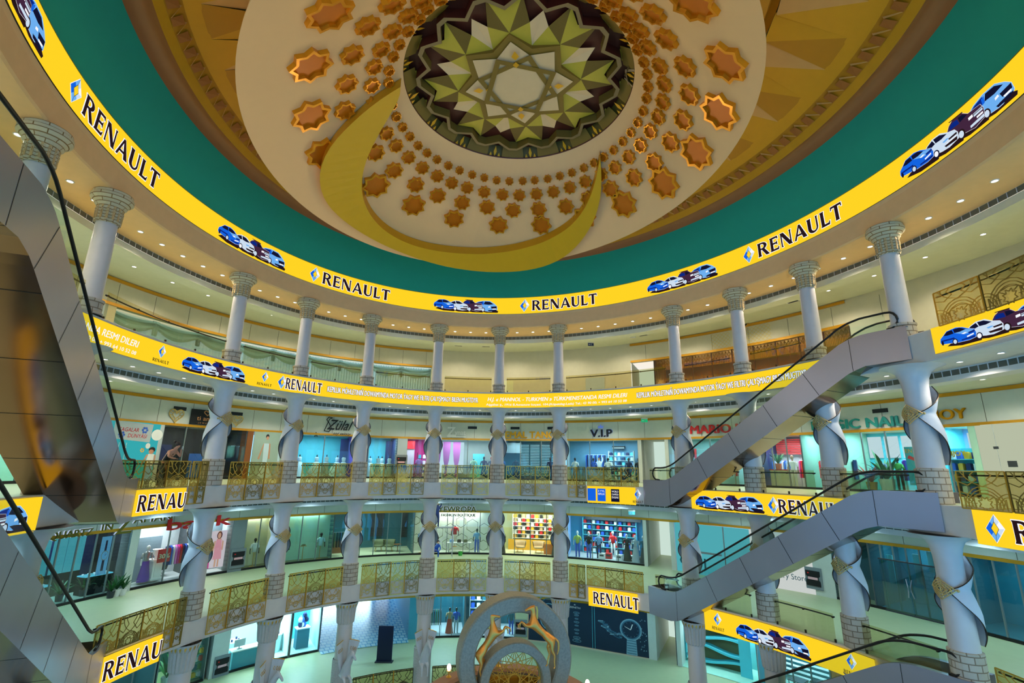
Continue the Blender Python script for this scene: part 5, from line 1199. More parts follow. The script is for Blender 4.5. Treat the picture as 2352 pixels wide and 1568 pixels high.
board(F1, 478, 524, 1290, .25, 2.35, 'fashion_poster', 'white poster of a person in a pink top and skirt right of the third column', 'poster', [emat('poster_white', (225, 205, 215), .9), emat('print_rose', (226, 150, 165), .9), emat('print_red', (190, 24, 30), .9), c_white, emat('print_hair', (92, 44, 48), .9), emat('print_magenta', (210, 20, 140), .9), emat('print_skin', (214, 160, 136), .9)], lady(0), off=-.7)  # paper and print colours glow by themselves, brightness put into them
pier(F1, zl1, 531, 562, P1, c_grey)
def ticket(px, py, label, zf, R=RW):
    ph, z = onR(px, py, R); t = thing('intercom_board', label, 'wall board', E(R-.10, ph, z), Erz(ph), 'black ticket-shaped wall boards'); m = MB(); m.box((0, 0, 0), (.9, .03, 1.1)); m.build('grey_plate', [c_grey], t)
    m = MB(); P = [(-.36, -.38), (.36, -.38), (.36, -.14), (.28, -.06), (.28, .06), (.36, .14), (.36, .38), (-.36, .38), (-.36, .14), (-.28, .06), (-.28, -.06), (-.36, -.14)]; m.prism(P, lambda x, y: (x, -.05, y), lambda x, y: (x, -.016, y)); m.build('black_face', [c_black], t)
    m = MB(); m.box((0, -.055, 0), (.5, .02, .12)); m.build('label_strip', [c_rose], t); m = MB(); m.box((-.22, -.055, .25), (.08, .02, .06)); m.build('red_mark', [c_red], t)
ticket(545, 1281, 'black ticket-shaped board on the pier between pink poster and cream shirt window', F1); ticket(508, 1527, 'black ticket-shaped board on the ground floor pier left of the bright tech shop', F0); ticket(1196, 1441, 'black ticket-shaped board seen through the big stone ring', F0); ticket(1870, 1327, 'black ticket-shaped board on the first floor right of the pale film shopfront', F1); ticket(921, 1061, 'black ticket-shaped board on the second floor bridal pier', F2)
B = Bay(F1, zl1, 562, 626, P1, c_cream, c_cream, D=1.1, light=((.95, 1, .85), 100), fr=2, floorc=c_olive)
mannequin(B.at(.50, .55), B.rz(.5), 'dark mannequin torso in a white polo shirt left of the fourth column', c_white, None, stand=True)
for k in range(2): pass
B = Bay(F1, zl1, 652, 764, P1, c_mint, c_mint, D=1.1, light=((.7, 1, .9), 170), fr=3, floorc=c_olive)
mannequin(B.at(.09, .55), B.rz(.1), 'dark mannequin torso in a violet-blue polo shirt', colr('violet_blue', (76, 80, 150)), None, stand=True); mannequin(B.at(.80, .55), B.rz(.8), 'dark mannequin torso in a pale blue polo shirt', colr('pale_blue', (170, 215, 220)), None, stand=True)
t = thing('shoe_stand', 'slim gold stand carrying a dark shoe between the polo shirts', 'shoe stand', B.at(.45, .5), B.rz(.4)); m = MB(); m.tube([(0, 0, 0), (0, 0, .95)], .018, 6); m.lathe([(.001, 0), (.16, 0), (.001, .02)], n=12); m.box((0, 0, .96), (.4, .2, .02)); m.build('stand', [goldtrim], t); m = MB(); m.sph((.02, 0, 1.03), .1, 6, 0, (1.4, .5, .6)); m.box((-.1, 0, 1.0), (.06, .07, .08)); m.build('shoe', [c_olive], t)
B = Bay(F1, zl1, 764, 950, P1, c_dteal, c_dteal, D=3.6, light=((.75, 1, .9), 150), fr=6, floorc=c_cream)
B.panel(.06, .34, 2.0, 0, .9, c_wood, 'wood_cabinet', 'low orange wood cabinet at the left of the green lounge shop', 'cabinet'); rack(B, .12, 1.2, 'dark coat stand left of the fifth column', [c_olive, c_dgrey, c_navy], 4, .8)
B.panel(.55, .70, 3.2, .9, 2.9, c_black, 'dark_door', 'dark tall doors at the back of the lounge shop', 'door')
B.panel(.88, .95, 1.6, 1.0, 2.9, c_black, 'dark_screen', 'black hanging screen at right of the lounge shop', 'screen')
def armch(B, u, v, label, c):
    t = thing('lounge_chair', label, 'chair', B.at(u, v), B.rz(u)); m = MB(); m.lathe([(.001, .36), (.36, .36), (.40, .42), (.36, .48), (.001, .48)], n=18); m.build('seat', [c], t, smooth=True)
    m = MB(); rows = [[((r)*cos(a), r*sin(a)*.9, z) for a in [PI*(-.1+1.2*i/14) for i in range(15)]] for r, z in ((.38, .4), (.46, .62), (.48, .85), (.44, .85), (.40, .6), (.34, .42))]; m.grid(rows); m.build('backrest', [c], t, smooth=True)
    for k in range(4): m = MB(); a = k*PI/2+PI/4; m.tube([(.26*cos(a), .26*sin(a), .38), (.34*cos(a), .34*sin(a), 0)], .018, 6); m.build('leg', [goldtrim], t)
armch(B, .74, 1.6, 'olive lounge chair in the green lounge shop, left one', c_olive); armch(B, .62, 1.8, 'second olive lounge chair beside the small round table', c_olive)
t = thing('side_table', 'small round wooden table beside the lounge chairs', 'table', B.at(.84, 1.4), B.rz(.8)); m = MB(); m.lathe([(.001, .52), (.3, .52), (.3, .56), (.001, .56)], n=18); m.build('table_top', [c_wood], t); m = MB(); m.lathe([(.001, 0), (.2, 0), (.03, .05), (.03, .52)], n=12); m.build('pedestal', [c_wood], t)
# white boutique with hexagon wall
WB = (colr('boutique_white', (215, 222, 205)))
B = Bay(F1, zl1, 950, 1140, P1, WB, WB, D=1.5, light=((1, 1, .92), 260), fr=5, floorc=WB); B2 = B
def hexa(px, py, r, label):
    ph, z = onR(px, py, RW+1.4); t = thing('hexagon_frame', label, 'wall ornament', E(RW+1.4, ph, z), Erz(ph), 'dark hexagon outlines on the boutique wall'); m = MB(); m.tube([(r*cos(PI/6+k*PI/3), -.05, r*sin(PI/6+k*PI/3)) for k in range(6)], .022, 5, closed=True); m.build('outline', [c_olive], t)
for i, (px, py, r) in enumerate(((956, 1195, .30), (956, 1236, .34), (1004, 1222, .5), (1034, 1214, .42), (1059, 1198, .42), (1085, 1207, .5), (1112, 1214, .42), (1060, 1240, .5), (1082, 1249, .42), (1110, 1252, .40), (1028, 1250, .45), (1000, 1260, .4))):
    hexa(px, py, r, 'dark hexagon outline on the white boutique wall')
mannequin(B.at(.11, .7), B.rz(.1), 'dark mannequin torso in a sky blue shirt at left of the white boutique', c_lblue, None, stand=True); mannequin(B.at(.27, .8), B.rz(.3), 'mannequin torso in a white tee right of the sixth column', c_white, None, stand=True)
mannequin(B.at(.51, 1.1, .35), B.rz(.5), 'headless torso in a bright red shirt on the white boutique wall', c_red, None, stand=True, head=False)
mannequin(B.at(.77, .7), B.rz(.8), 'full mannequin in a pale blue tee and blue jeans in the white boutique', colr('tee_pale_blue', (120, 165, 210)), (c_blue, 0))
t = thing('display_table', 'white display table under the red shirt', 'table', B.at(.56, .8), B.rz(.5)); m = MB(); m.box((0, 0, .68), (1.9, .5, .06)); m.build('table_top', [c_white], t)
for s in (-.8, .8): m = MB(); m.box((s, 0, .32), (.06, .4, .65)); m.build('leg', [c_lgrey], t)
for k, (dx, c) in enumerate(((-.6, c_lblue), (0, c_black), (.5, c_olive))):
    m = MB(); m.box((0, 0, .09), (.3, .25, .18)); m.box((0, 0, .19), (.2, .16, .03)); o = m.build('folded_garment', [c]); o.location = B.at(.56+dx*.15, .8, .71); o.rotation_euler.z = B.rz(.5); tag(o, ['light blue', 'black', 'olive'][k]+' stack on the display table under the red shirt', 'folded garment')
m = MB(); m.lathe([(.001, 0), (.13, 0), (.17, .28), (.15, .28), (.12, .02), (.001, .02)], n=16); o = m.build('bucket', [colr('bright_green', (60, 160, 60))]); o.location = E(RW-.5, onR(1056, 1276, RW)[0], F1); tag(o, 'small bright green bucket on the floor before the white boutique', 'bucket')
B = Bay(F1, zl1, 1146, 1292, P1, colr('shelf_cream', (200, 205, 160)), c_cream, D=3.0, light=((1, .98, .8), 250), fr=4, floorc=c_cream)
shelves(B, .52, 2.4, 'tall open shoe and bag shelves with a mustard base', 3.2, 2.7, 6, c_white, [c_yel, c_black, c_tan, c_white, c_red], per=9, z0=.9, gname='shoe', gcat='shoe or bag'); B.panel(.15, .85, 2.2, .0, .8, c_yel, 'mustard_cabinet', 'long mustard base cabinet in the shoe shop', 'cabinet')
armch(B, .34, 1.2, 'brown lounge chair at left in the shoe shop', c_tan); armch(B, .62, 1.2, 'brown lounge chair in the middle of the shoe shop', c_tan)
B.panel(.70, .84, .9, 0, .75, colr('orange_wood', (206, 110, 30)), 'wood_counter', 'small orange wood counter in the shoe shop', 'counter')
mannequin(B.at(.05, .7), B.rz(.05), 'mannequin in a long black dress at left of the shoe shop', c_black, (c_black, 'skirt'), female=True, head=False); mannequin(B.at(.88, .7), B.rz(.9), 'mannequin in a long black coat at right of the shoe shop', c_black, (c_black, 'skirt'), female=True, head=False)
B = Bay(F1, zl1, 1304, 1478, P1, colr('sport_blue', (60, 140, 170)), c_lblue, D=3.2, light=((.75, .95, 1), 260), fr=3, floorc=c_lgrey)
shelves(B, .5, 2.8, 'wide blue wall shelves of the sportswear shop', 4.2, 2.6, 6, c_cyan, [c_red, c_navy, c_white, c_blue, c_dteal], per=12); B.panel(.2, .9, 2.5, 2.5, 2.9, c_dgrey, 'ceiling_beam', 'dark beam over the sportswear shelves', 'beam')
for u, v, l, tp, bt, fem in ((.12, .8, 'mannequin in a lime tee and blue jeans at left of the sportswear shop', colr('lime', (190, 200, 90)), c_blue, 0), (.27, .8, 'mannequin in a black tee and jeans, second in the sportswear window', c_black, c_blue, 0), (.40, .9, 'mannequin in a checked shirt, third in the sportswear window', c_lblue, c_navy, 0), (.56, 1.9, 'mannequin in a bright red tee in the middle of the sportswear shop', c_red, c_white, 0), (.76, .9, 'mannequin in a black dress in the sportswear shop', c_black, c_black, 1), (.87, .8, 'mannequin in a pale printed dress in the sportswear shop', c_lgrey, c_lgrey, 1), (.97, .8, 'mannequin in a teal top at the sportswear shop right end', c_dteal, c_dgrey, 1)): mannequin(B.at(u, v), B.rz(u), l, tp, (bt, 'skirt' if fem else 0), SKW, bool(fem), h=1.05)
for k, (u, c, cn) in enumerate(((.44, c_white, 'white'), (.52, c_red, 'red'), (.66, c_white, 'white'), (.80, c_white, 'white'), (.92, c_grey, 'grey'))): m = MB(); m.box((0, 0, .2), (.45, .3, .4)); m.box((0, -.155, .25), (.3, .01, .12), 1); o = m.build('display_box', [c, c_dgrey]); o.location = B.at(u, .9+.2*(k % 2)); o.rotation_euler.z = B.rz(u); tag(o, '%s box on the sportswear shop floor, %s from left' % (cn, ['first', 'second', 'third', 'fourth', 'fifth'][k]), 'box')
pier(F1, zl1, 1478, 1486, P1)
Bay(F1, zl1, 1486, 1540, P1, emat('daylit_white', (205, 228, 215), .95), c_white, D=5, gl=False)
pier(F1, zl1, 1540, 1550, P1)
def film(m, M2, W, Hh):
    pf = lambda P, d, mi: m.face([M2(x*W, y*Hh, d) for x, y in P], mi)
    pf([(.0, 0), (.6, 0), (.6, 1), (0, 1)], .005, 1); pf([(.02, .42), (.38, .42), (.38, .46), (.02, .46)], .02, 2); add_text(m, M2, 'GoJ', .03*W, .14*Hh, .22*W, .20*Hh, .03, 3); add_text(m, M2, 'Jewelry Store', .70*W, .2*Hh, .26*W, .10*Hh, .03, 3); pf([(.40, 0), (.41, 0), (.41, 1), (.40, 1)], .02, 2)
board(F1, 1552, 1860, P1, 0, 3.0, 'shop_film', 'pale white and turquoise window film with thin GoJ and Store lettering behind the lower escalator', 'shopfront', [emat('film_white', (208, 214, 210), .9), emat('film_cyan', (90, 190, 200), .75), c_grey, c_dteal], film)
pier(F1, zl1, 1860, 1905, P1)
B = Bay(F1, zl1, 1905, 1990, P1, c_dteal, c_dteal, D=1.5, light=None, fr=1)
B = Bay(F1, zl1, 1990, 2168, P1, colr('empty_blue', (30, 120, 140)), c_dteal, D=3, light=(cool, 110), fr=6, floorc=c_dteal)
t = thing('glass_double_door', 'frosted blue glass double doors of the empty shop between the right columns', 'door', E(RW-.06, B.ph(.5), F1), B.rz(.5))
for s in (-1, 1): m = MB(); m.box((s*.62, 0, 1.15), (1.2, .03, 2.3)); d = m.build('door_leaf', [cyan_glass], t); m = MB(); m.tube([(s*.12, -.06, .8), (s*.06, -.12, 1.1), (s*.06, -.12, 1.3), (s*.12, -.06, 1.6)], .02, 6); m.build('door_handle', [steel], d)
m = MB(); m.box((0, 0, 2.33), (2.5, .05, .06)); m.box((0, 0, .03), (2.5, .06, .06)); m.build('rail', [c_dgrey], t)
for k, (u, z0_, z1_) in enumerate(((.18, 1.2, 2.5), (.52, 1.4, 2.7), (.70, 2.0, 2.9))): B.panel(u, u+.08, .4, z0_, z1_, colr('paper_cyan', (90, 190, 205)), 'paper_sheet', 'pale cyan paper sheet behind the empty shop glass, %s' % ['left', 'middle', 'right'][k], 'paper')
B = Bay(F1, zl1, 2172, 2560, P1, colr('empty_blue', (30, 120, 140)), c_dteal, D=3, light=(cool, 140), fr=7, floorc=c_dteal)
# first floor signs
sign(108, 1240, [('QUARTZ', 0, 0, 1.9, .34), ('IN', 2.3, .15, .5, .36), ('Z', 3.0, -.1, .75, .85), ('AMAN', 3.8, .35, 2.0, .40)], 5.8, .5, colr('sign_olive', (110, 104, 40), .4, .5), 'olive serif letters ending ZAMAN under the big escalator foot', halo=emat('sign_glow_white', (190, 205, 230), .9), bold=.02)
sign(380, 1218, 'batik', 3.6, .62, c_red, 'thick red lowercase letters partly behind a column and the slab edge', bold=.035, ext=.16, z=onR(390, 1216, RW)[1])
sign(1012, 1176, [('ÝEWROPA', -.2, .05, 2.9, .42), ('FASHION BOUTIQUE', .05, -.28, 2.6, .20)], 3, .4, colr('sign_olive', (110, 104, 40), .4, .5), 'olive and white ÝEWROPA FASHION BOUTIQUE sign', halo=emat('sign_glow_white', (190, 205, 230), .9), bold=.03)
# ------------------------------ ground floor
B = Bay(F0, zl0, 150, 360, P0+80, c_dteal, c_dteal, D=2, light=(cool, 100), fr=4)
B = Bay(F0, zl0, 366, 472, P0+80, colr('deep_green_shop', (16, 70, 66)), c_dteal, D=3, light=((.5, 1, .8), 110), fr=2)
plant(B.at(.35, .8), 'tall green plant with red blossoms in the dark green shop', 1.5); plant(B.at(.60, 1.5), 'second leafy plant in the dark green shop', 1.3)
shelves(B, .85, .6, 'green lit shelves left of the grey pier, ground floor', 1.1, 2.5, 6, colr('shelf_green', (60, 120, 90)), [c_green, c_yel, c_white, c_red, c_dteal], per=3)
pier(F0, zl0, 486, 524, P0+60, panelw)
CY = colr('tech_white', (200, 232, 236))
B = Bay(F0, zl0, 526, 668, P0, CY, CY, D=4, light=((.65, .95, 1), 420), fr=2, floorc=colr('pale_floor', (190, 215, 210)))
def counter(B, u, v, W, label, c, top=c_white, H_=.95):
    t = thing('shop_counter', label, 'counter', B.at(u, v), B.rz(u)); m = MB(); m.box((0, 0, H_/2), (W, .6, H_)); m.build('front_panel', [c], t); m = MB(); m.box((0, -.02, H_+.03), (W+.1, .7, .06)); m.build('counter_top', [top], t); return t
counter(B, .42, .5, 2.2, 'long teal-fronted white counter of the bright tech shop', colr('counter_teal', (20, 150, 170)))
for k, (u, v, r) in enumerate(((.28, 1.9, .5), (.86, 1.6, .55))):
    t = thing('round_display_table', 'round white display table with devices, %s in the bright tech shop' % ['left', 'right'][k], 'table', B.at(u, v), 0); m = MB(); m.lathe([(.001, .98), (r, .98), (r, 1.04), (.001, 1.04)], n=24); m.build('table_top', [c_white], t); m = MB(); m.lathe([(r*.9, 0), (r*.9, .98)], n=24); m.build('drum_base', [CY], t)
    for j in range(4): m = MB(); m.box((0, 0, .07), (.10, .06, .14)); m.box((0, .02, .01), (.12, .1, .02)); o = m.build('device', [c_navy]); o.location = B.at(u, v, 1.04)+Vector((.3*cos(j*1.6), .3*sin(j*1.6), 0)); tag(o, 'small dark device standing on the %s round table' % ['left', 'right'][k], 'device', 'devices on the %s round table' % ['left', 'right'][k])
t = thing('monitor', 'flat computer monitor on the teal-fronted counter', 'monitor', B.at(.25, .5, 1.01), B.rz(.3)); m = MB(); m.box((0, 0, .32), (.65, .04, .4)); m.build('screen', [c_lgrey], t); m = MB(); m.box((0, .03, .08), (.06, .04, .2)); m.box((0, 0, .01), (.25, .18, .02)); m.build('foot', [c_grey], t)
B = Bay(F0, zl0, 672, 735, P0, colr('tech_cyan', (70, 170, 180)), CY, D=3, light=(cool, 240), fr=1, floorc=colr('pale_floor', (190, 215, 210)))
counter(B, .55, 1.2, .8, 'blue-grey box counter crowded with dark bags', colr('box_teal', (30, 110, 130)), H_=1.2)
for k in range(7): m = MB(); m.sph((0, 0, 0), .16, 6, 0, (1, .7, 1.1)); m.tube([(-.08, 0, .15), (0, 0, .28), (.08, 0, .15)], .015, 5); o = m.build('handbag', [[c_navy, c_white, c_blue][k % 3]]); o.location = B.at(.45+.07*(k % 4), 1.2, 1.42+.28*(k//3)); tag(o, '%s bag in the pile on the blue-grey box counter' % ['navy', 'white', 'blue'][k % 3], 'handbag', '%s bags piled on the box counter' % ['navy', 'white', 'blue'][k % 3])
# entrance corridor
a, b = onR(738, P0, RW)[0], onR(938, P0, RW)[0]
m = MB(); R2 = RW+13.5; phs = [a+(b-a)*i/8 for i in range(9)]
for p in (a, b): m.face([E(RW, p, 0), E(R2, p, 0), E(R2, p, 3.4), E(RW, p, 3.4)], 0)
m.grid([[E(RW+.3, p, 3.4) for p in phs], [E(R2, p, 3.4) for p in phs]], 0)
struct(m, 'wall_corridor', [colr('corridor_blue', (90, 165, 200))])
patm = brickmat('patterned_floor', (196, 228, 236), (70, 150, 190), 1.0, rough=.25, mortar=.10, bw=.9, rh=.9, bump=.05)
m = MB(); m.grid([[E(RW-.6+(R2-RW+.6)*j/12, p, .015) for p in phs] for j in range(13)], 0, uv=lambda i, j: (j*1.9, i*2.2)); struct(m, 'floor', [patm], 'patterned entrance floor')
m = MB(); m.grid([[E(R2, p, 0) for p in phs], [E(R2, p, 3.4) for p in phs]], 0); struct(m, 'wall_entrance', [colr('entrance_frame', (40, 110, 150))])
for k in range(6):
    t = thing('entrance_door', 'glowing daylit glass entrance door, %s from left in the corridor' % ['first', 'second', 'third', 'fourth', 'fifth', 'sixth'][k], 'door', E(R2-.08, a+(b-a)*(k+.5)/6, 0), Erz(a+(b-a)*(k+.5)/6)); wdt = arc_len(R2, a, b)/6
    m = MB(); m.box((0, 0, 1.35), (wdt*.80, .03, 2.3)); m.build('bright_pane', [emat('entrance_daylight', (228, 236, 236), 1.2)], t)
    m = MB(); [m.box((s*wdt*.42, -.02, 1.3), (wdt*.08, .08, 2.6)) for s in (-1, 1)]; m.box((0, -.02, 2.55), (wdt*.9, .08, .12)); m.box((0, -.02, .12), (wdt*.9, .08, .2)); m.build('door_frame', [colr('entrance_frame', (40, 110, 150))], t)
l = bpy.data.lights.new('entrance_daylight', 'AREA'); l.energy = 380; l.color = (.5, .82, 1); l.shape = 'RECTANGLE'; l.size = 6; l.size_y = 2.2
o = bpy.data.objects.new('entrance_daylight', l); COL.objects.link(o); mm = frame(R2-.3, (a+b)/2, 1.6) @ Matrix.Rotation(-PI/2, 4, 'X'); o.matrix_world = mm
pier(F0, zl0, 938, 982, P0, colr('corner_teal', (60, 140, 160)))
B = Bay(F0, zl0, 982, 1066, P0, c_dteal, c_dteal, D=3, light=(cool, 220), fr=3, floorc=c_lgrey)
rack(B, .18, .9, 'scarf rail right of the ground floor corridor', [c_olive, c_dgrey, c_green], 8, 1.2)
mannequin(B.at(.62, .8), B.rz(.6), 'mannequin in a long red patterned skirt, ground floor', c_tan, (colr('pattern_red', (190, 60, 40)), 'skirt'), female=True); mannequin(B.at(.80, .8), B.rz(.8), 'mannequin in a blue jacket and pale trousers, ground floor', c_blue, (c_lgrey, 0))
B = Bay(F0, zl0, 1068, 1182, P0, c_dteal, c_lgrey, D=3, light=(cool, 220), fr=3, floorc=c_lgrey)
mannequin(B.at(.93, .8), B.rz(.9), 'headless mannequin in a teal shirt and jeans seen through the stone ring', c_dteal, (c_blue, 0), head=False); shelves(B, .4, 2.4, 'wall shelves seen behind the golden horses', 2.2, 2.4, 4, c_lgrey, [c_blue, c_white, c_dteal], per=5)
pier(F0, zl0, 1184, 1212, P0, colr('pier_cream', (190, 190, 150)))
def zen(m, M2, W, Hh):
    pf = lambda P, d, mi: m.face([M2(x*W, y*Hh, d) for x, y in P], mi)
    add_text(m, M2, 'ZENITH', .04*W, .86*Hh, .14*W, .045*Hh, .02, 1); stroke(m, M2, [(.10*W, .94*Hh), (.11*W, .96*Hh), (.12*W, .94*Hh)], .01, .02, 1)
    for k, (y, r) in enumerate(((.76, .035), (.70, .025), (.62, .02), (.54, .03), (.46, .022), (.36, .028), (.28, .022), (.18, .04), (.11, .05))): stroke(m, M2, [(x*W, yy*Hh) for x, yy in ell_(.13, y, r*1.1, r*.62, 18)], .012, .02, 2); pf(ell_(.13, y, r*.5, r*.3), .02, 3)
    pf(ell_(.80, .56, .13, .24, 26), .015, 2); pf(ell_(.80, .56, .115, .212, 26), .02, 3); pf(ell_(.80, .56, .10, .185, 26), .025, 0)
    for k in range(12): pf([(.80+.09*cos(k*PI/6-.02), .56+.168*sin(k*PI/6-.02)), (.80+.09*cos(k*PI/6+.03), .56+.168*sin(k*PI/6+.03)), (.80+.075*cos(k*PI/6), .56+.14*sin(k*PI/6))], .03, 2)
    pf([(.795, .56), (.805, .56), (.83, .68), (.82, .69)], .035, 1); pf([(.80, .55), (.80, .565), (.73, .62), (.73, .61)], .035, 1)
    pf([(.74, .0), (.87, .0), (.86, .34), (.75, .34)], .012, 2); 
    for k in range(6): pf([(.75, .03+k*.055), (.86, .03+k*.055), (.86, .045+k*.055), (.75, .045+k*.055)], .016, 3)
    r = random.Random(3)
    for k in range(30):
        x = .40+.36*k/30; y = .62-.30*sin(k/30*PI*.9)+.1*r.random(); pf([(x, y), (x+.06, y-.05*r.random()), (x+.07, y+.03), (x+.01, y+.025)], .014, 3 if k % 3 else 2)
    for k in range(26): x = .88+.1*r.random(); y = .1+.7*r.random(); pf([(x, y), (x+.012, y+.01), (x+.004, y+.03)], .014, 2)
    for x in (.33, .36): pf([(x, 0), (x+.004, 0), (x+.004, 1), (x, 1)], .02, 4)
board(F0, 1302, 1488, P0, .05, 2.75, 'watch_poster', 'dark blue ZENITH window poster with a splashing wrist watch, right of the stone ring', 'poster', [colr('poster_night', (14, 40, 62)), c_white, colr('watch_silver', (120, 160, 176)), colr('splash_blue', (54, 100, 124)), c_cyan], zen)
board(F0, 1214, 1300, P0, .05, 2.75, 'watch_poster', 'dark blue poster with a silver watch movement seen through the stone ring', 'poster', [colr('poster_night', (14, 40, 62)), c_white, colr('watch_silver', (120, 160, 176)), colr('splash_blue', (54, 100, 124))], lambda m, M2, W, Hh: [stroke(m, M2, [(x*W, y*Hh) for x, y in ell_(.55, .6, r, r*1.3, 24)], .03, .02, 3 if i % 2 else 2) for i, r in enumerate((.4, .33, .24, .12))])
pier(F0, zl0, 1488, 1506, P0)
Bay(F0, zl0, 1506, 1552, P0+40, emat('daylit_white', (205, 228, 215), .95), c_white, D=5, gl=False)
pier(F0, zl0, 1552, 1562, P0)
B = Bay(F0, zl0, 1562, 1735, P0+40, colr('wave_wall', (110, 190, 190)), c_cyan, D=2.6, light=(cool, 300), fr=1, gl=False, floorc=c_mint)
t = thing('wavy_shelving', 'turquoise wall unit with wavy white shelves and dark openings, ground floor right', 'shelves', B.at(.40, 1.4), B.rz(.4))
m = MB(); m.box((0, .2, 1.35), (3.6, .1, 2.7)); m.build('back_panel', [c_olive], t)
for k in range(4):
    m = MB(); n = 20; z = .35+.62*k; rows = []
    for dz in (0, .14): rows.append([(-1.8+3.6*i/n, -.3, z+dz+.16*sin(i/n*PI*1.6+k*.4)*(1 if k % 2 else -1)) for i in range(n+1)])
    rows.append([(-1.8+3.6*i/n, .2, z+.14+.16*sin(i/n*PI*1.6+k*.4)*(1 if k % 2 else -1)) for i in range(n+1)]); m.grid(rows); m.build('wavy_shelf', [c_cyan], t)
B.panel(.72, .86, 1.0, 0, 2.75, c_cyan, 'wall_panel', 'plain turquoise panel right of the wavy shelves', 'panel')
B = Bay(F0, zl0, 1738, 1900, P0+60, colr('cafe_teal', (40, 110, 120)), c_dteal, D=3.4, light=(cool, 280), fr=4, floorc=colr('cafe_floor', (170, 195, 180)))
B.panel(.02, .98, 2.8, 1.7, 2.6, emat('backlit_menu', (150, 200, 205), .8), 'lit_menu_band', 'wide pale backlit band at the back of the cafe', 'light panel')
for k in range(5): B.panel(.0, .98, 2.7, .3+.26*k, .40+.26*k, c_white, 'wall_slat', 'white horizontal wall slat of the cafe, %s' % ['lowest', 'second from below', 'middle', 'fourth', 'topmost'][k], 'wall slat')
armch(B, .16, 1.4, 'dark green upholstered armchair in the cafe at lower right', c_dteal); armch(B, .72, 1.3, 'dark armchair right of the cafe table', c_dgrey)
t = thing('cafe_table', 'square dark cafe table with a bowl', 'table', B.at(.45, 1.1), B.rz(.5)); m = MB(); m.box((0, 0, .72), (.8, .8, .04)); m.build('table_top', [c_dgrey], t)
for k in range(4): m = MB(); m.tube([(.34*(1 if k % 2 else -1), .34*(1 if k > 1 else -1), 0), (.34*(1 if k % 2 else -1), .34*(1 if k > 1 else -1), .7)], .02, 6); m.build('leg', [c_black], t)
Bay(F0, zl0, 1905, 2400, P0+90, c_yel, c_tan, D=2.5, light=(warm, 160), fr=4)
# ------------------------------ third floor
z3 = H(.838)-F3; z3t = H(.945)
LFT = onR(245, 640, RW)[0]; CUR0, CUR1 = onR(268, 690, RW)[0], onR(993, 820, RW)[0]; DR0, DR1 = onR(1447, 800, RW)[0], onR(1500, 800, RW)[0]; RS0, RS1 = onR(1502, 800, RW)[0], onR(1949, 740, RW)[0]
zt3 = F3+3.05; C3w = C3+.12
m = MB(); sweep(m, [(RW, zt3), (RW, C3w)], -120, CUR1); sweep(m, [(RW, zt3), (RW, C3w)], DR0, RS1+1); sweep(m, [(RW, zt3), (RW+.3, zt3)], -120, CUR1); sweep(m, [(RW, zt3), (RW+.3, zt3)], DR0, RS1)
for k in range(26): m.box((0, -.004, .62), (.02, .012, 1.2), 1, frame(RW, -118+k*5.2, zt3)) if -118+k*5.2 < CUR1-1 else None
for k in range(7): m.box((0, -.004, .62), (.02, .012, 1.2), 1, frame(RW, DR0+3+k*6.0, zt3))
sweep(m, [(RW, F3), (RW, C3w)], CUR1, DR0); sweep(m, [(RW, F3), (RW, C3w)], RS1, 178)
struct(m, 'wall_gallery', [wallc, grille])
m = MB()
for a_, b_ in ((-120, CUR1), (DR0, RS1)):
    sweep(m, [(RW-.02, zt3-.02), (RW-.09, zt3-.02), (RW-.09, zt3+.13), (RW, zt3+.13)], a_, b_); sweep(m, [(RW, C3w-.2), (RW-.08, C3w-.2), (RW-.08, C3w-.04), (RW, C3w-.04)], a_, b_)
struct(m, 'trim', [goldtrim])
# curtained windows
m = MB(); sweep(m, [(RW+1.2, F3), (RW+1.2, zt3+.1)], -120, CUR1, 2); struct(m, 'window_98', [emat('curtain_glow', (196, 226, 232), 1.1)], 'daylit windows behind the curtains')
m = MB(); m.face([E(RW, CUR0, F3), E(RW+1.2, CUR0, F3), E(RW+1.2, CUR0, zt3), E(RW, CUR0, zt3)]); m.face([E(RW, CUR1, F3), E(RW+1.2, CUR1, F3), E(RW+1.2, CUR1, zt3), E(RW, CUR1, zt3)]); struct(m, 'wall_gallery', [wallc])
pier(F3, zt3-.1, 248, 268, 700, wallc)
shm = bpy.data.materials.new('sheer_fabric'); shm.use_nodes = True; _n = shm.node_tree; _b = _n.nodes['Principled BSDF']; _b.inputs['Base Color'].default_value = rgb((214, 226, 222)); _b.inputs['Roughness'].default_value = .9
_t = _n.nodes.new('ShaderNodeBsdfTransparent'); _x = _n.nodes.new('ShaderNodeMixShader'); _x.inputs[0].default_value = .55; _n.links.new(_t.outputs[0], _x.inputs[1]); _n.links.new(_b.outputs[0], _x.inputs[2]); _n.links.new(_x.outputs[0], _n.nodes['Material Output'].inputs[0]); swag = mat('swag_green_grey', (150, 170, 164), .8)
nC = 9; stp = (CUR1-CUR0)/nC
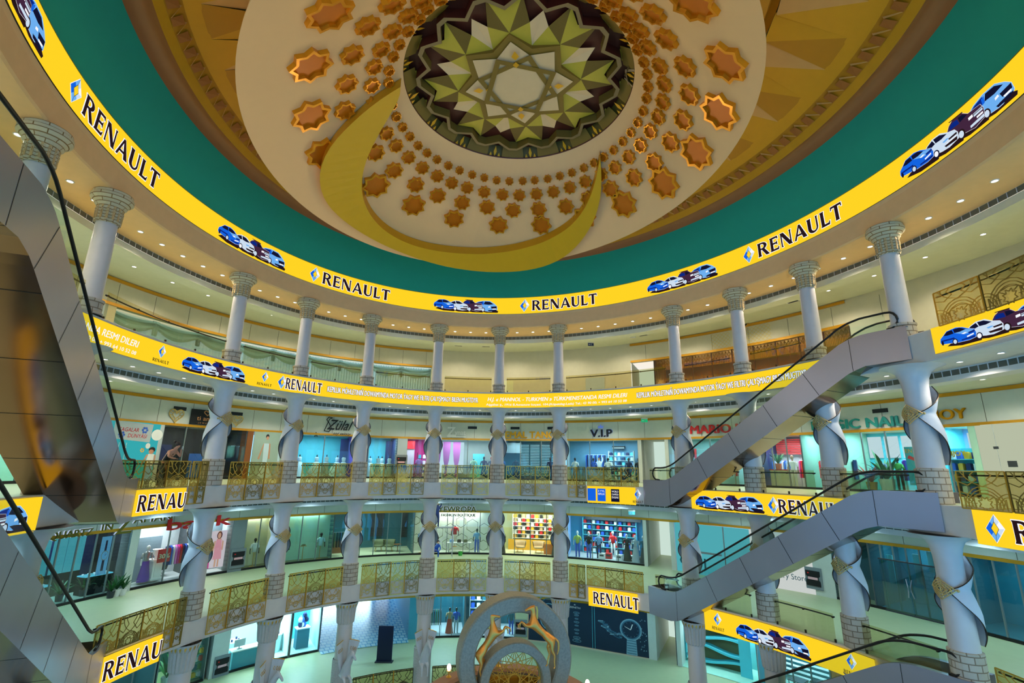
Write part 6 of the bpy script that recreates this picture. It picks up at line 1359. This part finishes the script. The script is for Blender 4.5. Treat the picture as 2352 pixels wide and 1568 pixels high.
for k in range(nC):
    a_ = CUR0+stp*k; b_ = a_+stp; L_ = arc_len(RW+.6, a_, b_); am = arc_map(RW+.6, a_)
    t = thing('sheer_curtain', 'pale striped sheer curtain with a swag top, third floor, %s from left' % ['first', 'second', 'third', 'fourth', 'fifth', 'sixth', 'seventh', 'eighth', 'ninth'][k], 'curtain', E(RW+.6, (a_+b_)/2, F3), 0, 'sheer curtains of the third floor'); of = -Vector(t.location)
    m = MB(); n = 48
    m.grid([[E(RW+.6+(.05 if i % 2 else -.05), am(L_*i/n), z) for i in range(n+1)] for z in (F3+.0, F3+1.5, zt3)]); m.v = [tuple(Vector(v)+of) for v in m.v]
    for i in range(len(m.f)): m.m[i] = 1 if (i % n) % 4 == 0 else 0
    m.build('drape', [shm, swag], t)
    m = MB(); n = 20; wS = min(L_, 2.6); 
    rows = []
    for j in range(5): rows.append([E(RW+.45-.04*(j % 2), am(L_/2-wS/2+wS*i/n), zt3-.03-(.12+.75*j/4)*sin(PI*i/n)-.10*j*(1-sin(PI*i/n))) for i in range(n+1)])
    m.grid(rows); 
    for s_ in (0, 1):
        c = am(L_/2+(-wS/2 if s_ == 0 else wS/2)); m.grid([[E(RW+.42+(.03 if i % 2 else 0), c+(-.6+.3*i)*.8*(1 if z > 0 else .7), zt3-.02+z_) for i in range(5)] for z, z_ in ((1, 0), (0, -.85))])
    m.v = [tuple(Vector(v)+of) for v in m.v]; m.build('swag', [swag], t, smooth=False)
WN[0] += 1; m = MB(); sweep(m, [(RW+.02, F3), (RW+.02, zt3)], CUR0, CUR1, 2); struct(m, 'window_%d' % WN[0], [clear_glass])
for k in range(4):  # added lamps brightening the curtain fronts, not daylight from behind
    l = bpy.data.lights.new('curtain_glow', 'AREA'); l.energy = 18; l.color = (.75, .95, 1); l.shape = 'RECTANGLE'; l.size = 5; l.size_y = .5; ph = CUR0+(CUR1-CUR0)*(k+.5)/4
    o = bpy.data.objects.new('curtain_glow', l); COL.objects.link(o); o.matrix_world = frame(RW+.25, ph, zt3+.06) @ Matrix.Rotation(.3, 4, 'X')
# door openings
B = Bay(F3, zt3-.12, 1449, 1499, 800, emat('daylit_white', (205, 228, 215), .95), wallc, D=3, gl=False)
for px0, px1, py, lab, c in ((1345, 1388, 860, 'pale blue-grey service door in the plain third floor wall', c_lgrey), (1158, 1179, 880, 'cream flush door in the plain third floor wall behind the middle', c_cream)):
    a_, b_ = onR(px0, py, RW)[0], onR(px1, py, RW)[0]; t = thing('service_door', lab, 'door', E(RW-.06, (a_+b_)/2, F3), Erz((a_+b_)/2)); w_ = arc_len(RW, a_, b_); m = MB(); m.box((0, 0, 1.05), (w_, .04, 2.1)); m.build('door_leaf', [c], t); m = MB(); m.tube([(w_*.4, -.05, 1.0), (w_*.4-.1, -.05, 1.0)], .02, 6); m.build('door_handle', [steel], t)
# restaurant
REST = colr('restaurant_brown', (74, 44, 18))
m = MB(); sweep(m, [(RW+4, F3), (RW+4, zt3+.1)], RS0, RS1, 2); [m.face([E(RW, p, F3), E(RW+4, p, F3), E(RW+4, p, zt3), E(RW, p, zt3)]) for p in (RS0, RS1)]; struct(m, 'wall_restaurant', [REST]); m = MB(); sweep(m, [(RW+.1, zt3-.02), (RW+4, zt3-.02)], RS0, RS1, 2); struct(m, 'ceiling', [colr('restaurant_ceiling', (110, 70, 20))])
WN[0] += 1; m = MB(); sweep(m, [(RW+.02, F3), (RW+.02, zt3)], RS0, RS1, 2); o = struct(m, 'window_%d' % WN[0], [clear_glass]); m = MB(); [m.box((0, 0, 1.5), (.05, .08, 3.0), 0, frame(RW+.02, RS0+(RS1-RS0)*k/9, F3)) for k in range(10)]; m.build('window_frame', [c_brown], o)
for k in range(6):
    a_ = RS0+(RS1-RS0)*k/6; b_ = RS0+(RS1-RS0)*(k+1)/6; t = thing('bead_curtain', 'dark glittering bead curtain under a gold lattice band, %s from left in the restaurant window' % ['first', 'second', 'third', 'fourth', 'fifth', 'sixth'][k], 'bead curtain', E(RW+.4, (a_+b_)/2, zt3), 0, 'restaurant bead curtains'); of = -Vector(t.location); L_ = arc_len(RW+.4, a_, b_); am = arc_map(RW+.4, a_); r = random.Random(k)
    m = MB()
    for i in range(int(L_/.09)): x = i*.09; z_ = .7+.6*r.random(); m.face([E(RW+.4, am(x), zt3-.45), E(RW+.4, am(x+.03), zt3-.45), E(RW+.4, am(x+.03), zt3-.45-z_), E(RW+.4, am(x), zt3-.45-z_)], 0)
    m.v = [tuple(Vector(v)+of) for v in m.v]; m.build('bead_strings', [mat('bead_glass', (120, 120, 110), .2, .6)], t, fix=False); t.children[0]['kind'] = 'stuff'
    m = MB(); M2 = ringmap(RW+.35, a_, zt3-.45)
    for i in range(int(L_/.22)):
        x = i*.22; stroke(m, M2, [(x, .0), (x+.22, .42), (x+.22, .0), (x, .42)], .018, .0, 0)
    m.v = [tuple(Vector(v)+of) for v in m.v]; m.build('lattice_band', [mat('lattice_gold', (150, 104, 24), .4, .4)], t, fix=False)
for k in range(7):
    ph = RS0+(RS1-RS0)*(k+.5)/7; t = thing('wall_sconce', 'warm glowing wall lamp in the restaurant, %s from left' % ['first', 'second', 'third', 'fourth', 'fifth', 'sixth', 'seventh'][k], 'wall lamp', E(RW+3.6, ph, F3+1.5), Erz(ph), 'restaurant wall lamps'); m = MB(); m.lathe([(.001, 0), (.12, 0), (.18, .25), (.001, .25)], n=14); m.build('lamp_shade', [emat('sconce_glow', (255, 190, 70), 3)], t); m = MB(); m.box((0, .1, .05), (.08, .2, .08)); m.build('bracket', [goldtrim], t)
    l = bpy.data.lights.new('sconce_light', 'POINT'); l.energy = 160; l.color = (1, .55, .18); l.shadow_soft_size = .1; o = bpy.data.objects.new('sconce_light', l); COL.objects.link(o); o.location = E(RW+3.2, ph, F3+1.7)
for k in range(6):
    ph = RS0+(RS1-RS0)*(k+.5)/6; t = thing('dining_table', 'brown restaurant table with orange cloth, %s from left' % ['first', 'second', 'third', 'fourth', 'fifth', 'sixth'][k], 'table', E(RW+1.6, ph, F3), Erz(ph), 'restaurant tables'); m = MB(); m.box((0, 0, .74), (1.3, .8, .05)); m.build('table_top', [colr('cloth_orange', (190, 96, 20))], t); m = MB(); m.lathe([(.001, 0), (.3, 0), (.05, .06), (.05, .72)], n=12); m.build('pedestal', [c_brown], t)
    for s_ in (-1, 1): c = thing('dining_chair', 'high-backed brown restaurant chair %s of the %s table' % ['right', 'left'][s_ < 0] if 0 else 'high-backed brown chair, %s side of the %s restaurant table' % ('left' if s_ < 0 else 'right', ['first', 'second', 'third', 'fourth', 'fifth', 'sixth'][k]), 'chair', E(RW+1.6, ph, F3)+Etan(ph)*s_*1.0, Erz(ph), 'restaurant chairs'); m = MB(); m.box((0, 0, .46), (.45, .45, .06)); m.build('seat', [c_brown], c); m = MB(); m.box((s_*.2, 0, .85), (.05, .45, .75)); m.build('backrest', [c_brown], c); [(lambda m_: (m_.box((sx*.19, sy*.19, .22), (.04, .04, .44)), m_.build('leg', [c_brown], c)))(MB()) for sx in (-1, 1) for sy in (-1, 1)]
for px0, px1 in ((1630, 1675), (1712, 1775)):
    a_, b_ = onR(px0, 745, RW)[0], onR(px1, 745, RW)[0]; o_ = thing('fretwork_plaque', 'cream and gold patterned panel on the restaurant fascia, %s of the clock' % ('left' if px0 < 1700 else 'right'), 'wall panel', E(RW-.02, (a_+b_)/2, zt3+.2)); of = -Vector(o_.location); m = MB(); M2 = ringmap(RW-.02, a_, zt3+.15); L_ = arc_len(RW, a_, b_)
    for i in range(int(L_/.26)):
        for j in range(4): stroke(m, M2, [(i*.26+x*.26, j*.26+y*.26) for x, y in ((.5, 0), (1, .5), (.5, 1), (0, .5))], .012, .01, 0)
    m.v = [tuple(Vector(v)+of) for v in m.v]; m.build('fretwork', [colr('pale_gold', (200, 176, 100))], o_, fix=False)
ph, z = onR(1707, 741, RW-.1); t = thing('wall_clock', 'round black clock with a gold rim on the restaurant fascia', 'clock', E(RW-.1, ph, z), Erz(ph)); m = MB(); m.tube([(.33*cos(k*PI/12), 0, .33*sin(k*PI/12)) for k in range(24)], .05, 6, closed=True); m.build('rim', [goldtrim], t); m = MB(); m.face([(.32*cos(k*PI/12), -.01, .32*sin(k*PI/12)) for k in range(24)]); m.build('face', [c_black], t); m = MB(); m.box((0, -.03, .09), (.02, .01, .2)); m.box((.07, -.03, 0), (.14, .01, .02)); m.build('hands', [goldtrim], t)
t = thing('mosaic_screen', 'blue-lit mosaic dome-shaped screen behind the restaurant glass', 'screen', E(RW+.9, onR(1795, 820, RW)[0], F3), Erz(onR(1795, 820, RW)[0])); m = MB(); P = [(-1.0, 0), (1.0, 0), (1.05, .6), (.8, 1.0), (.35, 1.2), (0, 1.55), (-.35, 1.2), (-.8, 1.0), (-1.05, .6)]; m.prism(P, lambda x, y: (x, 0, y), lambda x, y: (x, .06, y)); m.build('frame_panel', [c_dteal], t)
m = MB(); [m.face([(i*.14+.05*cos(q*PI/3), -.02, j*.14+.05*sin(q*PI/3)) for q in range(6)]) for i in range(-6, 7) for j in range(1, 9) if abs(i*.14) < 1.0-(j*.14)**2*.5]; m.build('lit_tiles', [emat('tile_glow', (120, 200, 215), 1)], t, fix=False)
# ceiling diffusers, exit signs
def diffuser(px, py, z, label):
    p = atz(px, py, z); R_, ph = R_eff(p.x, p.y); t = thing('ceiling_diffuser', label, 'air diffuser', (p.x, p.y, z-.01), Erz(ph), 'square ceiling diffusers')
    for k, s in enumerate((.34, .25, .16)): m = MB(); [m.box(c, d) for c, d in (((0, s, 0), (2*s, .05, .03)), ((0, -s, 0), (2*s, .05, .03)), ((s, 0, 0), (.05, 2*s, .03)), ((-s, 0, 0), (.05, 2*s, .03)))]; m.build('frame_ring' if k == 0 else 'vane', [white if k == 0 else c_dgrey], t)
    m = MB(); m.box((0, 0, .02), (.62, .62, .02)); m.build('back_plate', [c_black], t)
for i, (px, py) in enumerate(((672, 729), (683, 724), (752, 751), (765, 744), (1050, 787), (1053, 792), (1113, 790), (1116, 794), (1468, 763), (1475, 768), (1806, 686), (1816, 691), (1918, 645), (1934, 649), (2222, 515), (2256, 515))):
    diffuser(px, py, C3+.12, 'square four-way air diffuser in the top gallery ceiling, %s from the left' % ['first', 'second', 'third', 'fourth', 'fifth', 'sixth', 'seventh', 'eighth', 'ninth', 'tenth', 'eleventh', 'twelfth', 'thirteenth', 'fourteenth', 'fifteenth', 'sixteenth'][i])
def hang(px, py, R, label, c1, zc_=None):
    ph, z = onR(px, py, R); t = thing('hanging_sign', label, 'exit sign', E(R, ph, z), Erz(ph)+.5); m = MB(); m.box((0, 0, 0), (.42, .04, .2)); m.build('sign_panel', [c1], t); m = MB(); m.box((0, 0, .14), (.44, .06, .06)); [m.tube([(s*.15, 0, .15), (s*.15, 0, .42)], .01, 5) for s in (-1, 1)]; m.build('hanger', [white], t)
    m = MB(); m.tube([(.05, -.03, -.05), (.02, -.03, .02), (.06, -.03, .05)], .012, 5); m.box((-.1, -.025, 0), (.12, .01, .03)); m.build('running_figure', [c_white], t)
exg = emat('exit_green', (30, 170, 110), 1)
hang(303, 588, 17.5, 'green exit sign hanging in the top gallery at left', exg); hang(1357, 791, 18, 'black and white direction sign hanging in the top gallery', c_navy); hang(1453, 773, 18.5, 'small white sign hanging left of the bright doorway', c_white); hang(1480, 966, 18.5, 'green exit sign hanging before the V.I.P shop', exg); hang(1451, 1178, 18.5, 'blue-white sign hanging above the sportswear shop', c_cyan)

# ================================================================== SCULPTURE, HORSES, PEOPLE
granite = mat('speckled_granite', (132, 126, 106), .45, var=.35, scale=22, bump=.1)
def ring_body(name, label, c, Rm, wr, dp, yaw=0.0):
    """upright stone ring with a rectangular, slightly rounded section"""
    m = MB(); n = 72; sec = [(-wr, -dp), (-wr*.8, -dp*1.12), (wr*.8, -dp*1.12), (wr, -dp), (wr, dp), (wr*.8, dp*1.12), (-wr*.8, dp*1.12), (-wr, dp)]
    rows = []
    for k in range(n+1):
        a = 2*PI*k/n; rows.append([((Rm+r)*sin(a), y, (Rm+r)*cos(a)) for r, y in sec])
    m.grid(rows, 0, True); o = m.build(name, [granite]); o.location = c; o.rotation_euler.z = yaw; tag(o, label, 'sculpture'); return o
ring_body('stone_ring', 'big upright grey granite ring in the middle of the void', (.19, 16.0, 6.74), 1.43, .22, .30, .25)
ring_body('stone_ring', 'smaller upright granite ring inside the big one', (.20, 15.8, 6.20), .90, .125, .22, .25)
t = thing('fountain_pedestal', 'tall stone pedestal under the granite rings', 'pedestal', (.05, 16.0, -5.5)); m = MB(); m.lathe([(2.2, 0), (2.2, 1), (1.2, 1.4), (1.0, 8.4), (1.3, 9.4), (1.5, 9.9), (.001, 9.9)], n=32); m.build('shaft', [granite], t, smooth=False); m = MB(); [m.box((.05+x, .0, 10.4), (.35, .5, 1.2)) for x in (-.95, .95)]; m.build('bracket', [granite], t)
# lattice ball in the small ring
t = thing('lattice_screen', 'round gold wire star lattice filling the small granite ring', 'lattice', (.20, 15.8, 6.20), .25); m = MB()
for k in range(16):
    for st in (5, 7): a = 2*PI*k/16; b = 2*PI*(k+st)/16; m.tube([(.77*cos(a), 0, .77*sin(a)), (.77*cos(b), 0, .77*sin(b))], .009, 4)
m.tube([(.77*cos(2*PI*k/32), 0, .77*sin(2*PI*k/32)) for k in range(32)], .02, 5, closed=True); m.build('wire_star', [gold], t)
# round wooden ring with gold rim and globe lamps
t = thing('ring_table', 'round brown wood ring with a gold underside around the granite rings', 'ring', (.05, 16.0, 5.55)); m = MB(); m.lathe([(2.05, 0), (2.55, 0), (2.6, .08), (2.5, .14), (2.1, .14), (2.0, .08), (2.05, 0)], n=56); m.build('wood_top', [colr('ring_wood', (140, 100, 70))], t); m = MB(); m.lathe([(2.1, -.28), (2.5, -.28), (2.5, 0), (2.1, 0)], n=56); m.build('gold_rim', [gold], t)
m = MB(); [m.tube([(2.1*cos(a), 2.1*sin(a), -.15), (.9*cos(a), .9*sin(a), -.8)], .03, 6) for a in [2*PI*k/8 for k in range(8)]]; m.build('arm', [gold], t)
glb = emat('globe_glow', (255, 240, 225), 2.2)
for k, lab in enumerate(('at right end', 'right of the small ring, rear', 'behind the small ring, right', 'behind the small ring, left', 'left of the small ring', 'at left end', 'nearest left', 'nearest right')):
    a = 2*PI*k/8+.15; t = thing('globe_lamp', 'egg-shaped glowing lamp on the wood ring, '+lab, 'lamp', (.05+2.32*cos(a), 16.0+2.32*sin(a), 5.69), 0, 'egg lamps on the wood ring')
    m = MB(); m.lathe([(.001, .0), (.09, .0), (.03, .05), (.03, .14), (.08, .17), (.001, .17)], n=12); m.build('lamp_base', [gold], t); m = MB(); m.sph((0, 0, .26), .07, 8, 0, (1, 1, 1.5)); m.build('glass_globe', [glb], t, smooth=True)
def aty(px, py, y):
    d = ray(px, py); t = y/d.y; return Vector((d.x*t, y, ZC+d.z*t))
# horses
def horse(name, label, loc, rot, s, material, mirror=1, wings=False):
    J = [(None, (0, 0, 0), .17), (0, (.28, 0, .05), .18), (1, (.54, 0, .12), .21), (2, (.72, 0, .24), .17), (3, (.84, 0, .42), .135), (4, (.92, 0, .60), .105), (5, (1.00, 0, .70), .095), (6, (1.08, 0, .66), .085), (7, (1.18, 0, .54), .06), (8, (1.25, 0, .45), .05),
         (6, (.97, .045, .82), .02), (6, (.97, -.045, .82), .02),
         (0, (-.20, 0, -.04), .19), (12, (-.30, .11, -.16), .14), (13, (-.26, .13, -.38), .085), (14, (-.44, .13, -.58), .05), (15, (-.46, .13, -.80), .035), (16, (-.52, .13, -.98), .03), (17, (-.48, .13, -1.05), .04),
         (12, (-.30, -.11, -.16), .14), (19, (-.38, -.13, -.36), .085), (20, (-.58, -.13, -.50), .05), (21, (-.66, -.13, -.70), .035), (22, (-.76, -.13, -.86), .03), (23, (-.74, -.13, -.94), .04),
         (3, (.80, .12, .06), .10), (25, (.98, .13, -.08), .06), (26, (1.18, .13, .02), .045), (27, (1.16, .13, -.18), .03), (28, (1.08, .13, -.28), .035),
         (3, (.80, -.12, .06), .10), (30, (1.00, -.13, .0), .06), (31, (1.22, -.13, .06), .045), (32, (1.30, -.13, -.12), .03), (33, (1.24, -.13, -.22), .035),
         (12, (-.38, 0, .06), .05), (35, (-.54, 0, .0), .06), (36, (-.66, 0, -.22), .055), (37, (-.70, 0, -.45), .025)]
    J = [(p, (x*s*mirror, y*s, z*s), r*s*.86) for p, (x, y, z), r in J]
    o = person(name, label, loc, 0, J, [material]); o.rotation_euler = rot; o['category'] = 'statue'
    m = MB()     # mane
    P = [(.70, .38), (.76, .52), (.83, .68), (.93, .80)]
    for (x, z), (x2, z2) in zip(P[:-1], P[1:]): m.prism([(x, z), (x2, z2), (x2-.07, z2+.03), (x-.08, z+.03)], lambda a, b: (a*s*mirror, .025*s, b*s), lambda a, b: (a*s*mirror, -.025*s, b*s))
    m.build('mane', [material], o)
    return o
goldh = mat('horse_gold', (232, 150, 62), .28, .6)
horse('horse_statue', 'polished gold rearing horse leaping right, left of the pair inside the granite ring', aty(1110, 1490, 15.5), (0, rad(-40), .12), .70, goldh, 1)
horse('horse_statue', 'polished gold rearing horse leaping left, right of the pair inside the granite ring', aty(1256, 1460, 15.5), (0, rad(26), .12), .68, goldh, -1)
whm = mat('horse_white', (200, 206, 214), .5)
for ph, lab in ((-28.7, 'winged white horse statue low on the fourth column from the left'), (-12.2, 'winged white horse statue on the fifth column from the left'), (6.1, 'winged white horse statue on the column left of the middle'), (22.7, 'winged white horse statue on the middle column, behind the stone ring')):
    c = E(13.35, ph, 1.55); rz = Erz(ph)
    s_ = 1.0
    J = [(None, (0, .10, .0), .27), (0, (0, .12, -.24), .22), (0, (0, -.10, .25), .23), (2, (.03, -.20, .52), .17), (3, (.08, -.30, .76), .13), (4, (.14, -.40, .90), .10), (5, (.20, -.58, .76), .07), (6, (.23, -.68, .63), .055), (5, (.10, -.36, 1.03), .022), (5, (.19, -.36, 1.03), .022),
         (1, (-.14, -.10, -.25), .11), (10, (-.15, -.35, -.30), .07), (11, (-.15, -.40, -.62), .045), (12, (-.15, -.36, -.78), .05), (1, (.14, -.10, -.25), .11), (14, (.15, -.38, -.26), .07), (15, (.16, -.46, -.58), .045), (16, (.16, -.42, -.76), .05)]
    o = person('horse_statue', lab, c, rz, [(p, q, r*.95) for p, q, r in J], [whm]); o['category'] = 'statue'; o['group'] = 'white winged horses on the columns'
    for sx in (-1, 1):
        m = MB(); n = 8; rows = []
        for i in range(n+1):
            f = i/n; xi, xo = .06+.12*f, .20+.42*f**.8
            rows.append([Vector((sx*(xi+(xo-xi)*j/4), .26-.22*(j/4)*(.4+f)-.05*sin(PI*j/4), -.15+1.55*f-.10*(j/4)**2*f)) for j in range(5)])
        bk = Vector((0, .05, 0)); m.grid(rows); m.grid([[p+bk for p in r] for r in rows])
        for j in (0, 4): m.grid([[r[j] for r in rows], [r[j]+bk for r in rows]])
        m.grid([rows[-1], [p+bk for p in rows[-1]]])
        w1 = m.build('wing', [whm], o)
        m = MB(); [m.tube([rows[6][j]+Vector((q[0]*.05, -.02, q[1]*.09)) for q in ((-1, 0), (0, 1), (1, 0), (0, -1), (-1, 0))], .012, 4) for j in (1, 2, 3)]; m.tube([p+Vector((0, -.01, .01)) for p in rows[-1]], .02, 5); m.build('gold_ornament', [gold], w1)
t = thing('wire_sphere', 'gold wire lattice ball near the bottom edge under the winged horse', 'sculpture', (-5.35, 18.5, 1.2)); m = MB()
for k in range(9):
    a = PI*k/9; m.tube([(.62*cos(a)*cos(q), .62*sin(a)*cos(q), .62*sin(q)) for q in [2*PI*i/20 for i in range(20)]], .02, 4, closed=True)
for z in (-.4, -.15, .15, .4): r_ = math.sqrt(.62**2-z*z); m.tube([(r_*cos(2*PI*i/20), r_*sin(2*PI*i/20), z) for i in range(20)], .02, 4, closed=True)
m.build('wire_ball', [gold], t); m = MB(); m.tube([(0, 0, -6.7), (0, 0, -.6)], .07, 8); m.build('pole', [gold], t)
# totem on the ground floor
p_ = atz(882, 1520, 0.0); t = thing('totem_screen', 'dark blue information totem standing on the patterned entrance floor', 'totem', (p_.x, p_.y, 0), 0); m = MB(); m.box((0, 0, 1.05), (.95, .12, 2.0)); m.build('screen_panel', [colr('totem_navy', (10, 22, 60), .3)], t); m = MB(); m.box((0, 0, .03), (1.1, .4, .06)); m.build('foot', [c_dgrey], t)
# people
ph0 = onR(405, 1050, 13.72)[0]; loc = E(13.95, ph0, F2); rz = Erz(ph0)
def P_(L): return L
J = [(None, (0, .30, .92), .13), (0, (0, .26, 1.10), .125), (1, (0, .12, 1.28), .135), (2, (0, .0, 1.42), .12), (3, (.02, -.06, 1.50), .055), (4, (.05, -.12, 1.57), .05), (5, (.07, -.15, 1.64), .09), (6, (.07, -.15, 1.72), .07),
     (3, (-.17, .0, 1.40), .06), (8, (-.27, -.08, 1.20), .042), (9, (-.06, -.14, 1.13), .036), (10, (.05, -.15, 1.13), .03),
     (3, (.17, -.02, 1.40), .06), (12, (.28, -.12, 1.20), .042), (13, (.20, -.20, 1.40), .034), (14, (.16, -.22, 1.50), .03),
     (0, (-.10, .30, .80), .10), (16, (-.11, .32, .45), .07), (17, (-.11, .34, .06), .05), (18, (-.11, .24, .04), .035), (0, (.10, .30, .80), .10), (20, (.12, .26, .45), .07), (21, (.12, .34, .06), .05), (22, (.12, .24, .04), .035)]
o = person('person', 'person in a black top with dark tied hair leaning on the railing, holding a phone', loc, rz, J, [SKN])
m = MB(); m.sph((.07, -.12, 1.70), .115, 8, 0, (.95, 1, .95)); m.sph((.02, .0, 1.80), .06, 6); m.build('hair', [HAIR], o, smooth=True)
m = MB(); m.lathe([(.15, 0), (.155, .12), (.16, .3), (.10, .44)], c=(0, 0, 0), n=14, squash=.8); 
for i, v in enumerate(m.v): f = v[2]/.44; m.v[i] = (v[0], v[1]+.27-.27*f, v[2]+1.0)
m.build('black_top', [c_black], o, smooth=True)
m = MB(); [m.tube([(x, .30, .93), (x, .30, .5), (x, .34, .08)], [.115, .085, .065], 8) for x in (-.10, .11)]; m.build('trousers', [c_dgrey], o, smooth=True)
m = MB()
for k in range(4): m.tube([(.13+.02*k, -.24, 1.50), (.125+.02*k, -.27, 1.53), (.13+.02*k, -.25, 1.56)], .009, 5)
m.tube([(.20, -.22, 1.50), (.215, -.25, 1.54)], .010, 5)
for k in range(4): m.tube([(.05+.0*k, -.13-.018*k, 1.12), (.10, -.13-.018*k, 1.115), (.13, -.13-.018*k, 1.10)], .009, 5)
m.build('fingers', [SKN], o, smooth=True)
m = MB(); m.box((.165, -.275, 1.56), (.07, .012, .13)); o2 = m.build('phone', [c_lgrey]); o2.location = loc; o2.rotation_euler.z = rz; tag(o2, 'pale phone held up by the person at the railing', 'phone')
def worker(ph, R, z, label, c, sit=False):
    loc = E(R, ph, z); rz = Erz(ph)
    if not sit: J = [(None, (0, 0, .92), .13), (0, (0, 0, 1.15), .13), (1, (0, 0, 1.38), .15), (2, (0, -.02, 1.52), .055), (3, (0, -.04, 1.64), .09), (4, (0, -.04, 1.72), .07), (2, (-.2, 0, 1.38), .06), (6, (-.30, -.08, 1.2), .045), (7, (-.22, -.28, 1.35), .035), (2, (.2, 0, 1.38), .06), (9, (.28, .08, 1.55), .045), (10, (.24, .18, 1.80), .035), (0, (-.1, 0, .8), .1), (12, (-.12, -.02, .45), .07), (13, (-.12, 0, .05), .05), (14, (-.12, -.12, .04), .04), (0, (.1, 0, .8), .1), (16, (.12, -.02, .45), .07), (17, (.12, 0, .05), .05), (18, (.12, -.12, .04), .04)]
    else: J = [(None, (0, 0, .38), .15), (0, (.04, -.06, .60), .14), (1, (.10, -.14, .80), .14), (2, (.14, -.20, .90), .05), (3, (.17, -.24, 1.0), .09), (2, (-.08, -.14, .82), .06), (5, (-.14, -.30, .62), .045), (6, (0, -.42, .5), .035), (2, (.28, -.16, .80), .06), (8, (.34, -.32, .6), .045), (9, (.26, -.44, .45), .035), (0, (-.12, -.12, .42), .1), (11, (-.16, -.42, .44), .07), (12, (-.16, -.26, .06), .05), (13, (-.16, -.38, .04), .04), (0, (.12, -.1, .38), .1), (15, (.2, -.4, .44), .07), (16, (.2, -.24, .06), .05), (17, (.2, -.36, .04), .04)]
    o = person('person', label, loc, rz, J, [c]); hz_ = J[4][1]
    m = MB(); m.sph((hz_[0], hz_[1], hz_[2]), .098, 8, 0, (.9, 1, 1.15)); m.build('face', [SKN], o, smooth=True); m = MB(); m.sph((hz_[0], hz_[1]+.02, hz_[2]+.035), .105, 8, 0, (.95, 1, 1.0)); m.build('hair', [HAIR], o, smooth=True)
    m = MB(); hands = [J[8][1], J[11][1]] if not sit else [J[7][1], J[10][1]]
    for hx, hy, hz2 in hands:
        for k in range(4): m.tube([(hx-.03+.02*k, hy, hz2), (hx-.03+.02*k, hy-.05, hz2+.03), (hx-.03+.02*k, hy-.07, hz2)], .009, 4)
        m.tube([(hx+.04, hy, hz2), (hx+.06, hy-.03, hz2+.02)], .01, 4)
    m.build('fingers', [SKN], o, smooth=True); return o
phw = onR(1003, 1200, RW-.9)[0]
worker(phw, RW-.9, F1+2.05, 'person in dark blue work clothes standing on the scaffold under the boutique sign', c_navy)
worker(onR(1000, 1260, RW-.7)[0], RW-.8, F1, 'person in blue crouching on the floor before the white boutique', c_blue, True)
t = thing('work_scaffold', 'grey metal work platform before the white boutique right of the sixth column', 'scaffold', E(RW-.9, phw+.9, F1), Erz(phw))
m = MB(); m.box((0, 0, 2.02), (1.9, .7, .05)); m.build('platform', [c_grey], t)
for sx in (-.9, .9):
    for sy in (-.3, .3): m = MB(); m.tube([(sx, sy, 0), (sx, sy, 2.9)], .022, 6); m.build('post', [steel], t)
for sx in (-.9, .9): m = MB(); [m.tube([(sx, -.3, z), (sx, .3, z)], .014, 5) for z in (.4, .8, 1.2, 1.6, 2.5, 2.9)]; m.build('ladder_frame', [steel], t)
m = MB(); m.tube([(-.9, -.3, .3), (.9, -.3, 1.9)], .014, 5); m.tube([(.9, -.3, .3), (-.9, -.3, 1.9)], .014, 5); m.build('brace', [steel], t)
# shop assistant behind the V.I.P counter
o = worker(onR(1376, 1062, RW+1.4)[0], RW+1.4, F2, 'person with dark hair in white sitting low behind the V.I.P counter', c_white)
t = thing('shop_counter', 'white counter in the V.I.P shop before the seated person', 'counter', E(RW+.9, onR(1376, 1062, RW+.9)[0], F2), Erz(onR(1376, 1062, RW)[0])); m = MB(); m.box((0, 0, .5), (1.4, .5, 1.0)); m.build('front_panel', [c_lgrey], t); m = MB(); m.box((0, -.02, 1.02), (1.5, .6, .05)); m.build('counter_top', [c_white], t)
